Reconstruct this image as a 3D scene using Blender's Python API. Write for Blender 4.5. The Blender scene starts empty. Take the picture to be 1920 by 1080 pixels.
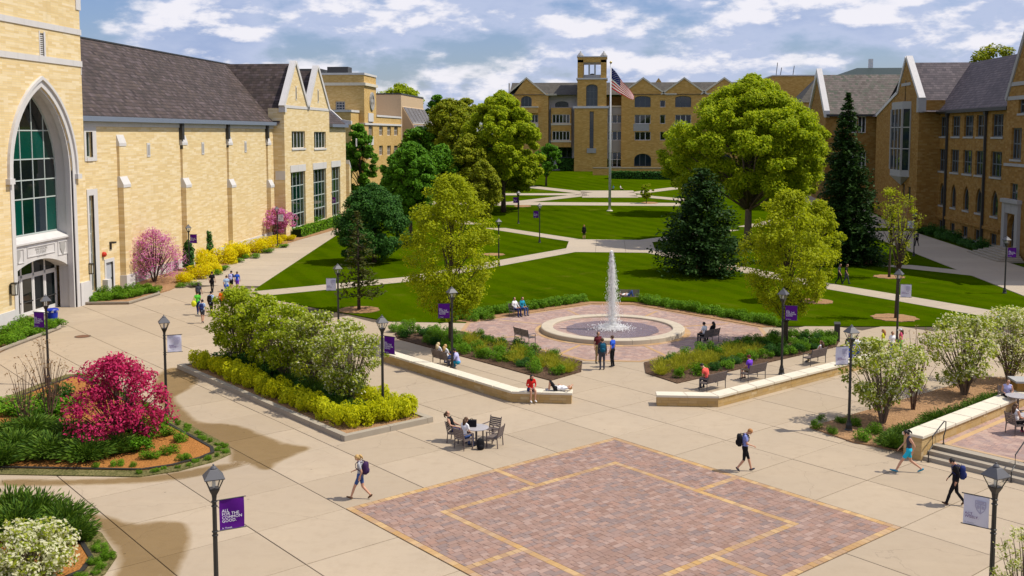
import bpy, bmesh, math, random
import numpy as np
from mathutils import Vector, Matrix
R = math.radians
rnd = random.Random(11)
scene = bpy.context.scene
COL = scene.collection
# ------------------------------------------------------------------ camera
CAMH = 13.0
FPX, PCX, PCY = 1945.0, 960.0, 421.0          # focal length and principal point, in photo pixels (1920 wide)
TH, PH = R(5.02), R(5.26)                      # pitch down, heading left of the quad's axis (+Y)
cam = bpy.data.cameras.new('camera'); camo = bpy.data.objects.new('camera', cam); COL.objects.link(camo)
cam.sensor_width = 36.0; cam.lens = 36.0 * FPX / 1920.0
cam.shift_y = -(540.0 - PCY) / 1920.0
cam.clip_start = 0.5; cam.clip_end = 6000
camo.location = (0, 0, CAMH); camo.rotation_euler = (R(90) - TH, 0, PH)
scene.camera = camo
# ------------------------------------------------------------------ sun, sky, exposure
SUN_EL = R(56.5); SUN_AZ = math.atan2(1.0, 0.05)           # azimuth measured from +Y towards +X
sd = Vector((math.sin(SUN_AZ) * math.cos(SUN_EL), math.cos(SUN_AZ) * math.cos(SUN_EL), math.sin(SUN_EL)))
sl = bpy.data.lights.new('sun', 'SUN'); sl.energy = 5.0; sl.angle = R(0.55); sl.color = (1.0, 0.93, 0.80)
so = bpy.data.objects.new('sun', sl); COL.objects.link(so); so.location = sd * 300
so.rotation_euler = sd.to_track_quat('Z', 'Y').to_euler()
scene.view_settings.view_transform = 'Standard'; scene.view_settings.look = 'None'
scene.view_settings.exposure = -0.03; scene.view_settings.gamma = 1.0
world = bpy.data.worlds.new('World'); scene.world = world; world.use_nodes = True
def build_world():
    nt = world.node_tree; N = nt.nodes; L = nt.links; N.clear()
    out = N.new('ShaderNodeOutputWorld'); bg = N.new('ShaderNodeBackground'); bg.inputs[1].default_value = 0.08
    L.new(bg.outputs[0], out.inputs[0])
    sky = N.new('ShaderNodeTexSky'); sky.sky_type = 'NISHITA'; sky.sun_disc = False
    sky.sun_elevation = SUN_EL; sky.sun_rotation = SUN_AZ; sky.air_density = 1.2; sky.dust_density = 0.6; sky.ozone_density = 2.0
    tc = N.new('ShaderNodeTexCoord')
    def math_(op, a, b=None, c=None, clamp=False):
        m = N.new('ShaderNodeMath'); m.operation = op; m.use_clamp = clamp
        for i, q in enumerate((a, b, c)):
            if q is None: continue
            if isinstance(q, (int, float)): m.inputs[i].default_value = q
            else: L.new(q, m.inputs[i])
        return m.outputs[0]
    def mapped(zoff):
        mp = N.new('ShaderNodeMapping'); mp.inputs['Location'].default_value = (3.1, 1.7, zoff); mp.inputs['Scale'].default_value = (1, 1, 2.5)
        L.new(tc.outputs['Generated'], mp.inputs[0]); return mp.outputs[0]
    def noise(vec, scale, det, rough, dist=0.0):
        n = N.new('ShaderNodeTexNoise'); n.inputs['Scale'].default_value = scale; n.inputs['Detail'].default_value = det
        n.inputs['Roughness'].default_value = rough; n.inputs['Distortion'].default_value = dist
        L.new(vec, n.inputs['Vector']); return n.outputs['Fac']
    a = noise(mapped(0.0), 8.5, 10, 0.57, 0.0); b = noise(mapped(0.03), 8.5, 10, 0.57, 0.0)
    big = noise(mapped(0.4), 3.0, 3, 0.5)
    dens = math_('ADD', math_('MULTIPLY', a, 0.78), math_('MULTIPLY', big, 0.26))
    def rng(f, lo, hi):
        q = N.new('ShaderNodeMapRange'); q.inputs[1].default_value = lo; q.inputs[2].default_value = hi; q.interpolation_type = 'SMOOTHSTEP'; L.new(f, q.inputs[0]); return q.outputs[0]
    cover = rng(dens, 0.415, 0.53)
    lit = rng(math_('SUBTRACT', a, b), -0.02, 0.085)                 # thinner above than here: a sunlit cloud top
    thick = rng(dens, 0.50, 0.68)
    c1 = N.new('ShaderNodeMix'); c1.data_type = 'RGBA'; c1.inputs[6].default_value = (6.6, 7.5, 10.1, 1); c1.inputs[7].default_value = (4.6, 5.8, 8.9, 1); L.new(thick, c1.inputs[0])
    cr = N.new('ShaderNodeMix'); cr.data_type = 'RGBA'; cr.inputs[7].default_value = (12.0, 11.7, 12.4, 1); L.new(c1.outputs[2], cr.inputs[6]); L.new(lit, cr.inputs[0])
    sx = N.new('ShaderNodeMix'); sx.data_type = 'RGBA'; sx.blend_type = 'MULTIPLY'; sx.inputs[0].default_value = 1.0
    L.new(sky.outputs[0], sx.inputs[6]); sx.inputs[7].default_value = (0.90, 1.0, 1.42, 1)
    mx = N.new('ShaderNodeMix'); mx.data_type = 'RGBA'
    L.new(math_('MULTIPLY', cover, 0.92), mx.inputs[0]); L.new(sx.outputs[2], mx.inputs[6]); L.new(cr.outputs[2], mx.inputs[7])
    L.new(mx.outputs[2], bg.inputs[0])
build_world()
cy = scene.cycles
cy.max_bounces = 8; cy.diffuse_bounces = 5; cy.glossy_bounces = 3; cy.transmission_bounces = 4; cy.transparent_max_bounces = 8
# ------------------------------------------------------------------ photo pixel -> place
def terr(y):
    if y < 140: return 0.0
    if y < 150: return 0.047 * (y - 140) ** 2 / 20.0
    return min(0.235 + 0.047 * (y - 150), 4.5)
def ray(px, py):
    a = (px - PCX) / FPX; b = -(py - PCY) / FPX
    f = math.cos(TH) + b * math.sin(TH); u = -math.sin(TH) + b * math.cos(TH)
    return a * math.cos(PH) - f * math.sin(PH), a * math.sin(PH) + f * math.cos(PH), u
def G(px, py, z=0.0):                          # point on level z
    x, y, u = ray(px, py); t = (z - CAMH) / u
    return x * t, y * t
def GT(px, py, h=0.0):                         # point on the terrain (plus h)
    z = h
    for _ in range(25):
        x, y = G(px, py, z); z = terr(y) + h
    return x, y
def onX(px, py, X):
    x, y, u = ray(px, py); t = X / x; return y * t, CAMH + u * t
def onY(px, py, Y):
    x, y, u = ray(px, py); t = Y / y; return x * t, CAMH + u * t
# ------------------------------------------------------------------ mesh helpers
ORG = {}
def tag(o, label=None, cat=None, group=None, kind=None):
    if label: o['label'] = label
    if cat: o['category'] = cat
    if group: o['group'] = group
    if kind: o['kind'] = kind
    return o
def thing(name, label, cat, loc=(0, 0, 0), rz=0.0, group=None):
    o = bpy.data.objects.new(name, None); COL.objects.link(o); o.empty_display_size = 0.3
    o.location = loc; o.rotation_euler = (0, 0, rz); ORG[o.name] = (Vector(loc), rz)
    return tag(o, label, cat, group)
def link(name, me, parent=None):
    o = bpy.data.objects.new(name, me); COL.objects.link(o)
    if parent is not None: o.parent = parent
    return o
class MB:
    def __init__(s): s.v = []; s.f = []; s.mi = []; s.cur = 0
    def add(s, vs, fs):
        n = len(s.v); s.v.extend([tuple(q) for q in vs])
        for f in fs: s.f.append(tuple(i + n for i in f)); s.mi.append(s.cur)
        return s
    def poly(s, pts): return s.add(pts, [tuple(range(len(pts)))])
    def box(s, x0, x1, y0, y1, z0, z1):
        if x0 > x1: x0, x1 = x1, x0
        if y0 > y1: y0, y1 = y1, y0
        if z0 > z1: z0, z1 = z1, z0
        return s.add([(x0,y0,z0),(x1,y0,z0),(x1,y1,z0),(x0,y1,z0),(x0,y0,z1),(x1,y0,z1),(x1,y1,z1),(x0,y1,z1)],
                     [(3,2,1,0),(4,5,6,7),(0,1,5,4),(1,2,6,5),(2,3,7,6),(3,0,4,7)])
    def bar(s, p, q, w, h=None, up=(0, 0, 1)):     # rectangular bar from p to q
        h = h or w; p = Vector(p); q = Vector(q); d = (q - p).normalized(); up = Vector(up)
        if abs(d.dot(up)) > 0.98: up = Vector((1, 0, 0))
        a = d.cross(up).normalized() * (w / 2); b = a.cross(d).normalized() * (h / 2)
        vs = [c + i * a + j * b for c in (p, q) for i, j in ((-1,-1),(1,-1),(1,1),(-1,1))]
        return s.add(vs, [(3,2,1,0),(4,5,6,7),(0,1,5,4),(1,2,6,5),(2,3,7,6),(3,0,4,7)])
    def prism(s, pts, z0, z1):
        n = len(pts); vs = [(p[0], p[1], z0) for p in pts] + [(p[0], p[1], z1) for p in pts]
        return s.add(vs, [tuple(range(n - 1, -1, -1)), tuple(range(n, 2 * n))] + [(i, (i + 1) % n, n + (i + 1) % n, n + i) for i in range(n)])
    def extrude(s, pts3, vec):                    # polygon of 3-D points swept along vec
        n = len(pts3); vec = Vector(vec); vs = [Vector(p) for p in pts3]; vs += [p + vec for p in vs]
        return s.add(vs, [tuple(range(n - 1, -1, -1)), tuple(range(n, 2 * n))] + [(i, (i + 1) % n, n + (i + 1) % n, n + i) for i in range(n)])
    def tube(s, pts, rad, n=6, cap=True):
        pts = [Vector(p) for p in pts]; k = len(pts)
        if not hasattr(rad, '__len__'): rad = [rad] * k
        base = len(s.v); up = Vector((0.13, 0.31, 0.94)); vs = []; fs = []
        for i, p in enumerate(pts):
            d = (pts[min(i + 1, k - 1)] - pts[max(i - 1, 0)])
            d = d.normalized() if d.length > 1e-9 else Vector((0, 0, 1))
            u2 = up if abs(d.dot(up)) < 0.95 else Vector((1, 0, 0.1))
            a = d.cross(u2).normalized(); b = d.cross(a)
            for j in range(n):
                t = 2 * math.pi * j / n; vs.append(p + (a * math.cos(t) + b * math.sin(t)) * rad[i])
        for i in range(k - 1):
            for j in range(n):
                fs.append((i * n + j, i * n + (j + 1) % n, (i + 1) * n + (j + 1) % n, (i + 1) * n + j))
        if cap: fs.append(tuple(range(n - 1, -1, -1))); fs.append(tuple((k - 1) * n + j for j in range(n)))
        return s.add(vs, fs)
    def lathe(s, prof, n=16, c=(0, 0, 0), cap=True):
        vs = []; fs = []; k = len(prof)
        for r, z in prof:
            for j in range(n):
                t = 2 * math.pi * j / n; vs.append((c[0] + r * math.cos(t), c[1] + r * math.sin(t), c[2] + z))
        for i in range(k - 1):
            for j in range(n): fs.append((i * n + j, i * n + (j + 1) % n, (i + 1) * n + (j + 1) % n, (i + 1) * n + j))
        if cap:
            if prof[0][0] > 1e-6: fs.append(tuple(range(n - 1, -1, -1)))
            if prof[-1][0] > 1e-6: fs.append(tuple((k - 1) * n + j for j in range(n)))
        return s.add(vs, fs)
    def ball(s, c, r, n=8, m=6):
        rx, ry, rz = r if hasattr(r, '__len__') else (r, r, r)
        prof = [(math.sin(math.pi * i / m), -math.cos(math.pi * i / m)) for i in range(m + 1)]
        vs = []; fs = []
        for a, z in prof:
            for j in range(n):
                t = 2 * math.pi * j / n; vs.append((c[0] + rx * a * math.cos(t), c[1] + ry * a * math.sin(t), c[2] + rz * z))
        for i in range(m):
            for j in range(n): fs.append((i * n + j, i * n + (j + 1) % n, (i + 1) * n + (j + 1) % n, (i + 1) * n + j))
        return s.add(vs, fs)
    def mesh(s, name, mats, smooth=False, off=None):
        me = bpy.data.meshes.new(name)
        v = s.v if off is None else [(x - off[0], y - off[1], z - off[2]) for x, y, z in s.v]
        me.from_pydata(v, [], s.f)
        mats = mats if isinstance(mats, (list, tuple)) else [mats]
        for m in mats: me.materials.append(m)
        if len(mats) > 1: me.polygons.foreach_set('material_index', s.mi)
        if smooth: me.polygons.foreach_set('use_smooth', [True] * len(me.polygons))
        return me
    def build(s, name, mats, parent=None, smooth=False, root=None, local=False):
        """world-coordinate shapes; the mesh is stored relative to the root thing"""
        off = None; r = root or parent
        if r is not None and not local: off = ORG[r.name][0]
        return link(name, s.mesh(name, mats, smooth, off), parent)
def np_mesh(name, V, F, mat, smooth=False, attr=None):
    """V (n,3), F (m,k) numpy"""
    me = bpy.data.meshes.new(name); m, k = F.shape
    me.vertices.add(len(V)); me.vertices.foreach_set('co', np.ascontiguousarray(V, dtype=np.float32).ravel())
    me.loops.add(m * k); me.loops.foreach_set('vertex_index', np.ascontiguousarray(F, dtype=np.int32).ravel())
    me.polygons.add(m); me.polygons.foreach_set('loop_start', np.arange(0, m * k, k, dtype=np.int32))
    me.polygons.foreach_set('loop_total', np.full(m, k, dtype=np.int32))
    if smooth: me.polygons.foreach_set('use_smooth', np.ones(m, dtype=bool))
    for q in (mat if isinstance(mat, (list, tuple)) else [mat]): me.materials.append(q)
    if attr is not None: me.polygons.foreach_set('material_index', np.ascontiguousarray(attr, dtype=np.int32))
    me.update(calc_edges=True); return me
def copy_tree(o, loc=None, rz=None, label=None, group=None):
    r = o.copy(); COL.objects.link(r)
    if loc is not None: r.location = loc
    if rz is not None: r.rotation_euler = (0, 0, rz)
    if label: r['label'] = label
    if group: r['group'] = group
    for ch in list(o.children):
        c = ch.copy(); COL.objects.link(c); c.parent = r
        for g in list(ch.children):
            d = g.copy(); COL.objects.link(d); d.parent = c
    return r
# ------------------------------------------------------------------ materials
class NT:
    def __init__(s, name):
        s.mat = bpy.data.materials.new(name); s.mat.use_nodes = True; s.t = s.mat.node_tree; s.N = s.t.nodes; s.L = s.t.links
        s.N.clear(); s.out = s.N.new('ShaderNodeOutputMaterial')
    def n(s, typ, **kw):
        q = s.N.new('ShaderNode' + typ)
        for k, v in kw.items(): setattr(q, k, v)
        return q
    def set(s, sock, v):
        if isinstance(v, bpy.types.NodeSocket): s.L.new(v, sock)
        elif hasattr(v, '__len__') and len(v) == 3 and sock.type == 'RGBA': sock.default_value = (*v, 1)
        else: sock.default_value = v
    def math(s, op, a, b=None, clamp=False):
        m = s.n('Math', operation=op, use_clamp=clamp); s.set(m.inputs[0], a)
        if b is not None: s.set(m.inputs[1], b)
        return m.outputs[0]
    def mix(s, f, a, b, blend='MIX'):
        m = s.n('Mix', data_type='RGBA', blend_type=blend); s.set(m.inputs[0], f); s.set(m.inputs[6], a); s.set(m.inputs[7], b); return m.outputs[2]
    def noise(s, scale, det=4, rough=0.55, vec=None, dist=0.0):
        q = s.n('TexNoise'); q.inputs['Scale'].default_value = scale; q.inputs['Detail'].default_value = det
        q.inputs['Roughness'].default_value = rough; q.inputs['Distortion'].default_value = dist
        if vec is not None: s.L.new(vec, q.inputs['Vector'])
        return q.outputs['Fac']
    def pos(s): return s.n('NewGeometry').outputs['Position']
    def scale(s, vec, sc, loc=(0, 0, 0), rot=(0, 0, 0)):
        m = s.n('Mapping'); m.inputs['Scale'].default_value = sc; m.inputs['Location'].default_value = loc; m.inputs['Rotation'].default_value = rot
        s.L.new(vec, m.inputs[0]); return m.outputs[0]
    def ramp(s, f, stops, interp='LINEAR'):
        q = s.n('ValToRGB'); cr = q.color_ramp; cr.interpolation = interp
        while len(cr.elements) < len(stops): cr.elements.new(0.5)
        for e, (p, c) in zip(cr.elements, stops): e.position = p; e.color = (*c, 1) if len(c) == 3 else c
        s.L.new(f, q.inputs[0]); return q.outputs[0]
    def rng(s, f, a, b, c=0.0, d=1.0):
        m = s.n('MapRange'); s.set(m.inputs[0], f)
        for i, v in enumerate((a, b, c, d)): m.inputs[i + 1].default_value = v
        return m.outputs[0]
    def bsdf(s, col, rough=0.7, spec=0.3, metal=0.0, normal=None, **kw):
        p = s.n('BsdfPrincipled'); s.set(p.inputs['Base Color'], col); s.set(p.inputs['Roughness'], rough)
        p.inputs['Specular IOR Level'].default_value = spec; p.inputs['Metallic'].default_value = metal
        if normal is not None: s.L.new(normal, p.inputs['Normal'])
        for k, v in kw.items(): s.set(p.inputs[k], v)
        s.L.new(p.outputs[0], s.out.inputs[0]); return p
    def bump(s, h, strength=0.3, dist=0.02):
        b = s.n('Bump'); b.inputs['Strength'].default_value = strength; b.inputs['Distance'].default_value = dist; s.L.new(h, b.inputs['Height']); return b.outputs[0]
MATS = {}
def plain(name, col, rough=0.6, spec=0.3, metal=0.0, var=0.12, nscale=3.0):
    if name in MATS: return MATS[name]
    t = NT(name); f = t.noise(nscale, 4, 0.6, t.pos())
    c = t.mix(f, tuple(x * (1 - var) for x in col), tuple(min(1, x * (1 + var)) for x in col))
    t.bsdf(c, rough, spec, metal); MATS[name] = t.mat; return t.mat
def m_brick(name, c1, c2, c3, mortar, bw=0.44, bh=0.125, dirt=0.25):
    t = NT(name); p = t.pos(); sp = t.n('SeparateXYZ'); t.L.new(p, sp.inputs[0])
    u = t.math('ADD', sp.outputs[0], sp.outputs[1]); cb = t.n('CombineXYZ'); t.L.new(u, cb.inputs[0]); t.L.new(sp.outputs[2], cb.inputs[1])
    b = t.n('TexBrick'); b.offset = 0.5; b.inputs['Scale'].default_value = 1.0; b.inputs['Mortar Size'].default_value = 0.010
    b.inputs['Brick Width'].default_value = bw; b.inputs['Row Height'].default_value = bh; b.inputs['Mortar Smooth'].default_value = 0.1
    t.set(b.inputs['Color1'], c1); t.set(b.inputs['Color2'], c2); t.set(b.inputs['Mortar'], mortar); b.inputs['Bias'].default_value = -0.1
    t.L.new(cb.outputs[0], b.inputs['Vector'])
    # a second random per brick: cells of the same size
    wn = t.n('TexWhiteNoise', noise_dimensions='2D')
    row = t.math('FLOOR', t.math('DIVIDE', sp.outputs[2], bh)); half = t.math('MULTIPLY', t.math('MODULO', row, 2.0), 0.5)
    colm = t.math('FLOOR', t.math('ADD', t.math('DIVIDE', u, bw), half)); c2v = t.n('CombineXYZ'); t.L.new(row, c2v.inputs[1]); t.L.new(colm, c2v.inputs[0])
    t.L.new(c2v.outputs[0], wn.inputs['Vector'])
    col = t.mix(t.rng(wn.outputs['Value'], 0.55, 1.0, 0.0, 0.85), b.outputs['Color'], c3)
    big = t.noise(0.35, 5, 0.65, p); col = t.mix(t.rng(big, 0.35, 0.75, 0.0, dirt), col, tuple(x * 0.72 for x in c1))
    strk = t.noise(1.0, 4, 0.6, t.scale(p, (1.6, 1.6, 0.12))); col = t.mix(t.rng(strk, 0.55, 0.8, 0.0, dirt * 0.8), col, tuple(x * 0.7 for x in c2))
    t.bsdf(col, 0.85, 0.2, normal=t.bump(b.outputs['Fac'], -0.35, 0.01)); MATS[name] = t.mat; return t.mat
def m_slate(name, cols, sx=0.5, sy=0.32):
    t = NT(name); p = t.pos(); sp = t.n('SeparateXYZ'); t.L.new(p, sp.inputs[0])
    g = t.n('NewGeometry'); ns = t.n('SeparateXYZ'); t.L.new(g.outputs['True Normal'], ns.inputs[0])
    fx = t.math('GREATER_THAN', t.math('ABSOLUTE', ns.outputs[0]), t.math('ABSOLUTE', ns.outputs[1]))
    mu = t.n('Mix', data_type='FLOAT'); t.L.new(fx, mu.inputs[0]); t.L.new(sp.outputs[0], mu.inputs[2]); t.L.new(sp.outputs[1], mu.inputs[3]); u = mu.outputs[0]
    row = t.math('FLOOR', t.math('DIVIDE', sp.outputs[2], sy)); half = t.math('MULTIPLY', t.math('MODULO', row, 2.0), 0.5)
    uu = t.math('ADD', t.math('DIVIDE', u, sx), half); cm = t.math('FLOOR', uu)
    cv = t.n('CombineXYZ'); t.L.new(row, cv.inputs[1]); t.L.new(cm, cv.inputs[0])
    wn = t.n('TexWhiteNoise', noise_dimensions='2D'); t.L.new(cv.outputs[0], wn.inputs['Vector'])
    k = len(cols); col = t.ramp(wn.outputs['Value'], [(i / (k - 1), c) for i, c in enumerate(cols)])
    fr = t.math('FRACT', t.math('DIVIDE', sp.outputs[2], sy)); edge = t.rng(fr, 0.0, 0.30, 0.22, 1.0)
    fu = t.math('FRACT', uu); e2 = t.rng(t.math('ABSOLUTE', t.math('SUBTRACT', fu, 0.5)), 0.44, 0.5, 1.0, 0.6)
    ed = t.math('MULTIPLY', edge, e2)
    col = t.mix(1.0, col, ed, 'MULTIPLY')
    big = t.noise(0.25, 5, 0.6, p); col = t.mix(t.rng(big, 0.35, 0.7, 0.0, 0.35), col, tuple(x * 0.6 for x in cols[0]))
    t.bsdf(col, 0.75, 0.25, normal=t.bump(t.math('ADD', fr, t.math('MULTIPLY', wn.outputs['Value'], 0.4)), 0.5, 0.03)); MATS[name] = t.mat; return t.mat
def m_stone(name, col, var=0.14):
    t = NT(name); p = t.pos(); f = t.noise(0.8, 6, 0.65, p); f2 = t.noise(14, 3, 0.6, p)
    c = t.mix(f, tuple(x * (1 - var) for x in col), tuple(x * (1 + var * 0.6) for x in col)); c = t.mix(t.math('MULTIPLY', f2, 0.25), c, tuple(x * 0.75 for x in col))
    st = t.noise(1.0, 4, 0.6, t.scale(p, (2.2, 2.2, 0.15))); c = t.mix(t.rng(st, 0.52, 0.8, 0.0, 0.35), c, tuple(x * 0.6 for x in col))
    t.bsdf(c, 0.8, 0.25, normal=t.bump(f2, 0.15, 0.01)); MATS[name] = t.mat; return t.mat
def m_concrete(name, col, perobj=0.11):
    t = NT(name); p = t.pos(); oi = t.n('ObjectInfo').outputs['Random']
    f = t.noise(0.16, 6, 0.62, p); f2 = t.noise(1.7, 7, 0.72, p); f3 = t.noise(30, 2, 0.5, p); dr = t.noise(1.0, 5, .6, t.scale(p, (.25, 1.4, 1), rot=(0, 0, R(40))))
    c = t.mix(oi, tuple(x * (1 - perobj) for x in col), (col[0] * (1 + perobj * .4), col[1] * (1 + perobj * .5), col[2] * (1 + perobj * .7)))
    c = t.mix(t.rng(f, 0.35, 0.72, 0.0, 0.55), c, (col[0] * 0.80, col[1] * 0.82, col[2] * 0.88))
    c = t.mix(t.rng(f2, 0.48, 0.8, 0.0, 0.55), c, (col[0] * .74, col[1] * .72, col[2] * .70)); c = t.mix(t.math('MULTIPLY', f3, 0.22), c, tuple(x * 0.7 for x in col))
    c = t.mix(t.rng(dr, 0.55, 0.8, 0.0, 0.3), c, (col[0] * 1.12, col[1] * 1.12, col[2] * 1.12))
    v = t.n('TexVoronoi'); v.inputs['Scale'].default_value = 0.9; t.L.new(p, v.inputs['Vector']); s3 = t.n('SeparateColor'); t.L.new(v.outputs['Color'], s3.inputs[0])
    gum = t.math('MULTIPLY', t.math('LESS_THAN', v.outputs['Distance'], 0.045), t.math('GREATER_THAN', s3.outputs[0], 0.55)); c = t.mix(t.math('MULTIPLY', gum, 0.55), c, tuple(x * 0.35 for x in col))
    cr = t.n('TexVoronoi', feature='DISTANCE_TO_EDGE'); cr.inputs['Scale'].default_value = 0.11; dv = t.n('Mix', data_type='RGBA', blend_type='ADD'); dv.inputs[0].default_value = 1; t.L.new(p, dv.inputs[6]); nn = t.n('TexNoise'); nn.inputs['Scale'].default_value = .8; nn.inputs['Detail'].default_value = 6; t.L.new(p, nn.inputs['Vector']); t.L.new(nn.outputs['Color'], dv.inputs[7]); t.L.new(dv.outputs[2], cr.inputs['Vector'])
    c = t.mix(t.math('MULTIPLY', t.math('LESS_THAN', cr.outputs['Distance'], 0.0011), 0.30), c, tuple(x * 0.4 for x in col))
    t.bsdf(c, 0.85, 0.25, normal=t.bump(f3, 0.12, 0.006)); MATS[name] = t.mat; return t.mat
def m_grass():
    t = NT('lawn_grass'); p = t.pos(); f = t.noise(0.07, 5, 0.6, p); f2 = t.noise(0.9, 6, 0.75, p); f3 = t.noise(14, 4, 0.75, p); f4 = t.noise(0.28, 4, 0.6, t.scale(p, (1, 1, 1), (40, 12, 0)))
    sp = t.n('SeparateXYZ'); t.L.new(p, sp.inputs[0]); wob = t.noise(0.15, 2, 0.5, p)
    st = t.math('SINE', t.math('ADD', t.math('MULTIPLY', t.math('ADD', t.math('MULTIPLY', sp.outputs[0], 0.85), t.math('MULTIPLY', sp.outputs[1], 0.5)), 2.1), t.math('MULTIPLY', wob, 5.0)))
    c = t.mix(t.rng(f, .3, .7), (0.026, 0.058, 0.0), (0.062, 0.108, 0.0)); c = t.mix(t.rng(f2, 0.42, 0.72, 0.0, 0.75), c, (0.078, 0.100, 0.002))
    c = t.mix(t.rng(f3, 0.35, 0.75, 0.0, 0.75), c, (0.016, 0.036, 0.0)); c = t.mix(t.rng(st, -0.4, 0.4, 0.0, 0.22), c, (0.075, 0.125, 0.0))
    c = t.mix(t.rng(f4, 0.60, 0.78, 0.0, 0.5), c, (0.115, 0.115, 0.012))
    t.bsdf(c, 1.0, 0.0, normal=t.bump(t.math('ADD', f3, f2), 0.9, 0.06)); MATS['grass'] = t.mat; return t.mat
def m_mulch(name, a, b):
    t = NT(name); p = t.pos(); v = t.n('TexVoronoi'); v.inputs['Scale'].default_value = 11; t.L.new(p, v.inputs['Vector'])
    f = t.noise(0.6, 4, 0.6, p); wc = t.n('SeparateColor'); t.L.new(v.outputs['Color'], wc.inputs[0])
    c = t.mix(wc.outputs[0], a, b); c = t.mix(t.rng(f, 0.4, 0.7, 0.0, 0.5), c, tuple(x * 0.55 for x in a))
    t.bsdf(c, 0.95, 0.1, normal=t.bump(v.outputs['Distance'], 0.9, 0.05)); MATS[name] = t.mat; return t.mat
def m_paver(name, cols):
    t = NT(name); g = t.n('NewGeometry'); oi = t.n('ObjectInfo').outputs['Random']
    r = t.math('FRACT', t.math('ADD', g.outputs['Random Per Island'], t.math('MULTIPLY', oi, 7.31)))
    k = len(cols); c = t.ramp(r, [(i / k, q) for i, q in enumerate(cols)], 'CONSTANT')
    r2 = t.math('FRACT', t.math('MULTIPLY', r, 37.7)); c = t.mix(t.math('MULTIPLY', r2, 0.45), c, (0.34, 0.24, 0.205))
    f = t.noise(0.4, 4, 0.6, t.pos()); c = t.mix(t.rng(f, 0.4, 0.75, 0.0, 0.35), c, (0.22, 0.15, 0.125)); f2 = t.noise(25, 3, 0.6, t.pos())
    c = t.mix(t.math('MULTIPLY', f2, 0.3), c, (0.2, 0.14, 0.12)); t.bsdf(c, 0.85, 0.2, normal=t.bump(f2, 0.2, 0.006)); MATS[name] = t.mat; return t.mat
def m_brickfloor(name, ang=R(45)):
    t = NT(name); p = t.scale(t.pos(), (1, 1, 1), rot=(0, 0, ang)); b = t.n('TexBrick'); b.inputs['Scale'].default_value = 1.0
    b.inputs['Brick Width'].default_value = 0.32; b.inputs['Row Height'].default_value = 0.2; b.inputs['Mortar Size'].default_value = 0.006
    t.set(b.inputs['Color1'], (0.42, 0.27, 0.215)); t.set(b.inputs['Color2'], (0.28, 0.195, 0.175)); t.set(b.inputs['Mortar'], (0.13, 0.09, 0.07)); t.L.new(p, b.inputs['Vector'])
    v = t.n('TexVoronoi'); v.inputs['Scale'].default_value = 2.6; t.L.new(p, v.inputs['Vector']); s3 = t.n('SeparateColor'); t.L.new(v.outputs['Color'], s3.inputs[0])
    c = t.mix(t.rng(s3.outputs[0], 0.5, 1.0, 0.0, 0.6), b.outputs['Color'], (0.46, 0.34, 0.28)); c = t.mix(t.rng(s3.outputs[1], 0.7, 1.0, 0.0, 0.5), c, (0.24, 0.2, 0.21))
    f = t.noise(0.35, 4, 0.6, t.pos()); c = t.mix(t.rng(f, 0.45, 0.75, 0.0, 0.35), c, (0.22, 0.15, 0.13))
    t.bsdf(c, 0.85, 0.2); MATS[name] = t.mat; return t.mat
def m_leaf(name, cols, trans=0.35, rough=0.55):
    t = NT(name); g = t.n('NewGeometry'); r = g.outputs['Random Per Island']
    k = len(cols); c = t.ramp(r, [(i / max(1, k - 1), q) for i, q in enumerate(cols)])
    d = t.n('BsdfPrincipled'); t.L.new(c, d.inputs['Base Color']); d.inputs['Roughness'].default_value = rough; d.inputs['Specular IOR Level'].default_value = 0.1
    tr = t.n('BsdfTranslucent'); tc = t.mix(1.0, c, (1.0, 1.0, 0.55), 'MULTIPLY'); t.L.new(tc, tr.inputs[0])
    ms = t.n('MixShader'); ms.inputs[0].default_value = trans; t.L.new(d.outputs[0], ms.inputs[1]); t.L.new(tr.outputs[0], ms.inputs[2]); t.L.new(ms.outputs[0], t.out.inputs[0])
    MATS[name] = t.mat; return t.mat
def m_glass(name, col, rough=0.04, spec=0.6):
    t = NT(name); f = t.noise(0.5, 2, 0.5, t.pos()); c = t.mix(f, tuple(x * 0.6 for x in col), tuple(x * 1.3 for x in col))
    t.bsdf(c, rough, spec); MATS[name] = t.mat; return t.mat
BR_L = m_brick('cream_brick', (0.730, 0.570, 0.307), (0.634, 0.461, 0.219), (0.768, 0.646, 0.437), (0.576, 0.475, 0.316), 1.05, 0.155, 0.3)
BR_T = m_brick('tan_brick', (0.575, 0.381, 0.135), (0.483, 0.302, 0.100), (0.632, 0.448, 0.200), (0.460, 0.325, 0.150), 0.5, 0.16)
BR_F = m_brick('gold_brick', (0.554, 0.325, 0.089), (0.449, 0.250, 0.063), (0.620, 0.400, 0.137), (0.449, 0.288, 0.105), 0.6, 0.2)
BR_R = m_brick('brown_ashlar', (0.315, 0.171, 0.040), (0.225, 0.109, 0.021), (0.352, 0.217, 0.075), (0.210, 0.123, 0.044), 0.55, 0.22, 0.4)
STONE = m_stone('pale_limestone', (0.60, 0.58, 0.57)); STONE_G = m_stone('grey_limestone', (0.36, 0.35, 0.34)); CAPST = m_stone('cream_capstone', (0.66, 0.60, 0.48))
SLATE_L = m_slate('brown_grey_slate', [(0.036, 0.026, 0.024), (0.083, 0.059, 0.053), (0.046, 0.036, 0.031), (0.112, 0.083, 0.084), (0.056, 0.040, 0.036), (0.092, 0.067, 0.056)])
SLATE_R = m_slate('purple_slate', [(0.06, 0.05, 0.062), (0.11, 0.088, 0.10), (0.075, 0.062, 0.072), (0.13, 0.105, 0.115)])
SLATE_M = m_slate('mottled_slate', [(0.096, 0.078, 0.068), (0.160, 0.133, 0.120), (0.080, 0.094, 0.068), (0.184, 0.148, 0.135), (0.120, 0.101, 0.090)])
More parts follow.
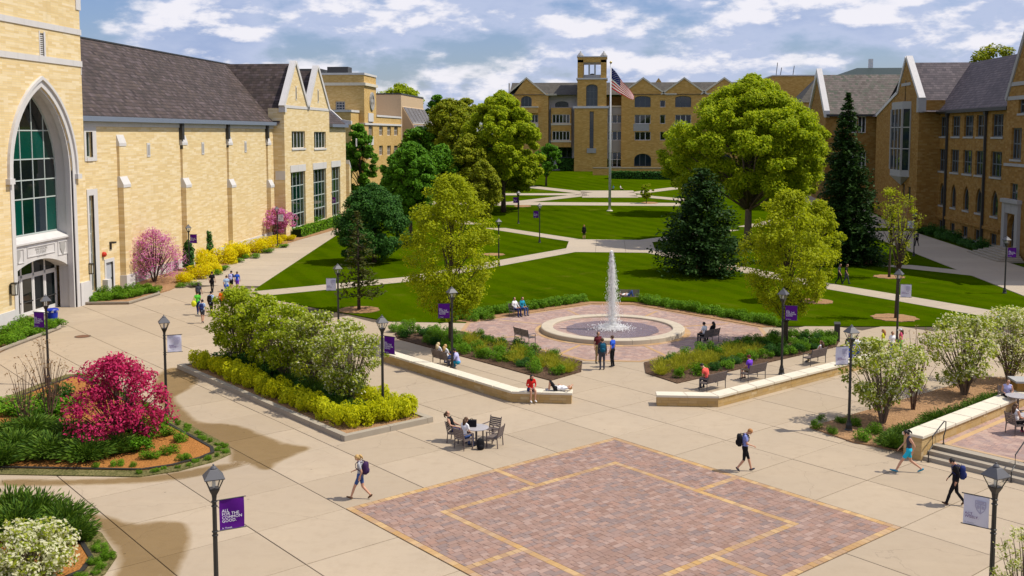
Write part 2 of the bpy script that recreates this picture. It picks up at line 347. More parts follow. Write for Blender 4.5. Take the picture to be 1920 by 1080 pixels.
SLATE_F = m_slate('dark_slate', [(0.065, 0.058, 0.048), (0.10, 0.088, 0.072), (0.075, 0.067, 0.055)])
METAL = plain('painted_gutter_metal', (0.16, 0.19, 0.25), 0.45, 0.5); METAL_D = plain('dark_bronze_metal', (0.035, 0.035, 0.035), 0.5, 0.4)
FRAME_L = plain('pale_green_frame', (0.42, 0.47, 0.45), 0.5, 0.4); FRAME_W = plain('white_frame', (0.62, 0.61, 0.60), 0.5, 0.4); FRAME_B = plain('slate_blue_frame', (0.10, 0.115, 0.125), 0.55, 0.3)
GL_D = m_glass('dark_glass', (0.006, 0.010, 0.011)); GL_G = m_glass('green_blind_glass', (0.0, 0.058, 0.042), 0.15, 0.4); GL_B = m_glass('blue_dark_glass', (0.012, 0.022, 0.032)); GL_T = m_glass('deep_green_glass', (0.002, 0.022, 0.015))
CONC = m_concrete('plaza_concrete', (0.420, 0.332, 0.233)); CONC_P = m_concrete('path_concrete', (0.43, 0.355, 0.265), 0.08); KERB = m_concrete('kerb_concrete', (0.36, 0.31, 0.24), 0.05)
JOINT = plain('joint_filler', (0.10, 0.08, 0.06), 0.95, 0.05); GRASS = m_grass()
MULCH_D = m_mulch('dark_mulch', (0.075, 0.045, 0.028), (0.13, 0.08, 0.05)); MULCH_O = m_mulch('orange_mulch', (0.40, 0.17, 0.045), (0.30, 0.13, 0.035)); MULCH_T = m_mulch('tan_mulch', (0.40, 0.235, 0.12), (0.27, 0.155, 0.08))
PAVER = m_paver('mixed_pavers', [(0.262, 0.161, 0.122), (0.353, 0.223, 0.173), (0.295, 0.196, 0.163), (0.226, 0.173, 0.159), (0.328, 0.192, 0.144), (0.246, 0.146, 0.111), (0.385, 0.265, 0.218), (0.283, 0.173, 0.129), (0.205, 0.154, 0.144), (0.312, 0.192, 0.148)])
GOLD = m_paver('gold_pavers', [(0.52, 0.32, 0.115), (0.45, 0.265, 0.095), (0.56, 0.37, 0.16), (0.48, 0.29, 0.10)]); BFLOOR = m_brickfloor('fountain_plaza_pavers')
BARK = plain('bark', (0.075, 0.055, 0.04), 0.9, 0.1, var=0.4, nscale=12); BARK_L = plain('pale_bark', (0.16, 0.12, 0.09), 0.9, 0.1, var=0.4, nscale=12)
BLACK = plain('black_lamp_paint', (0.018, 0.018, 0.018), 0.4, 0.5)
# ================================================================== GROUND
def proj(x, y, z):
    c, s = math.cos(PH), math.sin(PH); r = x * c + y * s; f = -x * s + y * c; u = z - CAMH
    d = f * math.cos(TH) - u * math.sin(TH); v = f * math.sin(TH) + u * math.cos(TH)
    return (PCX + FPX * r / d, PCY - FPX * v / d) if d > 0.1 else (-9999, -9999)
def inside(p, poly):
    x, y = p; c = False; n = len(poly)
    for i in range(n):
        x1, y1 = poly[i]; x2, y2 = poly[(i + 1) % n]
        if (y1 > y) != (y2 > y) and x < (x2 - x1) * (y - y1) / (y2 - y1) + x1: c = not c
    return c
AX = 0.4                                                   # the quad's axis of symmetry
def mir(pts): return [(2 * AX - x, y) for x, y in pts]
def build_ground():
    xs = [-1500, -400, -120, 0, 120, 400, 1500]; ys = [-60, 60, 139] + list(range(140, 251, 5)) + [320, 600, 1500, 3000]
    v = [(x, y, terr(y) - 0.12) for y in ys for x in xs]; n = len(xs)
    f = [(j * n + i, j * n + i + 1, (j + 1) * n + i + 1, (j + 1) * n + i) for j in range(len(ys) - 1) for i in range(n - 1)]
    o = MB().add(v, f).build('ground', GRASS); tag(o, 'grassy ground running back under the campus to the horizon', None, None, 'structure')
    lp = LAWN; m = MB().prism(lp, -0.10, 0.03)
    yy = 140
    while yy < 238:
        a, b = yy, yy + 7; m.add([(-48, a, terr(a) + .03), (48, a, terr(a) + .03), (48, b, terr(b) + .03), (-48, b, terr(b) + .03)], [(0, 1, 2, 3)]); yy += 7
    o = m.build('lawn', GRASS); tag(o, 'mown green lawn of the quad crossed by concrete paths', None, None, 'structure')
LAWN = [(-29.3, 83.6), (-28.6, 81.2), (-27.0, 79.2), (-14.9, 69.9), (-9.6, 69.9), (-9.6, 70.1), (-1.2, 78.6), (2.0, 78.6), (10.4, 70.1), (10.4, 70.6), (28.0, 72.0), (33.2, 76.5), (33.2, 140.0), (-35.6, 140.0), (-35.0, 134.0)]
WALK_L = [(-41.5, 60), (-27, 60), (-26, 80), (-29.2, 85), (-35.0, 134), (-35.6, 142), (-37.5, 160), (-41.5, 160)]
SQC = (AX, 34.4); SQH = 6.65; Q2 = math.sqrt(0.5)
def st2xy(s, t): return SQC[0] + (s - t) * Q2, SQC[1] + (s + t) * Q2
CELL = SQH / 2
ISLAND = [(-33, 36.3), (-17.6, 36.9), (-16.4, 37.7), (-15.5, 38.9), (-15.15, 40.0), (-15.6, 41.0), (-16.6, 42.0), (-21.2, 46.5), (-27.0, 52.2), (-28.2, 53.0), (-29.0, 52.6), (-29.3, 50.6), (-29.6, 47), (-33, 45)]
BLBED = [(-25, 34.6), (-21.0, 34.5), (-18.5, 33.2), (-16.3, 31.4), (-14.95, 29.7), (-14.7, 28.4), (-15.6, 26.5), (-18, 25), (-25, 25)]
PLANTER = [(-23.7, 54.7), (-11.0, 42.1), (-7.75, 45.4), (-20.4, 58.0)]
BED_R = [(2.15, 58.5), (2.15, 55.9), (3.7, 53.7), (14.0, 64.0), (14.5, 65.6), (14.1, 66.4), (10.4, 66.8)]
BED_L = mir(BED_R)
OCT = [(-1.2, 58.7), (2.0, 58.7), (10.4, 67.1), (10.4, 70.1), (2.0, 78.6), (-1.2, 78.6), (-9.6, 70.1), (-9.6, 67.1)]
def clip_cell(poly, cell):
    """Sutherland-Hodgman: polygon poly clipped by the convex cell (ccw)"""
    out = poly
    for i in range(len(cell)):
        (x1, y1), (x2, y2) = cell[i], cell[(i + 1) % len(cell)]; res = []
        side = lambda p: (x2 - x1) * (p[1] - y1) - (y2 - y1) * (p[0] - x1)
        for j in range(len(out)):
            p, q = out[j], out[(j + 1) % len(out)]; a, b = side(p), side(q)
            if a >= 0: res.append(p)
            if (a >= 0) != (b >= 0): t = a / (a - b); res.append((p[0] + t * (q[0] - p[0]), p[1] + t * (q[1] - p[1])))
        out = res
        if not out: break
    return out
def build_plaza():
    base = MB().prism([(-60, 8), (46, 8), (46, 66), (33.4, 82), (-26, 84), (-41.5, 90), (-60, 90)], -0.11, -0.035).build('plaza', JOINT)
    tag(base, 'wide tan concrete plaza with diagonal joints', None, None, 'structure'); ORG[base.name] = (Vector((0, 0, 0)), 0)
    g = 0.016; h = CELL / 2 - g; b = MB(); e = 0.008
    b.add([(-h,-h,-.09),(h,-h,-.09),(h,h,-.09),(-h,h,-.09),(-h,-h,-e),(h,-h,-e),(h,h,-e),(-h,h,-e),(-h+e,-h+e,0),(h-e,-h+e,0),(h-e,h-e,0),(-h+e,h-e,0)],
          [(3,2,1,0),(8,9,10,11)] + [(i,(i+1)%4,4+(i+1)%4,4+i) for i in range(4)] + [(4+i,4+(i+1)%4,8+(i+1)%4,8+i) for i in range(4)])
    me = b.mesh('concrete_slab', CONC)
    todo = []
    for i in range(-20, 24):
        for j in range(-20, 26):
            s, t = (i + .5) * CELL, (j + .5) * CELL
            if abs(s) < SQH and abs(t) < SQH: continue
            x, y = st2xy(s, t)
            if not (-52 < x < 44 and 12 < y < 86): continue
            if y > 72 and x > -25 and not (x > 30 and y < 80): continue
            cs = [st2xy(s + a, t + c) for a, c in ((-h, -h), (h, -h), (h, h), (-h, h))]
            if any(all(inside(p, q) for p in cs) for q in (LAWN, OCT, BED_R, BED_L, ISLAND, PLANTER, BLBED)): continue
            pr = [proj(p[0], p[1], 0) for p in cs]; off = max(p[0] for p in pr) < -10 or min(p[0] for p in pr) > 1930 or min(p[1] for p in pr) > 1090
            todo.append((off, y, x))
    todo.sort(); rest = MB()
    for k, (off, y, x) in enumerate(todo):
        if not off and k < 300:
            o = link('concrete_slab', me, base); o.location = (x, y, rnd.uniform(-.003, .003)); o.rotation_euler = (0, 0, R(45) + rnd.choice([0, 1, 2, 3]) * R(90))
        else: rest.add([(x + (a - c) * Q2, y + (a + c) * Q2, z) for a, c, z in b.v], b.f)
    if rest.v: tag(rest.build('slab_field', CONC, base, local=True), None, None, None, 'stuff')
def strip(name, pts, w, label, slab=3.0, z=0.045, seg=True, mat=None):
    """path along a centre polyline; slabs are child pieces"""
    mat = mat or CONC_P; L = [Vector((p[0], p[1])) for p in pts]; cum = [0]
    for a, b in zip(L, L[1:]): cum.append(cum[-1] + (b - a).length)
    def at(d):
        for i in range(len(L) - 1):
            if d <= cum[i + 1] or i == len(L) - 2:
                t = (d - cum[i]) / (cum[i + 1] - cum[i]); p = L[i].lerp(L[i + 1], t); q = (L[i + 1] - L[i]).normalized(); return p, Vector((-q.y, q.x))
    n = max(1, round(cum[-1] / slab)); ds = [cum[-1] * i / n for i in range(n + 1)]; m = MB()
    def quad(mb, d0, d1, ww, zz, th):
        (p, a), (q, b) = at(d0), at(d1); c = [p - a * ww, p + a * ww, q + b * ww, q - b * ww]; top = [(v.x, v.y, terr(v.y) + zz) for v in c]
        bot = [(v[0], v[1], v[2] - th) for v in top]; mb.add(bot + top, [(4,7,6,5),(0,1,5,4),(1,2,6,5),(2,3,7,6),(3,0,4,7)])
    for i in range(n): quad(m, ds[i], ds[i + 1], w / 2 - .015, z - .012 if seg else z, .05)
    o = m.build(name, JOINT if seg else mat); tag(o, label, None, None, 'structure'); ORG[o.name] = (Vector((0, 0, 0)), 0)
    if seg:
        for i in range(n):
            q = MB(); quad(q, ds[i] + .015, ds[i + 1] - .015, w / 2, z, .05); q.build('path_slab', mat, o)
    return o
def sheet(name, pts, label, mat, z=0.05, th=0.06):
    o = MB().add(*_sheet(pts, z, th)).build(name, mat); return tag(o, label, None, None, 'structure')
def _sheet(pts, z, th):
    n = len(pts); top = [(x, y, terr(y) + z) for x, y in pts]; bot = [(x, y, zz - th) for x, y, zz in top]
    return bot + top, [tuple(range(n, 2 * n))] + [(i, (i + 1) % n, n + (i + 1) % n, n + i) for i in range(n)]
def build_paths():
    strip('path', [(-28.2, 81.2), (-17.2, 91.0), (-9.8, 104.6), (-3.2, 116.6)], 2.7, 'concrete path curving from the left walk up to the crossing')
    strip('path', [(28.6, 75.3), (24.0, 82.3), (17.5, 91.5), (10.6, 104.6), (4.0, 116.6)], 2.7, 'concrete path from the crossing to the right front of the quad')
    strip('path', [(-3.0, 124.6), (-14.2, 139.6)], 2.6, 'concrete path leaving the crossing towards the far left')
    strip('path', [(-14.2, 139.6), (-34, 166)], 2.6, 'far end of the path towards the left building', seg=False)
    strip('path', [(3.8, 124.6), (15.0, 139.6)], 2.6, 'concrete path leaving the crossing under the dark pine')
    strip('path', [(15.0, 139.6), (34, 165)], 2.6, 'far end of the path behind the big green tree', seg=False)
    strip('path_crossing', [(-4.6, 120.1), (5.4, 120.1)], 13.6, 'broad concrete crossing in the middle of the lawn', z=0.052)
    sheet('path', [(-31, 170.3), (12, 170.3), (12, 174.6), (-31, 174.6)], 'narrow cross path in front of the flagpole', CONC_P)
    def far(pxs, w, label):
        strip('path', [GT(*p) for p in pxs], w, label, seg=False, z=.07)
    far([(925, 385), (1095, 366)], 3.0, 'far pale path rising to the right towards the library crossing')
    far([(935, 365), (1100, 365)], 3.2, 'far level pale path left of the library crossing')
    far([(980, 352), (1100, 363)], 3.2, 'far pale path coming down from the upper left to the library crossing')
    far([(1090, 364.5), (1192, 364.5)], 12.0, 'far pale library crossing beyond the flagpole')
    far([(1188, 363), (1270, 355)], 3.0, 'far pale path from the library crossing to the upper right')
    far([(1188, 367), (1300, 377)], 3.0, 'far pale path from the library crossing to the lower right')
    far([(1016, 328), (1052, 327)], 3.0, 'farthest pale path by the library steps')
    # walk beside the left building: slabs across
    o = MB().prism(WALK_L[2:], -0.10, -0.02).build('walkway', JOINT); tag(o, 'broad concrete walkway along the cream student hall', None, None, 'structure'); ORG[o.name] = (Vector((0, 0, 0)), 0)
    y = 85.5
    while y < 158:
        y2 = min(y + 3.4, 160); e = lambda q: -29.2 + (-35.0 + 29.2) * (q - 85) / 49 if q < 134 else -35 - (q - 134) * .1
        for a, b in ((0, .5), (.5, 1)):
            xl = lambda q, k: -41.2 + (e(q) + 41.2) * k
            p = [(xl(y, a) + .02, y + .02), (xl(y, b) - .02, y + .02), (xl(y2, b) - .02, y2 - .02), (xl(y2, a) + .02, y2 - .02)]
            q = MB().prism(p, -0.08, 0.004 if y < 140 else 0.02 + terr(y2)).build('walk_slab', CONC_P, o)
        y = y2
    # walk beside the right hall
    strip('walkway', [(36.8, 60), (36.8, 139)], 7.0, 'concrete walkway in the shade of the brown hall', slab=3.5)
    strip('walkway', [(36.8, 139), (36.8, 215)], 7.0, 'far end of the shaded walkway beside the brown hall', seg=False)
    sheet('path', [(26.5, 104.5), (33.4, 97.5), (33.4, 101.5), (30.0, 105.0)], 'short link path joining the shaded walkway', CONC_P, .048)
def build_square():
    base = MB().prism([st2xy(s, t) for s, t in ((-SQH, -SQH), (SQH, -SQH), (SQH, SQH), (-SQH, SQH))], -.08, -.02).build('paver_square', JOINT)
    tag(base, 'square of mixed pink and brown pavers with gold bands set in the plaza', None, None, 'structure')
    S = SQH - .02; IN = SQH - 2.35; BW = .26; cells = []              # (s0,s1,t0,t1,gold)
    def band(s0, s1, t0, t1, along):
        a0, a1 = (s0, s1) if along == 's' else (t0, t1); n = max(1, round((a1 - a0) / .26)); d = (a1 - a0) / n
        for i in range(n):
            if along == 's': cells.append((s0 + i * d, s0 + (i + 1) * d, t0, t1, 1))
            else: cells.append((s0, s1, t0 + i * d, t0 + (i + 1) * d, 1))
    for r_ in (S, IN):
        band(-r_, r_, r_ - BW, r_, 's'); band(-r_, r_, -r_, -r_ + BW, 's'); band(-r_, -r_ + BW, -r_ + BW, r_ - BW, 't'); band(r_ - BW, r_, -r_ + BW, r_ - BW, 't')
    h = BW / 2
    band(IN, S - BW, -h, h, 's'); band(-S + BW, -IN, -h, h, 's'); band(-h, h, IN, S - BW, 't'); band(-h, h, -S + BW, -IN, 't')
    def fill(s0, s1, t0, t1):                                          # courses along s
        rows = max(1, round((t1 - t0) / .20)); d = (t1 - t0) / rows
        for r_ in range(rows):
            s = s0; first = True
            while s < s1 - .01:
                w = rnd.choice([.2, .3, .3, .4]); 
                if first: w *= rnd.uniform(.5, 1); first = False
                e = s + w
                if s1 - e < .1: e = s1
                cells.append((s, e, t0 + r_ * d, t0 + (r_ + 1) * d, 0)); s = e
    I = IN; O = S - BW
    fill(-I + BW, I - BW, -I + BW, I - BW)
    fill(-O, -h, I, O); fill(h, O, I, O); fill(-O, -h, -O, -I); fill(h, O, -O, -I)
    fill(I, O, h, I); fill(I, O, -I, -h); fill(-O, -I, h, I); fill(-O, -I, -I, -h)
    vis = []
    for c in cells:
        x, y = st2xy((c[0] + c[1]) / 2, (c[2] + c[3]) / 2); p = proj(x, y, 0)
        if p[1] > 1095 or p[0] < 550: continue
        vis.append((-p[1] * (1 if c[4] == 0 else 1.0), c, x, y))
    vis.sort(key=lambda q: q[0]); cache = {}
    def paver(w, d):
        g = .005; e = .006; b = MB(); w = w / 2 - g; d = d / 2 - g
        b.add([(-w,-d,-.05),(w,-d,-.05),(w,d,-.05),(-w,d,-.05),(-w,-d,.002),(w,-d,.002),(w,d,.002),(-w,d,.002),(-w+e,-d+e,.008),(w-e,-d+e,.008),(w-e,d-e,.008),(-w+e,d-e,.008)],
              [(8,9,10,11)] + [(i,(i+1)%4,4+(i+1)%4,4+i) for i in range(4)] + [(4+i,4+(i+1)%4,8+(i+1)%4,8+i) for i in range(4)]); return b
    nb = [0, 0]; rest = [MB(), MB()]
    for k, c, x, y in vis:
        w, d = c[1] - c[0], c[3] - c[2]; z = rnd.uniform(-.003, .003); gi = c[4]
        if nb[gi] < 290 and p_big(x, y):
            nb[gi] += 1; key = (round(w, 2), round(d, 2), gi)
            if key not in cache: cache[key] = paver(key[0], key[1]).mesh('gold_paver' if gi else 'paver', GOLD if gi else PAVER)
            o = link('gold_paver' if gi else 'paver', cache[key], base); o.location = (x, y, z); o.rotation_euler = (0, 0, R(45))
        else:
            b = paver(w, d); q = [( (vx * Q2 - vy * Q2) + x, (vx * Q2 + vy * Q2) + y, vz + z) for vx, vy, vz in b.v]; rest[gi].add(q, b.f)
    for gi, nm in ((0, 'paver_field'), (1, 'gold_paver_field')):
        if rest[gi].v: tag(rest[gi].build(nm, GOLD if gi else PAVER, base, local=True), None, None, None, 'stuff')
def p_big(x, y): return 1
def build_beds():
    def bed(name, pts, mat, label, z, edge=None, edgemat=None, mound=0.0):
        o = tag(MB().prism(pts, -0.05, z).build(name, mat), label, None, None, 'structure'); ORG[o.name] = (Vector((0, 0, 0)), 0)
        return o
    bed('mulch_bed', BED_R, MULCH_D, 'dark mulch planting bed front right of the fountain', .05)
    bed('mulch_bed', BED_L, MULCH_D, 'dark mulch planting bed front left of the fountain', .05)
    o = bed('mulch_bed', ISLAND, MULCH_O, 'orange mulch island bed under the magenta crabapple', .06)
    ring(o, ISLAND, .10, .14, plain('bed_edging', (.03, .028, .024), .8, .2), 'edging', inset=.65)
    g = MB().prism(ISLAND, .0, .045).build('ground_cover', m_mulch('weedy_margin', (0.10, 0.10, 0.03), (0.20, 0.17, 0.07)), o)
    o2 = bed('mulch_bed', BLBED, MULCH_O, 'orange mulch bed at the lower left corner', .06); ring(o2, BLBED, .10, .14, MATS['bed_edging'], 'edging', inset=.65)
    MB().prism(BLBED, .0, .045).build('ground_cover', MATS['weedy_margin'], o2)
    inner = lambda P, k: inset_poly(P, k)
    for ob, P in ((o, ISLAND), (o2, BLBED)):
        bm = MB().prism(inner(P, .65), -.05, .07); ob.data = bm.mesh('mulch_bed', MULCH_O)
    # raised planter with a concrete kerb
    p = thing('raised_planter', 'long raised planter bed with a concrete kerb and yellow hedge', 'planter', (PLANTER[1][0], PLANTER[1][1], 0))
    MB().prism(inset_poly(PLANTER, .3), -.05, .17).build('soil', MULCH_T, p)
    for i in range(4):
        a, b = Vector(PLANTER[i]), Vector(PLANTER[(i + 1) % 4]); n = max(1, round((b - a).length / 3.0)); d = (b - a) / n; u = d.normalized(); nn = Vector((-u.y, u.x))
        for k in range(n):
            s, e = a + d * k + u * .01, a + d * (k + 1) - u * .01 
            if k == n - 1: e = e - u * .31
            q = [s, e, e + nn * .3, s + nn * .3]; z1 = .24 + .0
            MB().prism([(v.x, v.y) for v in q], -.05, z1).build('kerb_stone', KERB, p)
    # beds along the student hall
    A = [(160, 572), (242, 571), (300, 553), (296, 543), (215, 548), (165, 560)]; A = [G(*q) for q in A]
    o = bed('kerbed_bed', A, MULCH_T, 'kerbed bed of low green shrubs by the portal', .10); ring(o, A, .22, .14, KERB, 'kerb')
    B = [(300, 550), (318, 545), (345, 532), (450, 486), (560, 450), (640, 428)]; B = [G(*q) for q in B] + [(-41, 141), (-41, 86)]
    o = bed('mulch_bed', B, MULCH_T, 'long tan mulch bed with forsythia along the cream hall', .08)
    C_ = [G(-60, 690), G(10, 657), G(115, 617), G(112, 607), G(60, 600), G(-60, 615)]
    o = bed('kerbed_bed', C_, MULCH_T, 'kerbed bed left of the portal doors', .10); ring(o, C_, .22, .14, KERB, 'kerb')
    # mulch strip round the back of the fountain
    bk = [(-9.6, 70.1), (-1.2, 78.6), (2.0, 78.6), (10.4, 70.1), (11.4, 70.4), (2.6, 79.6), (-1.8, 79.6), (-10.6, 70.4)]
    bed('mulch_bed', bk, MULCH_T, 'thin mulch strip hugging the back of the fountain paving', .055)
    # right shrub bed by the terrace
    D = [G(1512, 802), G(1590, 835), G(1655, 850), (20.6, 58.0), (19.0, 58.6), G(1690, 700), G(1640, 752)]
    D = [(9.0, 46.0), (10.4, 43.9), (12.4, 42.6), (22.5, 51.0), (24.5, 56.0), (20.0, 56.6), (14.8, 51.6)]
    bed('mulch_bed', D, MULCH_T, 'mulch bed with flowering shrubs between plaza and terrace', .06)
    # mulch rings
    for px, py, r_, lb in ((1677, 597, 1.55, 'round mulch ring under the lamp side sapling'), (1530, 566, 1.3, 'round mulch ring behind the yellow tree'), (1667, 520, 1.35, 'round mulch ring of the sapling near the shaded walk'),
                           (673, 582, 1.5, 'round mulch ring under the thin young larch'), (1330, 505, 2.6, 'round mulch patch under the dark pine'), (925, 478, 1.2, 'round mulch ring behind the yellow green maple'),
                           (1600, 490, 2.6, 'mulch circle under the tall spruce'), (980, 387, 1.4, 'far mulch ring by the lamp with a purple banner'), (1218, 381, 1.4, 'far mulch ring of the small young tree')):
        x, y = GT(px, py); z = terr(y); pr = [(r_ * (1 + .07 * math.sin(3.1 * k + px)), k) for k in range(20)]
        pts = [(x + q * math.cos(k * math.pi / 10), y + q * math.sin(k * math.pi / 10)) for q, k in pr]
        tag(MB().add(*_sheet(pts, .075, .09)).build('mulch_ring', MULCH_T), lb, None, None, 'structure')
def inset_poly(P, k):
    n = len(P); A = sum(P[i][0] * P[(i + 1) % n][1] - P[(i + 1) % n][0] * P[i][1] for i in range(n)); sg = 1 if A > 0 else -1; out = []
    for i in range(n):
        a, b, c = Vector(P[i - 1]), Vector(P[i]), Vector(P[(i + 1) % n]); u, v = (b - a).normalized(), (c - b).normalized()
        n1, n2 = Vector((-u.y, u.x)) * sg, Vector((-v.y, v.x)) * sg; m = n1 + n2; m = m / max(.35, m.length_squared / 2) / 1 * .5 * 1
        d = (n1 + n2); d = d / max(.5, 1 + n1.dot(n2)); q = b + d * k; out.append((q.x, q.y))
    return out
def ring(parent, P, z, w, mat, name, inset=0.0):
    Q = inset_poly(P, inset) if inset else P; I = inset_poly(Q, w); n = len(P); m = MB()
    for i in range(n):
        j = (i + 1) % n; m.prism([Q[i], Q[j], I[j], I[i]], -.05, z)
    return m.build(name, mat, parent)
def m_wet():
    t = NT('wet_film'); at = t.n('Attribute'); at.attribute_name = 'wet'; nz = t.noise(1.6, 5, .65, t.pos()); w = t.math('MULTIPLY', at.outputs['Fac'], t.rng(nz, .25, .65, .55, 1.25)); w = t.rng(w, .12, .75)
    tr = t.n('BsdfTransparent'); t.L.new(t.mix(w, (1, 1, 1), (0.73, 0.67, 0.55)), tr.inputs[0]); gl = t.n('BsdfGlossy'); gl.inputs['Roughness'].default_value = 0.18; gl.inputs[0].default_value = (1, 1, 1, 1)
    ms = t.n('MixShader'); lw = t.n('LayerWeight'); lw.inputs[0].default_value = 0.2; t.L.new(t.math('MULTIPLY', t.math('MULTIPLY', lw.outputs['Fresnel'], 0.10), w), ms.inputs[0])
    t.L.new(tr.outputs[0], ms.inputs[1]); t.L.new(gl.outputs[0], ms.inputs[2]); t.L.new(ms.outputs[0], t.out.inputs[0]); return t.mat
def build_wet():
    W = m_wet()
    def smooth(P, it=3):
        for _ in range(it):
            Q = []
            for i in range(len(P)):
                a, b = P[i], P[(i + 1) % len(P)]; Q += [(a[0] * .75 + b[0] * .25, a[1] * .75 + b[1] * .25), (a[0] * .25 + b[0] * .75, a[1] * .25 + b[1] * .75)]
            P = Q
        return P
    def wet(pxs, label, soft=.22):
        P = smooth([G(*p) for p in pxs]); xs = [p[0] for p in P]; ys = [p[1] for p in P]; d = .11; nx = int((max(xs) - min(xs) + 1) / d); ny = int((max(ys) - min(ys) + 1) / d)
        A = np.array(P); B = np.roll(A, -1, 0); gx = min(xs) - .5 + d * np.arange(nx + 1); gy = min(ys) - .5 + d * np.arange(ny + 1); X, Y = np.meshgrid(gx, gy); Q = np.stack([X.ravel(), Y.ravel()], 1)
        D = np.full(len(Q), 9.0); ins = np.zeros(len(Q), bool)
        for a, b in zip(A, B):
            e = b - a; t = np.clip(((Q - a) @ e) / max(1e-9, e @ e), 0, 1); D = np.minimum(D, np.linalg.norm(Q - a - t[:, None] * e, axis=1)); c = (a[1] > Q[:, 1]) != (b[1] > Q[:, 1])
            with np.errstate(divide='ignore', invalid='ignore'): ins ^= c & (Q[:, 0] < (b[0] - a[0]) * (Q[:, 1] - a[1]) / (b[1] - a[1] if b[1] != a[1] else 1e-9) + a[0])
        w = np.clip(np.where(ins, D, -D) / soft * .5 + .5, 0, 1).reshape(X.shape); keep = np.maximum.reduce([w[:-1, :-1], w[1:, :-1], w[:-1, 1:], w[1:, 1:]]) > 0.001
        jj, ii = np.nonzero(keep); n = nx + 1; F = np.stack([jj * n + ii, jj * n + ii + 1, (jj + 1) * n + ii + 1, (jj + 1) * n + ii], 1); used = np.unique(F); mp = np.zeros(len(Q), int); mp[used] = np.arange(len(used))
        me = np_mesh('wet_patch', np.column_stack([Q[used], np.full(len(used), .0085)]), mp[F], W); at = me.attributes.new('wet', 'FLOAT', 'POINT'); at.data.foreach_set('value', w.ravel()[used].astype(np.float32)); tag(link('wet_patch', me), label, None, None, 'structure')
    wet([(285, 720), (310, 690), (345, 690), (378, 712), (345, 735), (320, 745), (345, 770), (370, 795), (440, 795), (500, 820), (540, 835), (585, 838), (560, 850), (520, 865), (500, 885), (470, 868), (430, 872), (440, 845), (395, 822), (335, 790), (300, 760)], 'wet patch on the concrete right of the crabapple island')
    wet([(0, 898), (130, 902), (300, 893), (400, 872), (470, 868), (410, 885), (300, 905), (100, 910), (0, 912)], 'thin wet run along the front of the crabapple island')
    wet([(155, 962), (200, 968), (240, 985), (300, 978), (350, 980), (355, 1020), (330, 1070), (320, 1120), (200, 1120), (235, 1050), (200, 1000)], 'wet patch beside the lower left bed')
build_ground(); build_plaza(); build_paths(); build_square(); build_beds(); build_wet()
# ---------------------------------------------------------------- seat walls
def block_wall(name, label, pts, w, h, cat='wall', cap=.11, over=.05, bl=.46, courses=3, z0=0.0, brick=None):
    """low wall along a polyline: blocks in courses with a cap of stones"""
    brick = brick or WALLB; t = thing(name, label, cat, (pts[0][0], pts[0][1], z0)); L = [Vector(p) for p in pts]; hh = (h - cap) / courses
    core = MB(); n = len(L)
    offs = []
    for i in range(n):
        d1 = (L[i] - L[i - 1]).normalized() if i else (L[1] - L[0]).normalized(); d2 = (L[i + 1] - L[i]).normalized() if i < n - 1 else d1
        a, b = Vector((-d1.y, d1.x)), Vector((-d2.y, d2.x)); m = (a + b); m = m / (1 + a.dot(b)); offs.append(m)
    def q(i, k): p = L[i] + offs[i] * k; return (p.x, p.y)
    for i in range(n - 1):
        core.prism([q(i, -w / 2 + .03), q(i + 1, -w / 2 + .03), q(i + 1, w / 2 - .03), q(i, w / 2 - .03)], z0 - .05, z0 + h - cap - .002)
    core.build('mortar_core', JOINTL, t)
    cache = {}
    for i in range(n - 1):
        for side in (-1, 1):
            a, b = Vector(q(i, side * w / 2)), Vector(q(i + 1, side * w / 2)); u = (b - a); ln = u.length; u.normalize(); nn = Vector((-u.y, u.x)) * side
            for c in range(courses):
                s = 0.0; first = True
                while s < ln - .02:
                    e = s + bl * (.5 if first and c % 2 else 1) * rnd.uniform(.85, 1.15); first = False
                    if ln - e < .12: e = ln
                    p0, p1 = a + u * (s + .004), a + u * (e - .004); o = nn * rnd.uniform(-.004, .006); k = nn * -.10
                    MB().prism([(v.x, v.y) for v in (p0 + o, p1 + o, p1 + k, p0 + k)], z0 + c * hh + .004, z0 + (c + 1) * hh - .004).build('block', brick, t)
                    s = e
        # end faces
    for i, j in ((0, 1), (n - 1, n - 2)):
        u = (L[i] - L[j]).normalized()
        for c in range(courses):
            p = L[i]; nn = Vector((-u.y, u.x)); a, b = p - nn * (w / 2 - .012), p + nn * (w / 2 - .012)
            MB().prism([(v.x, v.y) for v in (a - u * .03, b - u * .03, b + u * .012, a + u * .012)], z0 + c * hh + .004, z0 + (c + 1) * hh - .004).build('block', brick, t)
    W = w / 2 + over
    for i in range(n - 1):
        a0, a1, b0, b1 = Vector(q(i, -W)), Vector(q(i, W)), Vector(q(i + 1, -W)), Vector(q(i + 1, W)); u = (L[i + 1] - L[i]).normalized()
        if i == 0: a0 -= u * over; a1 -= u * over
        if i == n - 2: b0 += u * over; b1 += u * over
        m = max(1, round((b0 - a0).length / 1.5))
        for k in range(m):
            f0, f1 = k / m + .002, (k + 1) / m - .002; pp = [a0.lerp(b0, f0), a0.lerp(b0, f1), a1.lerp(b1, f1), a1.lerp(b1, f0)]
            e = .015; z1 = z0 + h; zb = z1 - cap; ctr = sum(pp, Vector((0, 0))) / 4
            inn = [ctr + (v - ctr) * (1 - .03) for v in pp]; vs = [(v.x, v.y, zb) for v in pp] + [(v.x, v.y, z1 - e) for v in pp] + [(v.x, v.y, z1) for v in inn]
            MB().add(vs, [(3,2,1,0),(8,9,10,11)] + [(r, (r+1)%4, 4+(r+1)%4, 4+r) for r in range(4)] + [(4+r, 4+(r+1)%4, 8+(r+1)%4, 8+r) for r in range(4)]).build('capstone', CAPST, t)
    return t
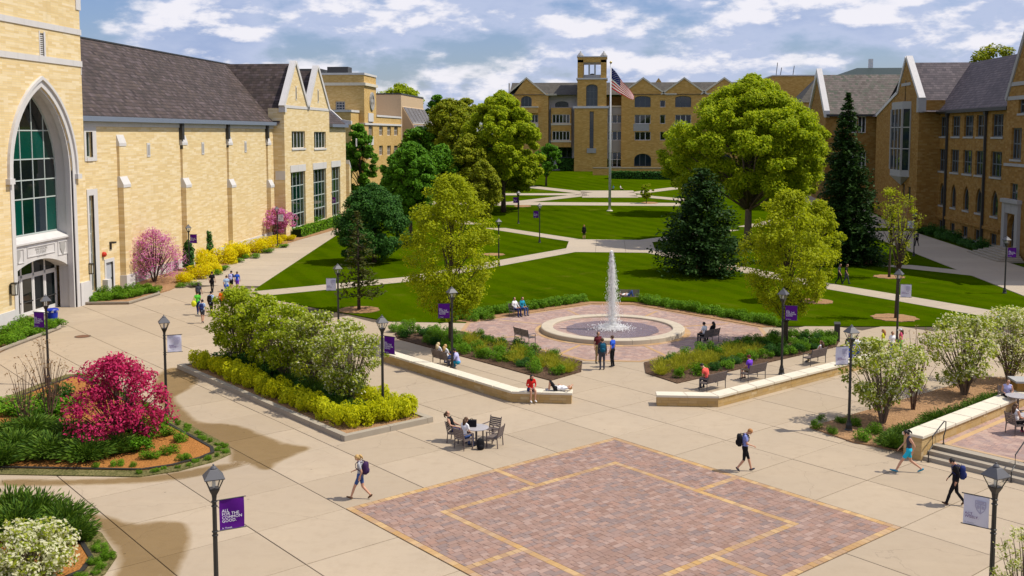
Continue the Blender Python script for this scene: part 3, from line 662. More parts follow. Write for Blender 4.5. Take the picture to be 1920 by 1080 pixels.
def m_block():
    t = NT('gold_block'); oi = t.n('ObjectInfo').outputs['Random']; p = t.pos(); f = t.noise(5, 5, 0.65, p)
    c = t.ramp(oi, [(0, (0.42, 0.28, 0.12)), (.4, (0.52, 0.37, 0.18)), (.7, (0.46, 0.30, 0.11)), (1, (0.56, 0.43, 0.25))]); c = t.mix(t.math('MULTIPLY', f, .5), c, (0.36, 0.24, 0.10))
    t.bsdf(c, .9, .15, normal=t.bump(f, .4, .02)); return t.mat
WALLB = m_block(); JOINTL = plain('pale_mortar', (0.30, 0.22, 0.13), .95, .05)
SW_R = [(2.45, 49.45), (5.2, 49.5), (13.3, 57.7), (15.6, 60.0)]
block_wall('seat_wall', 'low golden seat wall with pale capstones right of the axis', SW_R, .62, .55)
block_wall('seat_wall', 'low golden seat wall with pale capstones left of the axis', [(2 * AX - x, y) for x, y in SW_R[:3]], .62, .55)
# ---------------------------------------------------------------- raised terrace at the right
TZ = .48
def build_terrace():
    # stair edge line: lower edge
    A = Vector((12.5, 41.9)); d = Vector((1, -.93)).normalized(); n = Vector((-d.y, d.x))         # along the stair front, n points up the stairs
    Ls = 6.9
    t = thing('terrace', 'raised brick terrace behind the wide concrete steps', 'terrace', (A.x, A.y, 0))
    top = [A + n * .72 + d * .0, A + d * Ls + n * .72, A + d * Ls + n * 16, A + n * 16]
    MB().prism([(v.x, v.y) for v in top], -.05, TZ - .012).build('slab', KERB, t)
    inner = [A + n * 1.15 + d * .15, A + d * (Ls + 3) + n * 1.15, A + d * (Ls + 3) + n * 15.8, A + n * 15.8 + d * .15]
    MB().prism([(v.x, v.y) for v in inner], .1, TZ + .004).build('brick_paving', m_brickfloor('terrace_pavers', R(43)), t)
    for k, (o, w) in enumerate(((1.15, .2), )):
        q = [A + n * o + d * .15, A + d * Ls + n * o, A + d * Ls + n * (o + w), A + n * (o + w) + d * .15]
        MB().prism([(v.x, v.y) for v in q], .1, TZ + .01).build('gold_border', GOLD, t)
    q = [A + n * 1.15 + d * .42, A + n * 15 + d * .42, A + n * 15 + d * .66, A + n * 1.15 + d * .66]
    MB().prism([(v.x, v.y) for v in q], .1, TZ + .012).build('gold_border', GOLD, t)
    s = thing('steps', 'three wide concrete steps leading up to the terrace', 'steps', (A.x, A.y, 0))
    for k in range(3):
        a = A + n * (.36 * k) + d * .12; q = [a, a + d * (Ls - .2), a + d * (Ls - .2) + n * (.42 if k < 2 else .5), a + n * (.42 if k < 2 else .5)]
        MB().prism([(v.x, v.y) for v in q], -.05, .16 * (k + 1)).build('step', KERB, s)
        q2 = [a + n * .0 - n * .0, a + d * (Ls - .2), a + d * (Ls - .2) + n * .05, a + n * .05]
    w0 = A + d * -.2 - n * .15; block_wall('seat_wall', 'golden terrace wall with a broad capstone beside the steps', [tuple(w0), tuple(w0 + n * 14.2)], .75, 1.02, courses=5, over=.06)
    w1 = A + d * (Ls + .35) - n * .2; block_wall('seat_wall', 'golden wall end right of the steps at the frame edge', [tuple(w1), tuple(w1 + d * 6)], .75, 1.02, courses=5, over=.06)
    for k, off in enumerate((.45, Ls * .53, Ls - .25)):
        a = A + d * off; r_ = thing('handrail', ['black steel handrail against the terrace wall at the steps', 'black steel handrail standing in the middle of the steps', 'black steel handrail at the right end of the steps'][k], 'handrail', (a.x, a.y, 0), group='step handrails')
        p = [a - n * .1, a + n * .2, a + n * 1.15, a + n * 1.3]
        MB().tube([(p[0].x, p[0].y, 0), (p[0].x, p[0].y, .42), (p[1].x - .0, p[1].y, .62), (p[1].x, p[1].y, 1.0), (p[2].x, p[2].y, TZ + .95), (p[3].x, p[3].y, TZ + .9), (p[3].x, p[3].y, TZ + .55), (p[2].x, p[2].y, TZ + .35), (p[2].x, p[2].y, TZ)], .024, 7).build('rail', BLACK, r_)
        MB().lathe([(.06, 0), (.06, .015)], 10, (p[0].x, p[0].y, .002)).build('foot_plate', BLACK, r_); MB().lathe([(.06, 0), (.06, .015)], 10, (p[2].x, p[2].y, TZ + .012)).build('foot_plate', BLACK, r_)
    return A, d, n
TER = build_terrace()
# ---------------------------------------------------------------- fountain
FC = (AX, 68.0); RIMST = m_stone('tan_rim_stone', (0.50, 0.43, 0.33))
def build_fountain():
    oc = tag(MB().prism(OCT, -.08, .008).build('fountain_paving', BFLOOR), 'octagonal brick paving round the fountain', None, None, 'structure'); ORG[oc.name] = (Vector((0, 0, 0)), 0)
    I = inset_poly(OCT, .28)
    for i in range(8):
        j = (i + 1) % 8; MB().prism([OCT[i], OCT[j], I[j], I[i]], -.02, .016).build('gold_border', GOLD, oc)
    for k in range(8):
        a = R(22.5 + 45 * k); c, s = math.cos(a), math.sin(a); p = Vector((FC[0] + 5.2 * c, FC[1] + 5.2 * s)); q = Vector((FC[0] + 8.6 * c, FC[1] + 8.6 * s)); nn = Vector((-s, c)) * .1
        MB().prism([(v.x, v.y) for v in (p - nn, q - nn, q + nn, p + nn)], -.02, .014).build('gold_band', GOLD, oc)
    gr = MB()
    for k in range(48):
        a0, a1 = 2 * math.pi * k / 48, 2 * math.pi * (k + 1) / 48; pr = [(FC[0] + r_ * math.cos(a), FC[1] + r_ * math.sin(a)) for r_, a in ((4.72, a0), (5.12, a0), (5.12, a1), (4.72, a1))]; gr.prism(pr, -.02, .02)
    gr.build('gold_ring', GOLD, oc)
    f = thing('fountain', 'round stone rimmed fountain with a tall white water jet', 'fountain', (FC[0], FC[1], 0))
    n = 24
    for k in range(n):                                            # rim stones
        a0, a1 = 2 * math.pi * k / n + .002, 2 * math.pi * (k + 1) / n - .002; m = MB(); prof = [(4.72, 0), (4.72, .27), (4.67, .31), (3.98, .31), (3.94, .28), (3.94, .05)]; vs = []; seg = 4
        for i in range(seg + 1):
            a = a0 + (a1 - a0) * i / seg
            for r_, z in prof: vs.append((FC[0] + r_ * math.cos(a), FC[1] + r_ * math.sin(a), z))
        P = len(prof); fs = [(i * P + j, (i + 1) * P + j, (i + 1) * P + j + 1, i * P + j + 1) for i in range(seg) for j in range(P - 1)] + [tuple(range(P)), tuple(range(seg * P + P - 1, seg * P - 1, -1))]
        m.add(vs, fs).build('rim_stone', RIMST, f)
    MB().lathe([(0, .06), (2.9, .09), (4.0, .20)], 64, (FC[0], FC[1], 0), cap=False).build('basin', m_brickfloor('basin_pavers', R(10)), f, smooth=True)
    t = NT('shallow_water'); nz = t.noise(5.0, 4, .6, t.pos()); bs = t.bsdf((0.16, 0.12, 0.16), 0.12, 0.5, normal=t.bump(nz, .6, .05)); bs.inputs['Alpha'].default_value = .62
    pr = [(3.05 * (1 + .02 * math.sin(5 * k)), k) for k in range(60)]
    MB().poly([(FC[0] + r_ * math.cos(k * math.pi / 30), FC[1] + r_ * math.sin(k * math.pi / 30), .13) for r_, k in pr]).build('water', t.mat, f)
    # jet: droplets of real geometry
    t = NT('spray_water'); d = t.n('BsdfDiffuse'); d.inputs[0].default_value = (1, 1, 1, 1); tl = t.n('BsdfTranslucent'); tl.inputs[0].default_value = (1, 1, 1, 1)
    ms = t.n('MixShader'); ms.inputs[0].default_value = .5; t.L.new(d.outputs[0], ms.inputs[1]); t.L.new(tl.outputs[0], ms.inputs[2]); t.L.new(ms.outputs[0], t.out.inputs[0]); SP = t.mat
    g = np.random.default_rng(5); Hj = 5.1; N = 12000
    def drops(P, sz, st):
        o = np.array([[1,0,0],[-1,0,0],[0,1,0],[0,-1,0],[0,0,1],[0,0,-1]], float); F = np.array([[0,2,4],[2,1,4],[1,3,4],[3,0,4],[2,0,5],[1,2,5],[3,1,5],[0,3,5]])
        S = np.stack([sz, sz, sz * st], 1); V = P[:, None, :] + o[None] * S[:, None, :]; FF = F[None] + 6 * np.arange(len(P))[:, None, None]; return V.reshape(-1, 3), FF.reshape(-1, 3)
    z = Hj * (1 - g.random(N) ** 1.5) ; w = .06 + .50 * (1 - z / Hj) ** .85; rr = np.abs(g.normal(0, 1, N)) * w * .55; a = g.random(N) * 2 * np.pi
    lean = -.10 * (z / Hj) ** 2
    P = np.stack([rr * np.cos(a) + lean, rr * np.sin(a), z + .2], 1); sz = g.uniform(.006, .017, N); V, F = drops(P, sz, g.uniform(1.5, 6.0, N))
    o = link('spray', np_mesh('spray', V, F, SP), f); tag(o, None, None, None, 'stuff')
    core = MB().tube([(0, 0, .15), (.0, .0, 1.6), (-.02, 0, 3.2), (-.06, 0, 4.4)], [.05, .045, .03, .012], 8); core.build('jet', SP, f, smooth=True, local=True)
    N = 2600; rr = np.abs(g.normal(0, .62, N)); a = g.random(N) * 2 * np.pi; z = .2 + g.random(N) ** 2 * .35 * np.exp(-rr); P = np.stack([rr * np.cos(a), rr * np.sin(a), z], 1)
    V, F = drops(P, g.uniform(.012, .034, N), g.uniform(.6, 2, N)); o = link('splash', np_mesh('splash', V, F, SP), f); tag(o, None, None, None, 'stuff')
build_fountain()
# ================================================================== BUILDINGS
def outline(u0, u1, z0, z1, arch=None, n=7):
    if not arch: return [(u0, z0), (u1, z0), (u1, z1), (u0, z1)]
    k, zs = arch; w = (u1 - u0) / 2; h = z1 - zs; uc = (u0 + u1) / 2
    if k == 'g' and h >= w * .99:
        r = (w * w + h * h) / (2 * w); c = u0 + r; a1 = math.asin(min(1, h / r)); L = [(c - r * math.cos(a1 * i / n), zs + r * math.sin(a1 * i / n)) for i in range(n)]
    else: L = [(uc - w * math.cos(math.pi / 2 * i / n), zs + h * math.sin(math.pi / 2 * i / n)) for i in range(n)]
    return [(u0, z0), (u1, z0)] + [(2 * uc - u, z) for u, z in L] + [(uc, z1)] + list(reversed(L))
def toph(u, u0, u1, z1, arch):
    if not arch: return z1
    k, zs = arch; w = (u1 - u0) / 2; h = z1 - zs; uc = (u0 + u1) / 2; d = min(w, abs(u - uc))
    if k == 'g' and h >= w * .99:
        r = (w * w + h * h) / (2 * w); return zs + math.sqrt(max(0, r * r - (d + r - w) ** 2))
    return zs + h * math.sqrt(max(0, 1 - (d / w) ** 2))
class Fac:
    """wall plane; axis 'X' = plane of constant X (u is Y), axis 'Y' = plane of constant Y (u is X); sg = direction it faces"""
    def __init__(s, axis, c, sg): s.a, s.c, s.sg = axis, c, sg
    def P(s, u, z, d=0.0):
        q = s.c - s.sg * d; return (q, u, z) if s.a == 'X' else (u, q, z)
    def hit(s, px, py): return onX(px, py, s.c) if s.a == 'X' else onY(px, py, s.c)
    def rect(s, pxs):                       # pixel box (x0,y0,x1,y1) -> u0,u1,z0,z1
        x0, y0, x1, y1 = pxs; a = s.hit(x0, (y0 + y1) / 2)[0]; b = s.hit(x1, (y0 + y1) / 2)[0]; xm = (x0 + x1) / 2
        z1 = s.hit(xm, y0)[1]; z0 = s.hit(xm, y1)[1]; return min(a, b), max(a, b), z0, z1
    def box(s, m, u0, u1, z0, z1, d0, d1):  # d0..d1 depth range (negative = proud)
        a, b = s.P(u0, z0, d0), s.P(u1, z1, d1); m.box(a[0], b[0], a[1], b[1], a[2], b[2]); return m
    def flat(s, m, pts, d=0.0): m.poly([s.P(u, z, d) for u, z in pts]); return m
    def slab(s, m, pts, d0, d1):
        a = [s.P(u, z, d0) for u, z in pts]; v = Vector(s.P(0, 0, d1)) - Vector(s.P(0, 0, d0)); m.extrude(a, v); return m
    def wall(s, m, u0, u1, z0, z1, ops=(), depth=.3, th=.4):
        """wall face with openings and their reveals; ops = (u0,u1,z0,z1,arch)"""
        us = sorted({u0, u1} | {o[i] for o in ops for i in (0, 1)}); zs = sorted({z0, z1} | {o[i] for o in ops for i in (2, 3)})
        us = [u for u in us if u0 - 1e-6 <= u <= u1 + 1e-6]; zs = [z for z in zs if z0 - 1e-6 <= z <= z1 + 1e-6]
        for i in range(len(us) - 1):
            j = 0
            while j < len(zs) - 1:
                um = (us[i] + us[i + 1]) / 2
                def hole(jj): zm = (zs[jj] + zs[jj + 1]) / 2; return any(o[0] < um < o[1] and o[2] < zm < o[3] for o in ops)
                if hole(j): j += 1; continue
                k = j
                while k + 1 < len(zs) - 1 and not hole(k + 1): k += 1
                s.flat(m, [(us[i], zs[j]), (us[i + 1], zs[j]), (us[i + 1], zs[k + 1]), (us[i], zs[k + 1])]); j = k + 1
        for o in ops:
            ar = o[4] if len(o) > 4 else None; pts = outline(o[0], o[1], o[2], o[3], ar); n = len(pts); dd = o[5] if len(o) > 5 else depth
            for i in range(n):
                a, b = pts[i], pts[(i + 1) % n]; m.poly([s.P(*a, 0), s.P(*b, 0), s.P(*b, dd), s.P(*a, dd)])
            if ar:
                uc = (o[0] + o[1]) / 2; arc = pts[2:]; r = [p for p in arc if p[0] >= uc - 1e-6]; l = [p for p in arc if p[0] <= uc + 1e-6]
                s.flat(m, r + [(o[1], o[3])]); s.flat(m, [(o[0], o[3])] + l)
        return m
    def window(s, root, op, nx=2, nz=2, depth=.22, fw=.07, bw=.05, frame=None, glass=None, zbars=None, panes=False, name='window', sill=None, pick=None, label=None):
        """frame with mullions (part) and glass panes (sub-parts)"""
        frame = frame or FRAME_W; glass = glass or GL_D; u0, u1, z0, z1 = op[:4]; ar = op[4] if len(op) > 4 else None; m = MB(); pts = outline(u0, u1, z0, z1, ar); n = len(pts); uc, zc = (u0 + u1) / 2, (z0 + z1) / 2
        q = []
        for u, z in pts: q.append((u + (fw if u < uc - 1e-4 else -fw if u > uc + 1e-4 else 0), z + (fw if z < z0 + 1e-4 else -fw * (1 if not ar else .9))))
        for i in range(n):
            j = (i + 1) % n; a, b, c, d = pts[i], pts[j], q[j], q[i]; s.slab(m, [a, b, c, d], depth - .06, depth + .02)
        xs = [u0 + (u1 - u0) * i / nx for i in range(nx + 1)]; zz = zbars or [z0 + (z1 - z0) * i / nz for i in range(nz + 1)]
        for x in xs[1:-1]:
            t = min(z1, toph(x, u0, u1, z1, ar)); s.box(m, x - bw / 2, x + bw / 2, z0, t - .01, depth - .05, depth + .015)
        for z in zz[1:-1]:
            a, b = u0, u1
            if ar:
                k = 0
                while a < uc and toph(a, u0, u1, z1, ar) < z and k < 200: a += (u1 - u0) / 200; k += 1
                b = 2 * uc - a
            if b - a > .05: s.box(m, a, b, z - bw / 2, z + bw / 2, depth - .045, depth + .012)
        w = m.build(name, frame, root)
        if label: w['label'] = label
        if panes:
            idx = 0
            for i in range(nx):
                for j in range(len(zz) - 1):
                    ts = [xs[i] + (xs[i + 1] - xs[i]) * k / 4 for k in range(5)]; tp = [min(zz[j + 1], toph(x, u0, u1, z1, ar)) for x in ts]
                    if max(tp) <= zz[j] + .02: continue
                    tp = [max(t, zz[j] + .001) for t in tp]; poly = [(xs[i], zz[j]), (xs[i + 1], zz[j])] + list(zip(reversed(ts), reversed(tp)))
                    if not ar: poly = [(xs[i], zz[j]), (xs[i + 1], zz[j]), (xs[i + 1], zz[j + 1]), (xs[i], zz[j + 1])]
                    g = pick(i, j) if pick else glass; pm = MB(); s.slab(pm, poly, depth - .004, depth + .008); pm.build('pane', g, w, root=root)
        else:
            pm = MB(); s.slab(pm, pts, depth - .004, depth + .008); pm.build('pane', glass, w, root=root)
        if sill:
            sm = MB(); s.box(sm, u0 - .12, u1 + .12, z0 - .22, z0 - .002, -.10, depth - .05); sm.build('sill', sill, w, root=root)
        return w
def text_mesh(body, size, mat, align='CENTER', ext=.006):
    cu = bpy.data.curves.new('lettering', 'FONT'); cu.body = body; cu.size = size; cu.align_x = align; cu.extrude = ext; cu.space_line = .82; cu.resolution_u = 2
    ob = bpy.data.objects.new('tmp_text', cu); COL.objects.link(ob); dg = bpy.context.evaluated_depsgraph_get(); me = bpy.data.meshes.new_from_object(ob.evaluated_get(dg)); bpy.data.objects.remove(ob); bpy.data.curves.remove(cu)
    me.materials.clear(); me.materials.append(mat); return me
# ------------------------------------------------------------------ left: student hall
def student_hall():
    XT, XH, XB = -39.6, -40.8, -39.4
    t = thing('student_hall', 'long cream brick student hall with slate roof and tall pointed entrance arch', 'building', (-40, 78, 0))
    FT = Fac('X', XT, 1); FH = Fac('X', XH, 1); FB = Fac('X', XB, 1)
    # entrance tower
    yl = FT.hit(31, 500)[0]; yr = FT.hit(142, 500)[0]; uc = (yl + yr) / 2; zsp = FT.hit(20, 328)[1]; zap = FT.hit(84, 163)[1]; yE = FT.hit(157, 300)[0]; yU = FT.hit(150.5, 80)[0]; DP = 1.3
    arch = ('g', zsp); m = MB()
    zb1 = (FT.hit(100, 46)[1], FT.hit(100, 57)[1]); zb2 = (FT.hit(100, 108)[1], FT.hit(100, 119)[1])
    sl0 = FT.rect((75, 62, 82, 107))
    FT.wall(m, 50, yU, 0, 27.5, [(yl, yr, 0, zap, arch, .12), (sl0[0], sl0[1], sl0[2], sl0[3], None, .3)])
    FT.wall(m, yU, yE, 0, 17.4); m.poly([FT.P(yE, 0), FT.P(yE, 0, 3), FT.P(yE, 17.4, 3), FT.P(yE, 17.4)]); m.poly([FT.P(yU, 17.4), FT.P(yU, 17.4, 3), FT.P(yU, 27.5, 3), FT.P(yU, 27.5)])
    m.box(-60, XT - DP - .9, 50, yU - .05, 0, 27.4)
    m.build('tower_wall', BR_L, t)
    q = MB(); FT.slab(q, [(yU, 17.4), (yE, 17.4), (yU, 18.3)], -.04, 2.5); q.build('weathering', STONE, t)
    for z0, z1 in (zb2, zb1):
        q = MB(); FT.box(q, 50, yU + .07, min(z0, z1), max(z0, z1), -.07, .2); q.build('string_course', STONE, t)
    q = MB(); FT.box(q, yU - .55, yU + .15, 22.2, 27.5, -.06, .5); q.build('corner_quoin', STONE, t)
    # louvre slit
    q = MB(); a = sl0; FT.box(q, a[0] - .12, a[0], a[2] - .15, a[3] + .12, -.03, .1); FT.box(q, a[1], a[1] + .22, a[2] - .15, a[3] + .12, -.03, .1); FT.box(q, a[0], a[1], a[2] - .15, a[2], -.03, .1); q.build('louvre_surround', STONE, t)
    lv = MB(); FT.box(lv, a[0], a[1], a[2], a[3], .25, .3); lv = lv.build('louvre', GL_D, t)
    for i in range(12):
        z = a[2] + (a[3] - a[2]) * (i + .5) / 12; q = MB(); FT.slab(q, [(a[0], z), (a[1], z), (a[1], z + .07), (a[0], z + .07)], .04, .22); q.build('slat', STONE, lv, root=t)
    # pointed arch mouldings
    def archband(name, o, w, d0, d1, mat, zlow):
        A = outline(yl - o, yr + o, zlow, zap + o * 1.15, ('g', zsp), 12); B = outline(yl - o - w, yr + o + w, zlow, zap + (o + w) * 1.15, ('g', zsp), 12); q = MB(); n = len(A)
        for i in range(1, n - 1): FT.slab(q, [A[i], B[i], B[i + 1], A[i + 1]], d0, d1)
        FT.slab(q, [A[n - 1], B[n - 1], B[0], A[0]], d0, d1)
        return q.build(name, mat, t)
    archband('arch_surround', .0, .42, -.06, .12, STONE, 0); archband('arch_order', -.16, .155, .1, .5, STONE, 0); archband('hood_mould', .42, .22, -.2, .05, STONE, zsp - .25)
    for u in (yl - .55, yr + .55):
        q = MB(); FT.box(q, u - .3, u + .3, zsp - .62, zsp - .25, -.32, .05); q.build('hood_stop', STONE, t)
    # stone lined reveal
    A = outline(yl + .01, yr - .01, .0, zap - .01, arch, 12); q = MB()
    for i in range(1, len(A)):
        p, r_ = A[i], A[(i + 1) % len(A)]; q.poly([FT.P(*p, .13), FT.P(*r_, .13), FT.P(*r_, DP), FT.P(*p, DP)])
    q.build('reveal', STONE, t, smooth=False)
    # great window above the portal
    FG = Fac('X', XT - DP, 1); zs0 = FG.hit(80, 436)[1]
    zz = [zs0] + [FG.hit(112, y)[1] for y in (366, 333, 296, 245)] + [zap]
    g = {(3, 3): GL_G, (2, 3): GL_G, (1, 3): GL_G, (1, 0): GL_G, (3, 0): GL_B, (4, 0): GL_G, (4, 3): GL_T, (2, 0): GL_T, (3, 2): GL_D}
    FG.window(t, (yl + .02, yr - .02, zs0, zap - .02, arch), 5, 5, 0.0, .10, .085, FRAME_L, GL_D, zbars=zz, panes=True, pick=lambda i, j: g.get((i, j), GL_T if (i + j) % 4 == 1 else GL_D), label='tall pointed entrance window with green glass')
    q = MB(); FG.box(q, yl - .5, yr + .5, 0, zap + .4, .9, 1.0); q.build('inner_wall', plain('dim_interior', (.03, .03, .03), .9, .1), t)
    # stone balcony over the doors with carved panels
    zt = zs0; FBk = Fac('X', -40.15, 1); zb = FBk.hit(110, 478)[1]; q = MB(); zc = zb + .1
    lo = [(yl + (yr - yl) * i / 14, zb - .95 + .95 * math.sin(math.pi * i / 14) ** .8) for i in range(15)]
    FBk.slab(q, lo + [(yr - .01, zt - .55), (yl + .01, zt - .55)], 0, 1.1)
    bal = q.build('balcony', STONE, t)
    q = MB(); prof = [(-.16, zt - .50), (-.16, zt - .38), (.7, zt - .02), (1.15, zt - .02), (1.15, zt - .55), (0, zt - .55)]
    a = [FBk.P(yl + .01, z, d) for d, z in prof]; q.extrude(a, (0, yr - yl - .02, 0)); q.build('balcony_coping', STONE, bal, root=t)
    for k, (f0, f1) in enumerate(((.03, .235), (.29, .76), (.81, .98))):
        a, b = yl + (yr - yl) * f0, yl + (yr - yl) * f1; q = MB(); e = .07; za, zc2 = zb + .28, zt - .72
        if k != 1: za = zb - .02 
        for (u0, u1, z0, z1) in ((a, b, zc2 - e, zc2), (a, b, za, za + e), (a, a + e, za + e, zc2 - e), (b - e, b, za + e, zc2 - e)): FBk.box(q, u0, u1, z0, z1, -.05, .02)
        q.build('panel_frame', STONE, bal, root=t)
        if k != 1:
            c = (a + b) / 2; w = .36; q = MB(); zz0 = (za + zc2) / 2; FBk.slab(q, [(c - w, zz0 + .45), (c - w, zz0), (c, zz0 - .55), (c + w, zz0), (c + w, zz0 + .45)], -.05, .02); q.build('shield', STONE_G, bal, root=t)
        else:
            me = text_mesh('ANDERSON\nSTUDENT\nCENTER', .30, STONE_G); o = link('lettering', me, bal); c = (a + b) / 2; o.location = Vector(FBk.P(c, zt - 1.06, -.012)) - ORG[t.name][0]; o.rotation_euler = (R(90), 0, R(90))
    # doors
    FD = Fac('X', XT - 1.62, 1); zd = FD.hit(100, 505)[1]; zt2 = zb + .3
    fr = MB(); FD.box(fr, yl, yr, zd - .08, zd + .12, -.06, .06)
    for i in range(6): u = yl + (yr - yl) * i / 5; FD.box(fr, u - .07, u + .07, 0, zt2, -.06, .06)
    fr.build('door_frame', FRAME_W, t)
    for i in range(5):
        u0, u1 = yl + (yr - yl) * i / 5 + .07, yl + (yr - yl) * (i + 1) / 5 - .07
        q = MB(); FD.box(q, u0, u1, zd + .12, zt2, .0, .02); q.build('transom_pane', GL_D, t)
        q = MB(); e = .11
        for b in ((u0, u1, .02, .30), (u0, u1, zd - .2, zd - .08), (u0, u0 + e, .3, zd - .2), (u1 - e, u1, .3, zd - .2)): FD.box(q, *b, -.03, .03)
        d = q.build('door', FRAME_W, t); q = MB(); FD.box(q, u0 + e, u1 - e, .3, zd - .2, -.006, .006); q.build('pane', GL_D, d, root=t)
        q = MB(); FD.box(q, u0 + e, u1 - e, .98, 1.06, -.1, -.05); q.build('push_bar', METAL_D, d, root=t)
    # plinth blocks and wall lanterns
    q = MB(); FT.box(q, 50, yl - .42, 0, 1.2, -.12, .1); q.build('plinth', STONE, t)
    q = MB(); FT.slab(q, [(yr + .45, 0), (yE + .35, 0), (yE + .35, 1.3), (yE, 1.75), (yr + .45, 1.75)], -.14, .6); q.build('plinth', STONE, t)
    def lantern(u, z, F, nm='wall_lantern'):
        w = thing(nm, 'black wall lantern %s of the entrance arch' % ('left' if u < uc else 'right'), 'wall lamp', F.P(u, z, 0), group='entrance wall lanterns'); q = MB(); F.box(q, u - .09, u + .09, z - .35, z + .3, -.06, 0.01); q.build('bracket', BLACK, w)
        q = MB(); c = F.P(u, z, -.3); 
        for dx in (-.13, .13):
            for dy in (-.13, .13): q.box(c[0] + dx - .02, c[0] + dx + .02, c[1] + dy - .02, c[1] + dy + .02, z - .4, z + .32)
        q.box(c[0] - .17, c[0] + .17, c[1] - .17, c[1] + .17, z + .32, z + .4); q.box(c[0] - .15, c[0] + .15, c[1] - .15, c[1] + .15, z - .46, z - .4); q.box(c[0] - .24, c[0], c[1] - .03, c[1] + .03, z + .1, z + .16); q.build('cage', BLACK, w)
        q = MB(); q.box(c[0] - .1, c[0] + .1, c[1] - .1, c[1] + .1, z - .39, z + .31); q.build('lamp_glass', plain('frosted_lamp_glass', (.6, .6, .56), .4, .4), w)
    lantern(*FT.hit(19, 541), FT)
    # ---- the long hall
    yH1 = FH.hit(525, 300)[0]; zE = 14.1
    w1 = FH.rect((161, 247, 173, 295)); w2 = FH.rect((169, 366, 178, 546)); dr = FH.rect((199, 489, 212, 548)); dr = (dr[0], dr[1], 0.05, 2.45)
    w2 = (w2[0], w2[1], .4, w2[3]); m = MB(); FH.wall(m, 75, yH1 + .4, 0, zE, [(*w1, None), (*w2, None), (*dr, None)]); m.box(-56, XH - .6, 76, 158, 0, 13.9); m.build('hall_wall', BR_L, t)
    lantern(*FH.hit(164, 503), FH)
    for w, nx, nz in ((w1, 1, 1), (w2, 1, 5)):
        FH.window(t, (*w, None), nx, nz, .3, .08, .09, FRAME_L, GL_T, panes=True, pick=(lambda i, j: GL_T if j > 2 else GL_D) if nz > 1 else None)
        q = MB()
        FH.box(q, w[1], w[1] + .62, w[2] - .3, w[3] + .5, -.05, .1); FH.box(q, w[0] - .3, w[0], w[2] - .3, w[3] + .5, -.05, .1); FH.box(q, w[0], w[1], w[3], w[3] + .5, -.05, .1); FH.box(q, w[0], w[1], w[2] - .3, w[2], -.09, .1); q.build('window_surround', STONE, t)
    d = MB(); FH.box(d, dr[0], dr[1], dr[2], dr[3], .12, .18); d = d.build('service_door', plain('grey_door_paint', (.42, .44, .48), .5, .3), t); q = MB(); FH.box(q, dr[1] - .12, dr[1] - .06, 1.0, 1.12, .05, .12); q.build('handle', METAL_D, d, root=t)
    q = MB(); FH.box(q, dr[0] - .25, dr[0], 0, dr[3] + .3, -.05, .1); FH.box(q, dr[1], dr[1] + .25, 0, dr[3] + .3, -.05, .1); FH.box(q, dr[0], dr[1], dr[3], dr[3] + .3, -.05, .1); q.build('door_surround', STONE, t)
    q = MB(); u, z = FH.hit(206, 456); FH.box(q, u - .12, u + .35, z - .02, z + .12, -.4, .02); FH.box(q, u - .05, u + .1, z - .5, z, -.1, .02); q.build('door_lamp', METAL_D, t)
    q = MB(); u, z = FH.hit(193, 477); q.ball(FH.P(u, z, -.1), .22, 10, 6); q.build('alarm_bell', plain('alarm_red', (.5, .03, .01), .4, .4), t)
    q = MB(); u, z = FH.hit(196, 541); FH.box(q, u - .3, u + .3, .0, 1.15, -.45, .02); q.build('meter_box', STONE, t)
    # buttresses with stone weatherings, plaques, downpipes
    for k, (px, pyb) in enumerate(((219, 520), (338, 470), (425, 445), (499, 430))):
        y0 = FH.hit(px, 300)[0]; zc1 = FH.hit(px, 274 if k == 0 else 272)[1]; zc2 = FH.hit(px, 352)[1]
        q = MB(); FH.box(q, y0, y0 + 1.3, 0, zc2, -.5, .05); FH.box(q, y0 + .05, y0 + 1.25, zc2, zc1, -.22, .05); b = q.build('buttress', BR_L, t)
        q = MB(); v = [FH.P(y0 - .03, zc2, -.54), FH.P(y0 - .03, zc2, .0), FH.P(y0 - .03, zc2 + .95, .0), FH.P(y0 - .03, zc2 + .95, -.20), FH.P(y0 - .03, zc2 + .25, -.54)]; q.extrude(v, (0, 1.36, 0))
        v = [FH.P(y0, zc1, -.26), FH.P(y0, zc1, .0), FH.P(y0, zc1 + .95, .0), FH.P(y0, zc1 + .9, -.03), FH.P(y0, zc1 + .25, -.26)]; q2 = MB(); q2.extrude(v, (0, 1.3, 0)); q.build('weathering', STONE, b, root=t); q2.build('weathering', STONE, b, root=t)
        q = MB(); FH.box(q, y0 - .12, y0 + 1.4, 0, 1.1, -.6, .05); q.build('plinth', STONE, b, root=t)
        if k: q = MB(); FH.box(q, y0 - .15, y0 + .35, zE - 1.7, zE - .1, -.35, .02); FH.box(q, y0 + .02, y0 + .2, zE - 2.6, zE - 1.6, -.22, .02); q.build('downpipe_head', METAL_D, t)
    for px, py in ((278, 281), (380, 278), (460, 275), (668, 267)):
        F_ = FB if px > 600 else FH; u, z = F_.hit(px, py); q = MB(); F_.box(q, u - .32, u + .32, z - .62, z + .62, -.05, .05); o = q.build('plaque', STONE, t); q = MB(); F_.box(q, u - .2, u + .2, z - .45, z + .45, -.07, -.04); q.build('relief', STONE_G, o, root=t)
    q = MB(); FH.box(q, dr[1] + 1.6, yH1, 0, 1.0, -.10, .05); q.build('plinth', STONE, t)
    q = MB(); FH.box(q, yE - .3, yH1, zE - .55, zE - .14, -.08, .1); q.build('frieze', STONE, t)
    q = MB(); FH.box(q, yE, yH1, zE - .14, zE + .26, -.55, -.1); q.build('gutter', METAL, t)
    # roofs
    w = 7.7; zr = 21.8; xr = XH - w; ye = 158
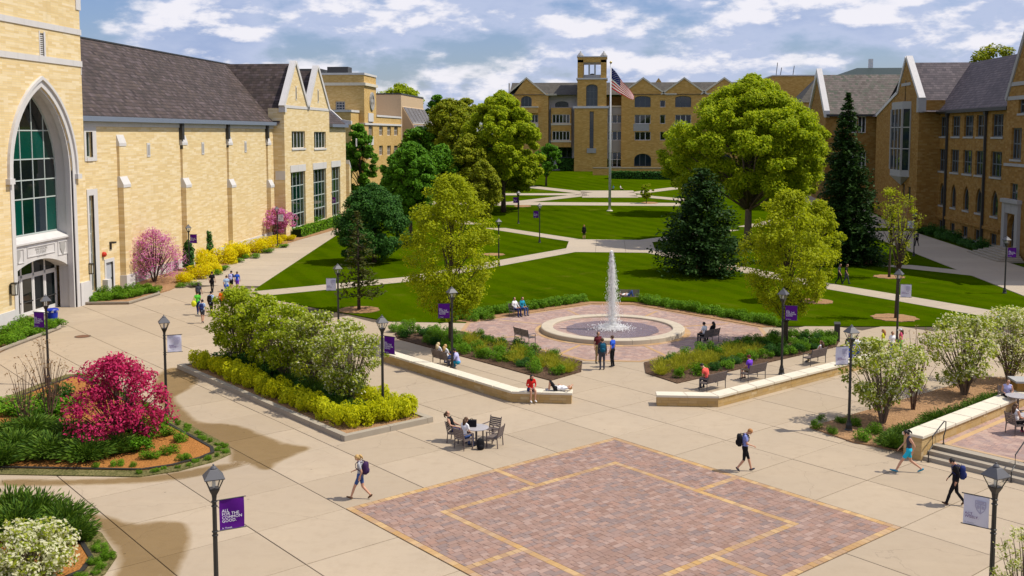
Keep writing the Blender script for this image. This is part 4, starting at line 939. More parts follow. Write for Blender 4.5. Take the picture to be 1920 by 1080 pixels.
    q = MB(); q.poly([(XH + .45, yE - .3, zE), (XH + .45, ye, zE), (xr, ye, zr), (xr, yE - .3, zr)]); q.poly([(xr, yE - .3, zr), (xr, ye, zr), (xr - w, ye, zE), (xr - w, yE - .3, zE)]); q.build('roof', SLATE_L, t)
    q = MB(); q.bar((xr, yE - .3, zr + .02), (xr, ye, zr + .02), .3, .14); q.build('ridge_tiles', METAL_D, t)
    # gabled bay
    yb0 = FB.hit(534, 300)[0]; ga = FB.hit(553.5, 122); gb = FB.hit(595, 130); yv = FB.hit(577.5, 205); y2 = FB.hit(617.5, 240)[0]; y3 = FB.hit(648.5, 300)[0]
    zsh = FB.hit(537, 203)[1]; big = [FB.rect((546, 322, 573, 421)), FB.rect((588, 317, 612, 408)), FB.rect((622, 313, 638, 380))]; big = [(a, b, 1.0, d) for a, b, c, d in big]
    mid = [FB.rect((547, 246, 572, 278)), FB.rect((589, 247, 611, 278))]
    m = MB(); FB.wall(m, yb0, y3, 0, zE, [(*b, None) for b in big] + [(a[0], a[1], a[2], min(a[3], zE - .01), None) for a in mid]); 
    zv = yv[1] - .2; up = [(yb0, zE), (y2, zE), (y2, zsh), (gb[0], gb[1]), (yv[0], zv), (ga[0], ga[1]), (yb0, zsh)]; FB.flat(m, up); m.poly([FB.P(yb0, 0), FB.P(yb0, zsh), FB.P(yb0, zsh, 2), FB.P(yb0, 0, 2)]); m.poly([FB.P(y2, zE), FB.P(y2, zsh), FB.P(y2, zsh, 3), FB.P(y2, zE, 3)])
    m.poly([FB.P(y3, 0), FB.P(y3, zE), FB.P(y3, zE, 14), FB.P(y3, 0, 14)]); m.build('bay_wall', BR_L, t)
    for a in mid: FB.window(t, (a[0], a[1], a[2], min(a[3], zE - .01)), 4, 1, .25, .09, .16, FRAME_W, GL_T, sill=STONE)
    for i, a in enumerate(big):
        FB.window(t, a, 4 if i < 2 else 3, 4, .3, .1, .11, FRAME_L, GL_T, panes=True, pick=lambda i, j: GL_T if (i * 3 + j) % 3 else GL_D)
        q = MB(); FB.box(q, a[0] - .2, a[1] + .2, a[3] + .02, a[3] + .9, -.06, .1); q.build('lintel', STONE, t)
    def coping(p, r_, name='gable_coping', d0=-.15, d1=.55, wd=.5):
        q = MB(); n = Vector((p[0] - r_[0], p[1] - r_[1])); k = Vector((-n.y, n.x)).normalized() * wd; k = k if k.y > 0 else -k; FB.slab(q, [p, r_, (r_[0] + k.x, r_[1] + k.y), (p[0] + k.x, p[1] + k.y)], d0, d1); q.build(name, STONE, t)
    for pk in (ga, gb):
        l = (yb0, zsh) if pk is ga else (yv[0], zv); r_ = (yv[0], zv) if pk is ga else (y2, zsh); coping(l, (pk[0], pk[1] + .2)); coping((pk[0], pk[1] + .2), r_)
        q = MB(); FB.box(q, pk[0] - .1, pk[0] + .25, zsh + 1.1, zsh + 2.9, -.06, .1); q.build('slit_surround', STONE, t); q = MB(); FB.box(q, pk[0] + .02, pk[0] + .13, zsh + 1.3, zsh + 2.7, -.09, -.055); q.build('slit', GL_D, t)
    q = MB(); FB.box(q, yb0 + .4, y2 - .3, zsh + .05, zsh + .4, -.06, .1); q.build('string_course', STONE, t)
    q = MB(); FB.box(q, yb0 - .12, yb0 + .5, zsh - .5, zsh + .4, -.2, .6); q.build('kneeler', STONE, t)
    q = MB(); FB.box(q, yb0 - .06, yb0 + .01, 7.3, 8.4, -.02, 1.2); q.build('string_course', STONE, t)
    for pk, a, b in ((ga, yb0, yv[0]), (gb, yv[0], y2)):
        za, zb_ = (zE, zv - 3), (zv - 3, zE); q = MB(); x0, x1 = XB - .5, xr; zt_ = zr - .02 if pk is ga else zr - .3
        q.poly([(x0, a - .3, za[0] if pk is ga else zv - 3.2), (x0, pk[0], zt_), (x1, pk[0], zt_), (x1, a - .3, za[0] if pk is ga else zv - 3.2)]); q.poly([(x0, b + .2, zE if pk is gb else zv - 3), (x0, pk[0], zt_), (x1, pk[0], zt_), (x1, b + .2, zE if pk is gb else zv - 3)]); q.build('bay_roof', SLATE_L, t)
    q = MB(); q.poly([(XB + .35, y2 + .02, zE), (XB + .35, y3, zE), (xr, y3, zr - .05), (xr, y2 + .02, zr - .05)]); q.build('bay_roof', SLATE_L, t)
    q = MB(); FB.box(q, y2, y3, zE - .2, zE + .22, -.5, -.02); q.build('gutter', METAL, t)
    q = MB(); n = 10
    e0 = (XB + .1, y3 + .2, zE + .5); q.extrude([(XB + .9, y3, zE + .25), (XB + .9, y3, zE + .75), (XB - .6, y3, zE + 1.0), (xr, y3, zr + .9), (xr, y3, zr - .1), (XB - .3, y3, zE + .2)], (0, .6, 0)); q.build('end_coping', STONE, t)
    q = MB(); FB.slab(q, [(y3 - .05, 0), (y3 + .9, 0), (y3 + .9, 7.6), (y3 - .05, 8.4)], -.5, .3); o = q.build('buttress', BR_L, t); q = MB(); FB.slab(q, [(y3 - .06, 8.4), (y3 + .95, 7.6), (y3 + .95, 7.9), (y3 - .06, 9.0)], -.55, .3); q.build('weathering', STONE, o, root=t)
    return t
student_hall()
# ------------------------------------------------------------------ left rear: square tower block and slanted-window block
def tower_block():
    X = -45.0; F = Fac('X', X, 1); y0 = F.hit(683, 200)[0]; y1 = F.hit(705.5, 200)[0]; y2 = F.hit(752, 250)[0]; zt = F.hit(694, 139.5)[1]; S = Fac('Y', y0, -1); zw = F.hit(725, 217)[1]
    t = thing('tower_block', 'golden brick tower block with carved oval medallion behind the student hall', 'building', (X, y0, terr(y0)))
    wl = F.rect((691, 228, 699, 256)); wl2 = F.rect((691, 272, 699, 298)); m = MB(); F.wall(m, y0, y1, 0, zt, [(*wl, None), (*wl2, None)]); 
    sw = S.rect((629, 190, 647, 207)); S.wall(m, -64, X, 0, zt, [(*sw, None)]); m.poly([(X, y1, zw - 1), (X, y1, zt), (-64, y1, zt), (-64, y1, zw - 1)]); m.poly([(-64, y0, zt), (X, y0, zt), (X, y1, zt), (-64, y1, zt)])
    wins = [F.rect((x0, ya, x1, yb)) for x0, x1 in ((711, 718), (726, 733), (739, 746)) for ya, yb in ((235, 254), (273, 291))]
    F.wall(m, y1, y2, 0, zw, [(*w, None) for w in wins]); m.poly([(X, y1, zw), (X, y2, zw), (-64, y2, zw), (-64, y1, zw)]); m.poly([(X, y2, 0), (X, y2, zw), (-60, y2, zw), (-60, y2, 0)]); m.build('wall', BR_T, t)
    for w in wins: F.window(t, w, 2, 2, .3, .1, .08, FRAME_W, plain('blind_glass', (.20, .17, .14), .3, .4))
    for w in (wl, wl2): F.window(t, w, 2, 2, .35, .12, .1, STONE, MATS['blind_glass'])
    S.window(t, sw, 3, 3, .3, .2, .1, STONE_G, GL_B)
    q = MB(); F.box(q, wl[0] - .3, wl[1] + .3, wl2[3], wl[2], -.1, .1); F.box(q, wl[0] - .3, wl[1] + .3, wl[3], wl[3] + 1.6, -.12, .1); q.build('carved_panel', STONE, t)
    za, zb, zc = F.hit(694, 157.5)[1], F.hit(694, 231)[1], F.hit(730, 219)[1]
    for z, h, e, a, b in ((za, .5, .35, y0, y1), (zb, .35, .2, y0, y2), (zt, .35, .15, y0, y1), (zw, .35, .15, y1, y2)):
        q = MB(); q.box(-64, X + e, a - e, b + .1, z - h, z + .03); q.build('cornice', STONE if e < .3 else CAPST, t)
    uc, z = F.hit(696.5, 190); q = MB()
    for k in range(14):
        a, b = 2 * math.pi * k / 14, 2 * math.pi * (k + 1) / 14
        F.slab(q, [(uc + r * 1.75 * math.cos(c), z + r * 1.75 * math.sin(c)) for r, c in ((1, a), (1, b), (.72, b), (.72, a))], -.25, .05)
    F.slab(q, [(uc - .25, z - 1.4), (uc + .25, z - 1.4), (uc + .25, z + 1.4), (uc - .25, z + 1.4)], -.2, .05); F.slab(q, [(uc - .9, z - .2), (uc + .9, z - .2), (uc + .9, z + .4), (uc - .9, z + .4)], -.22, .05); q.build('medallion', STONE_G, t)
    q = MB(); q.box(-60, -54, y0 + 3, y1 - 2, zt, zt + 1.0).box(-53, -49, y0 + 4, y1 - 3, zt, zt + 1.4); q.build('roof_plant', METAL_D, t)
    lz = onY(655, 210, y0 - 6)[1]; x0, x1 = onY(640, 230, y0 - 6)[0], onY(658, 230, y0 - 6)[0]
    q = MB(); q.box(-62, x1, y0 - 6, y0 - .02, 0, lz); q.build('low_wing', BR_T, t); q = MB(); q.box(-62, x1 + .15, y0 - 6.15, y0 - .03, lz, lz + .4); q.build('low_wing_coping', STONE, t)
    # slanted block
    y3 = F.hit(735, 200)[0]; y4 = F.hit(788.5, 250)[0]; zt = F.hit(735, 174)[1]; t2 = thing('slanted_window_block', 'tan concrete block with two rows of slanted windows', 'building', (X, y3, terr(y3)))
    y3 = y2 + .5 if y3 < y2 else y3; a0 = F.hit(754, 200)[0]; a1 = F.hit(788, 200)[0]; zs1 = F.hit(770, 201)[1]; zs0 = F.hit(775, 251)[1]
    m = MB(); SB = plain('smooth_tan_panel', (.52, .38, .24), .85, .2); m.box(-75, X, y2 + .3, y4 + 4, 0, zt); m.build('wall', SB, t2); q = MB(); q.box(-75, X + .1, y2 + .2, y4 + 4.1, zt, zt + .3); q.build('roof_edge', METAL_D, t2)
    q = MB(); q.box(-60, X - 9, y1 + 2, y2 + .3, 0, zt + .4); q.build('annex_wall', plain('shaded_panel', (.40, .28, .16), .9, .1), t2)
    pr = [(X, zs1), (X + 3.4, zs0 + .1), (X + 3.4, zs0 - .3), (X, zs0 - .3)]; q = MB(); q.extrude([(x, a0, z) for x, z in pr], (0, a1 - a0 + 5, 0)); q.build('slant_frame', SB, t2)
    d = Vector((3.4, 0, zs0 - zs1)); nrm = Vector((-d.z, 0, d.x)).normalized(); nrm = nrm if nrm.x > 0 else -nrm; L = a1 - a0 + 4.4
    for r0, r1 in ((.04, .60), (.68, .97)):
        for i in range(6):
            y = a0 + .4 + L * i / 6; p0 = Vector((X, y, zs1)) + d * r0 + nrm * .05; p1 = Vector((X, y, zs1)) + d * r1 + nrm * .05; k = Vector((0, L / 6 - .5, 0)); q = MB(); q.extrude([p0, p1, p1 + k, p0 + k], nrm * .05); w = q.build('window', plain('grey_screen_glass', (.11, .09, .08), .3, .4), t2)
            for j in range(3): s = k * ((j + .5) / 3); q = MB(); q.bar(p0 + s + nrm * .08, p1 + s + nrm * .08, .12, .12); q.build('fin', FRAME_W, w, root=t2)
        q = MB(); y = a0 + .3; p = Vector((X, y, zs1)) + d * (r1 + .02) + nrm * .1; q.bar(p, p + Vector((0, L, 0)), .3, .2); q.build('slant_sill', STONE, t2)
tower_block()
# ------------------------------------------------------------------ far centre: library
def library():
    Y = 240.0; zg = terr(Y); F = Fac('Y', Y, -1); t = thing('library', 'far gold brick library with central bell tower and steep gables', 'building', (AX, Y, zg)); H_ = lambda x, y: F.hit(x, y)
    ze = H_(1000, 178)[1]; xl = H_(955, 180)[0]; xr = H_(1342, 180)[0]; zr = H_(1000, 152.5)[1]
    def row(x0, x1, ya, yb): return F.rect((x0, ya, x1, yb))
    # left gabled block
    ops = []; wn = []
    a = F.rect((974, 180, 1000, 201)); zs = H_(987, 187)[1]
    L0, L1 = H_(963, 200)[0], H_(1028, 200)[0]; m = MB(); A = [(*row(977, 997, 180, 201), ('r', H_(987, 187)[1])), (*row(981, 995, 215, 230), None), (*row(996, 1009, 215, 230), None), (*row(988, 1009, 245, 260), None)]
    F.wall(m, L0, L1, zg - 2, ze, A); ap = H_(987, 146); F.flat(m, [(L0, ze), (L1, ze), (L1, ze + .3), (ap[0] + 4.2, ze + .3), ap, (L0, ze)]); m.poly([F.P(L1, zg), F.P(L1, ze), F.P(L1, ze, 6), F.P(L1, zg, 6)]); m.build('gable_wall', BR_F, t)
    F.window(t, A[0], 3, 1, .4, .14, .12, FRAME_B, GL_B)
    for w in A[1:]: F.window(t, w, 2, 1, .4, .12, .14, FRAME_W, GL_D)
    q = MB(); F.box(q, H_(978, 0)[0], H_(1010, 0)[0], H_(0, 204)[1], H_(0, 202)[1], -1.0, .1); q.build('band', CAPST, t); q = MB(); F.box(q, H_(978, 0)[0], H_(1010, 0)[0], H_(0, 239)[1], H_(0, 232)[1], -.3, .1); q.build('band', CAPST, t)
    q = MB(); F.box(q, H_(978, 0)[0], H_(1009.5, 0)[0], H_(0, 214)[1], H_(0, 204.2)[1], -.9, .02); q.build('oriel_spandrel', BR_F, t)
    # recessed white link
    b0, b1 = L1, H_(1078, 200)[0]; m = MB(); FW = Fac('Y', Y + 3, -1); LK = [(*FW.rect((1041, 190, 1066, 201)), ('r', FW.hit(1050, 195)[1])), (*FW.rect((1043, 272, 1073, 318)), ('r', FW.hit(1050, 280)[1]))]
    FW.wall(m, b0, b1 + 1, zg - 2, ze, LK); m.build('link_wall', STONE, t); FW.window(t, LK[0], 3, 1, .3, .15, .1, FRAME_B, GL_D); FW.window(t, LK[1], 3, 2, .6, .2, .12, FRAME_B, GL_D, name='entrance')
    O = Fac('Y', Y + .8, -1); u0, u1 = O.hit(1034, 0)[0], O.hit(1072, 0)[0]; z_ = lambda y: O.hit(1050, y)[1]; m = MB(); WR = [(u0 + .3, u1 - .3, z_(231), z_(214.5), None), (u0 + .3, u1 - .3, z_(263), z_(246), None)]
    O.wall(m, u0, u1, z_(276), z_(203), WR); O.slab(m, [(u0, z_(203)), (u1, z_(203)), (u1, z_(202)), (u0, z_(202))], 0, 2.3); m.poly([O.P(u1, z_(276)), O.P(u1, z_(203)), O.P(u1, z_(203), 2.3), O.P(u1, z_(276), 2.3)]); m.poly([O.P(u0, z_(276)), O.P(u1, z_(276)), O.P(u1, z_(276), 2.3), O.P(u0, z_(276), 2.3)]); m.build('oriel', BR_F, t)
    for w in WR: O.window(t, w, 5, 1, .2, .12, .16, FRAME_W, GL_D)
    for w in WR: q = MB(); O.box(q, u0 - .05, u1 + .05, w[2] - .45, w[2] - .05, -.12, .1); q.build('band', CAPST, t)
    # tower
    T = Fac('Y', Y - 2.5, -1); x0, x1 = T.hit(1078, 0)[0], T.hit(1141, 0)[0]; xa, xb = T.hit(1083.5, 0)[0], T.hit(1138.5, 0)[0]; zz = lambda y: T.hit(1110, y)[1]; m = MB(); sl = (*T.rect((1105.5, 209, 1113, 278)), None); big = (*T.rect((1099, 158, 1120.5, 199)), ('r', zz(164)))
    T.wall(m, x0, x1, zg - 2, zz(203), [sl]); T.wall(m, xa, xb, zz(203), zz(149), [big]); D = 8.0
    m.poly([T.P(x1, zg), T.P(x1, zz(203)), T.P(x1, zz(203), D), T.P(x1, zg, D)]); m.poly([T.P(xb, zz(203)), T.P(xb, zz(149)), T.P(xb, zz(149), D), T.P(xb, zz(203), D)]); m.poly([T.P(xa, zz(149)), T.P(xb, zz(149)), T.P(xb, zz(149), D), T.P(xa, zz(149), D)]); m.poly([T.P(x0, zg), T.P(x0, zz(203)), T.P(x0, zz(203), D), T.P(x0, zg, D)])
    tw = m.build('tower_wall', BR_F, t); T.window(t, sl, 1, 4, .5, .15, .12, FRAME_B, GL_D); T.window(t, big, 3, 3, .5, .2, .14, FRAME_B, m_glass('louvre_glass', (.035, .05, .06), .25))
    q = MB(); T.box(q, sl[0] - .6, sl[1] + .6, zz(287), sl[2], -.25, .1); q.build('slit_apron', STONE_G, t)
    # open belfry
    ww = .2 * (xb - xa); zb, zt = zz(149), zz(107); q = MB()
    for ua in (xa, xb - ww):
        for dd in (0, D - ww): T.box(q, ua, ua + ww, zb, zz(112), dd, dd + ww)
    T.box(q, xa, xb, zz(117), zt, 0, ww); T.box(q, xa, xb, zz(117), zt, D - ww, D); T.box(q, xa, xa + ww, zz(117), zt, ww, D - ww); T.box(q, xb - ww, xb, zz(117), zt, ww, D - ww); T.box(q, xa, xb, zb, zz(146.5), .3, D - .3); q.build('belfry', BR_F, t)
    for k in (1, 2): 
        u = xa + ww + (xb - xa - 2 * ww) * k / 3; q = MB(); T.box(q, u - .18, u + .18, zz(147), zz(117), .3, .7); q.build('mullion', STONE_G, t)
    q = MB(); T.box(q, xa + ww, xb - ww, zz(119), zz(117), .2, .8); T.box(q, xa + ww, xb - ww, zz(147), zz(140), .35, .6); q.build('tracery', STONE_G, t)
    for y, h, e in ((203, 1.0, .25), (149, .7, .25), (107, .4, .15)):
        q = MB(); T.box(q, (x0 if y == 203 else xa) - e, (x1 if y == 203 else xb) + e, zz(y) - .0, zz(y) + h * .5, -e, D + e); q.build('string_course', STONE, t)
    for u in (xa + ww / 2, xb - ww / 2):
        for dd in (ww / 2, D - ww / 2):
            c = T.P(u, 0, dd); q = MB(); q.lathe([(ww * .60, zt + .2), (ww * .62, zt + .4), (ww * .5, zt + .5), (ww * .34, zt + .85), (.12, zt + 1.15), (.16, zt + 1.25), (.04, zt + 1.4)], 8, (c[0], c[1], 0)); q.build('pinnacle', STONE_G, t)
    q = MB(); c = T.P((xa + xb) / 2, 0, D / 2); q.lathe([(.9, zz(142)), (.75, zz(139)), (.4, zz(136.5)), (.05, zz(136))], 12, (c[0], c[1], 0)); q.build('bell', METAL_D, t)
    # right range: recessed bays and gabled block
    r0, r1 = x1, H_(1167, 0)[0]; m = MB(); FR = Fac('Y', Y + 1.2, -1); rr = lambda a, b, c, d: (*FR.rect((a, c, b, d)), None); RW = [rr(1139.5, 1166, 215, 231), rr(1139.5, 1166, 246, 263), rr(1139.5, 1166, 285, 313)]
    FR.wall(m, r0 - .5, r1 + .5, zg - 2, FR.hit(0, 203)[1], RW); m.build('link_wall', STONE_G, t)
    for i, w in enumerate(RW): FR.window(t, w, 3, 1 if i < 2 else 2, .3, .12, .15, FRAME_W, GL_D)
    q = MB(); FR.box(q, r0, r1, FR.hit(0, 203)[1], FR.hit(0, 201)[1], -.3, 3); q.build('parapet', CAPST, t)
    g0, g1 = r1, H_(1400, 0)[0]; W = []
    for c, kind in ((1205, 3), (1242.5, 1), (1281, 3), (1318, 1), (1356, 3)):
        k = 15 if kind == 3 else 5
        if kind == 3: W.append((*F.rect((c - k, 180, c + k, 201)), ('r', H_(0, 188)[1])))
        else: W.append((*F.rect((c - k, 188, c + k, 201)), None))
        W.append((*F.rect((c - k, 215, c + k, 232)), None)); W.append((*F.rect((c - k, 247, c + k, 263)), None))
        if kind == 3: W.append((*F.rect((c - k - 1, 288, c + k + 1, 312)), ('r', H_(0, 296)[1])))
    m = MB(); F.wall(m, g0, g1, zg - 2, ze, W); 
    for c in (1206, 1283, 1358):
        ap = H_(c, 146); F.flat(m, [(ap[0] - 5.2, ze), (ap[0] + 5.2, ze), ap])
    m.poly([F.P(g0, zg), F.P(g0, ze), F.P(g0, ze, 3), F.P(g0, zg, 3)]); m.build('range_wall', BR_F, t)
    for w in W: F.window(t, w, 3 if w[1] - w[0] > 2 else 1, 1, .4, .12, .14, FRAME_B if w[4] else FRAME_W, GL_B if w[4] else GL_D)
    for c in (1205, 1281, 1356): q = MB(); u0, u1 = H_(c - 15, 0)[0], H_(c + 15, 0)[0]; F.box(q, u0, u1, H_(0, 246)[1], H_(0, 233)[1], -.05, .1); q.build('spandrel', STONE_G, t)
    # roofs with gable prisms
    q = MB(); q.poly([(xl, Y - .3, ze), (g1, Y - .3, ze), (g1, Y + 7, zr), (xl, Y + 7, zr)]); q.poly([(xl, Y + 7, zr), (g1, Y + 7, zr), (g1, Y + 14, ze), (xl, Y + 14, ze)]); q.build('roof', SLATE_F, t)
    m = MB(); m.box(xl, L0 + .2, Y + .8, Y + 13, zg - 2, ze); m.box(xl + .5, g1 - .5, Y + 4.5, Y + 13, zg - 2, ze - .3); m.build('core_wall', BR_F, t)
    for c in (987, 1206, 1283, 1358):
        ap = H_(c, 146.5); hw = 5.2 if c > 1000 else 4.6; q = MB(); q.poly([(ap[0] - hw, Y, ze), (ap[0], Y, ap[1]), (ap[0], Y + 8, ap[1])]); q.poly([(ap[0] - hw, Y - .02, ze + .03), (ap[0], Y - .02, ap[1] + .03), (ap[0], Y + 8.2, ap[1] + .03), (ap[0] - hw, Y + .6, ze + .03)]); q.poly([(ap[0] + hw, Y - .02, ze + .03), (ap[0], Y - .02, ap[1] + .03), (ap[0], Y + 8.2, ap[1] + .03), (ap[0] + hw, Y + .6, ze + .03)]); q.build('gable_roof', SLATE_F, t)
        for sg in (-1, 1):
            q = MB(); F.slab(q, [(ap[0], ap[1] + .25), (ap[0] + sg * hw, ze + .25), (ap[0] + sg * hw, ze - .15), (ap[0], ap[1] - .15)], -.2, .3)
            if sg > 0: F.slab(q, [(ap[0] + hw, ze + .25), (ap[0] + hw + 2.4, ze + .25), (ap[0] + hw + 2.4, ze - .15), (ap[0] + hw, ze - .15)], -.2, .3)
            q.build('gable_coping', CAPST, t)
    q = MB(); F.box(q, H_(953, 0)[0], H_(955.5, 0)[0], ze - 3, H_(0, 160)[1], .5, 2); q.build('chimney', STONE, t)
    ap = H_(1238, 143); q = MB(); F.slab(q, [(ap[0] - 1.6, ap[1] - 2.4), (ap[0] + 1.6, ap[1] - 2.4), (ap[0], ap[1])], 7, 11); q.build('dormer', BR_F, t)
    wl = thing('retaining_wall', 'brown brick terrace wall in front of the library', 'wall', (H_(1180, 0)[0], Y - 14, terr(Y - 14))); q = MB(); q.box(H_(1115, 0)[0], H_(1400, 0)[0], Y - 12.5, Y - 12, terr(Y - 12) - .3, terr(Y - 12) + 1.5); q.build('brickwork', BR_F, wl); q = MB(); q.box(H_(1115, 0)[0], H_(1400, 0)[0], Y - 12.6, Y - 11.9, terr(Y - 12) + 1.5, terr(Y - 12) + 1.7); q.build('coping', KERB, wl)
library()
# ------------------------------------------------------------------ right: brown stone hall
def brown_hall():
    X = 43.5; F = Fac('X', X, -1); t = thing('brown_hall', 'shaded brown stone hall with slate roof, gables and pointed ground floor windows', 'building', (X, 120, 0)); ze = 15.7
    yA = F.hit(1880, 300)[0]; yB = F.hit(1739, 300)[0]; ops = []; cols = [1751, 1767.5, 1791, 1814, 1837, 1866]
    wid = [6, 15, 15, 16, 18, 20]
    W = []
    def rw(cx, w, c, d): a, b = F.hit(cx - w / 2, 300)[0], F.hit(cx + w / 2, 300)[0]; return (min(a, b), max(a, b), c, d)
    R_ = lambda px, y: F.hit(px, y)[1]
    z3 = (R_(1800, 256), R_(1800, 212) - .35); z2 = (R_(1800, 324.5), R_(1800, 281)); z1 = (R_(1800, 392), R_(1800, 347))
    c2 = [1750, 1768, 1790, 1814, 1838, 1868]
    for cx, w in zip(c2, (7, 15, 15, 17, 19, 21)):
        W.append((*rw(cx, w, *z3), None, 3)); W.append((*rw(cx, w, *z2), None, 3)); a = rw(cx, w * .62, *z1); W.append((a[0], a[1], a[2], a[3], ('g', a[3] - max(1.2, (a[1] - a[0]) * .8)) if cx > 1755 else None, 1)); b = rw(cx, w * .6, .4, 1.7); W.append((*b, None, 2))
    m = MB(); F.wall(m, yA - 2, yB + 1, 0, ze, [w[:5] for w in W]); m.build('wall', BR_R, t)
    for w in W: F.window(t, w[:5], w[5], 2 if w[5] == 3 else 1, .28, .12, .13, FRAME_B, GL_B, sill=STONE_G)
    zb = R_(1800, 405); q = MB(); F.box(q, yA, yB, 2.0, 2.35, -.18, .1); q.build('string_course', BR_R, t)
    for px in (1741.5, 1776, 1848):
        u = F.hit(px, 300)[0]; q = MB(); F.box(q, u - .12, u + .12, 0, ze, -.3, -.05); F.box(q, u - .3, u + .3, ze - .5, ze, -.4, -.05); q.build('downpipe', METAL_D, t)
    q = MB(); F.box(q, yA - 2, yB + .5, ze - .15, ze + .25, -.6, -.05); q.build('gutter', METAL_D, t)
    xr, zr = 49.3, 22.6; q = MB(); q.poly([(X - .5, yA - 6, ze), (X - .5, 175, ze), (xr, 175, zr), (xr, yA - 6, zr)]); q.poly([(xr, yA - 6, zr), (xr, 175, zr), (55, 175, ze), (55, yA - 6, ze)]); q.build('roof', SLATE_R, t)
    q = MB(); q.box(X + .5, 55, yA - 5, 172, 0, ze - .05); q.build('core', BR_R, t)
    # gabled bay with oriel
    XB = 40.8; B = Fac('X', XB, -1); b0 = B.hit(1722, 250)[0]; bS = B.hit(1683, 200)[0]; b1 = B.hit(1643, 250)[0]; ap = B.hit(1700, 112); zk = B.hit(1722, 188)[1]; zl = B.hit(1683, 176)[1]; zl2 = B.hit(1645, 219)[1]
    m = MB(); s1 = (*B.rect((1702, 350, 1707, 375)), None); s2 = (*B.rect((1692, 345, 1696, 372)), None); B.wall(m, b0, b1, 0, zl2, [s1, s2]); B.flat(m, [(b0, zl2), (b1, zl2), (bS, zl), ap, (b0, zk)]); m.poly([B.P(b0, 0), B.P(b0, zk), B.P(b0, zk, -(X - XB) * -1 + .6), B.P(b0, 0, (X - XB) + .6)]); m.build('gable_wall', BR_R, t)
    for w in (s1, s2): B.window(t, w, 1, 1, .25, .08, .1, FRAME_B, GL_B)
    def cop(p, r_, e=.45):
        q = MB(); n = Vector((p[0] - r_[0], p[1] - r_[1])); k = Vector((-n.y, n.x)).normalized() * e; k = k if k.y > 0 else -k; B.slab(q, [p, r_, (r_[0] + k.x, r_[1] + k.y), (p[0] + k.x, p[1] + k.y)], -.15, .7); q.build('gable_coping', STONE, t)
    cop((b0, zk), (ap[0], ap[1] + .2)); cop((ap[0], ap[1] + .2), (bS, zl)); cop((bS, zl), (b1, zl2))
    q = MB(); B.box(q, b0 - .25, b0 + .6, zk - 1.6, zk + .3, -.2, .8); q.build('kneeler', STONE_G, t)
    q = MB(); q.poly([(XB + .3, b0 - .2, zk - 1.5), (XB + .3, ap[0], ap[1] - .4), (xr + 1, ap[0], ap[1] - .4), (xr + 1, b0 - .2, zk - 1.5)]); q.poly([(XB + .3, ap[0], ap[1] - .4), (XB + .3, b1 + .5, zl2 - .4), (xr + 1, b1 + .5, zl2 - .4), (xr + 1, ap[0], ap[1] - .4)])
    q.poly([(X - .55, b0 - 4.6, ze + .02), (XB + .3, b0 - .2, zk - 1.5), (xr + 1, b0 - .2, zk - 1.5)]); q.build('bay_roof', SLATE_R, t)
    q = MB(); u, z = B.hit(1698, 170); B.box(q, u - .12, u + .12, z - 1.4, z + 1.4, -.04, .05); q.build('cross_slit', GL_D, t); q = MB(); B.box(q, u - 2.4, u + 2.0, B.hit(1700, 158)[1] - .2, B.hit(1700, 158)[1] + .2, -.06, .05); q.build('string_course', STONE_G, t)
    o0, o1 = B.hit(1707, 250)[0], B.hit(1681, 250)[0]; zo1, zo0 = B.hit(1694, 205)[1], B.hit(1694, 318)[1]; q = MB(); pr = [(o0, 0), (o0 + .7, .95), (o1 - .7, .95), (o1, 0)]
    P3 = lambda u, d, z: B.P(u, z, -d)
    O = MB(); O.extrude([P3(u, d, zo0 - .9) for u, d in pr], (0, 0, .9)); O.extrude([P3(u, d, zo1) for u, d in pr], (0, 0, 1.0)); O.add([P3(u, d, zo0 - .9) for u, d in pr] + [P3((o0 + o1) / 2, .1, zo0 - 2.2)], [(0, 1, 4), (1, 2, 4), (2, 3, 4), (3, 0, 4)])
    for u, d in pr: a = P3(u, d, 0); O.box(a[0] - .12, a[0] + .12, a[1] - .12, a[1] + .12, zo0, zo1)
    for f in (.35, .7): z = zo0 + (zo1 - zo0) * f; [O.bar(P3(*p, z), P3(*r_, z), .14) for p, r_ in zip(pr, pr[1:])]
    for f in (.33, .66): u = pr[1][0] + (pr[2][0] - pr[1][0]) * f; O.bar(P3(u, .95, zo0), P3(u, .95, zo1), .14)
    ob = O.build('oriel', STONE_G, t)
    for p, r_ in zip(pr, pr[1:]): q = MB(); q.poly([P3(p[0], p[1] - .03, zo0), P3(r_[0], r_[1] - .03, zo0), P3(r_[0], r_[1] - .03, zo1), P3(p[0], p[1] - .03, zo1)]); q.build('pane', GL_B, ob, root=t)
    # near gabled bay at the frame edge with the pointed doorway
    XN = 42.3; N = Fac('X', XN, -1); n1 = N.hit(1884, 300)[0]; n0 = 92.0; apn = (n1 - 9.5, 30.5); za = N.hit(1885, 190)[1]
    w_ = lambda a, b, c, d: (*N.rect((a, c, b, d)), None); NW = [w_(1896, 1915, 240, 299), w_(1894, 1908, 344, 379), w_(1910, 1935, 178, 212)]; dy = N.rect((1888, 402, 1907, 470)); dor = (dy[0], dy[1], 1.0, dy[3], ('g', dy[3] - (dy[1] - dy[0]) * .7), .6)
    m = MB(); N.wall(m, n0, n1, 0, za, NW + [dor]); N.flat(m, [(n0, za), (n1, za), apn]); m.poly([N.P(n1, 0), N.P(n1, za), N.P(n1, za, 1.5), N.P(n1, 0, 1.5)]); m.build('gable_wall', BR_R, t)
    for w in NW: N.window(t, w, 3, 2, .3, .14, .15, FRAME_B, GL_B, sill=STONE_G)
    N.window(t, dor, 2, 2, .55, .15, .1, FRAME_B, plain('oak_door', (.05, .025, .012), .7, .2), name='door')
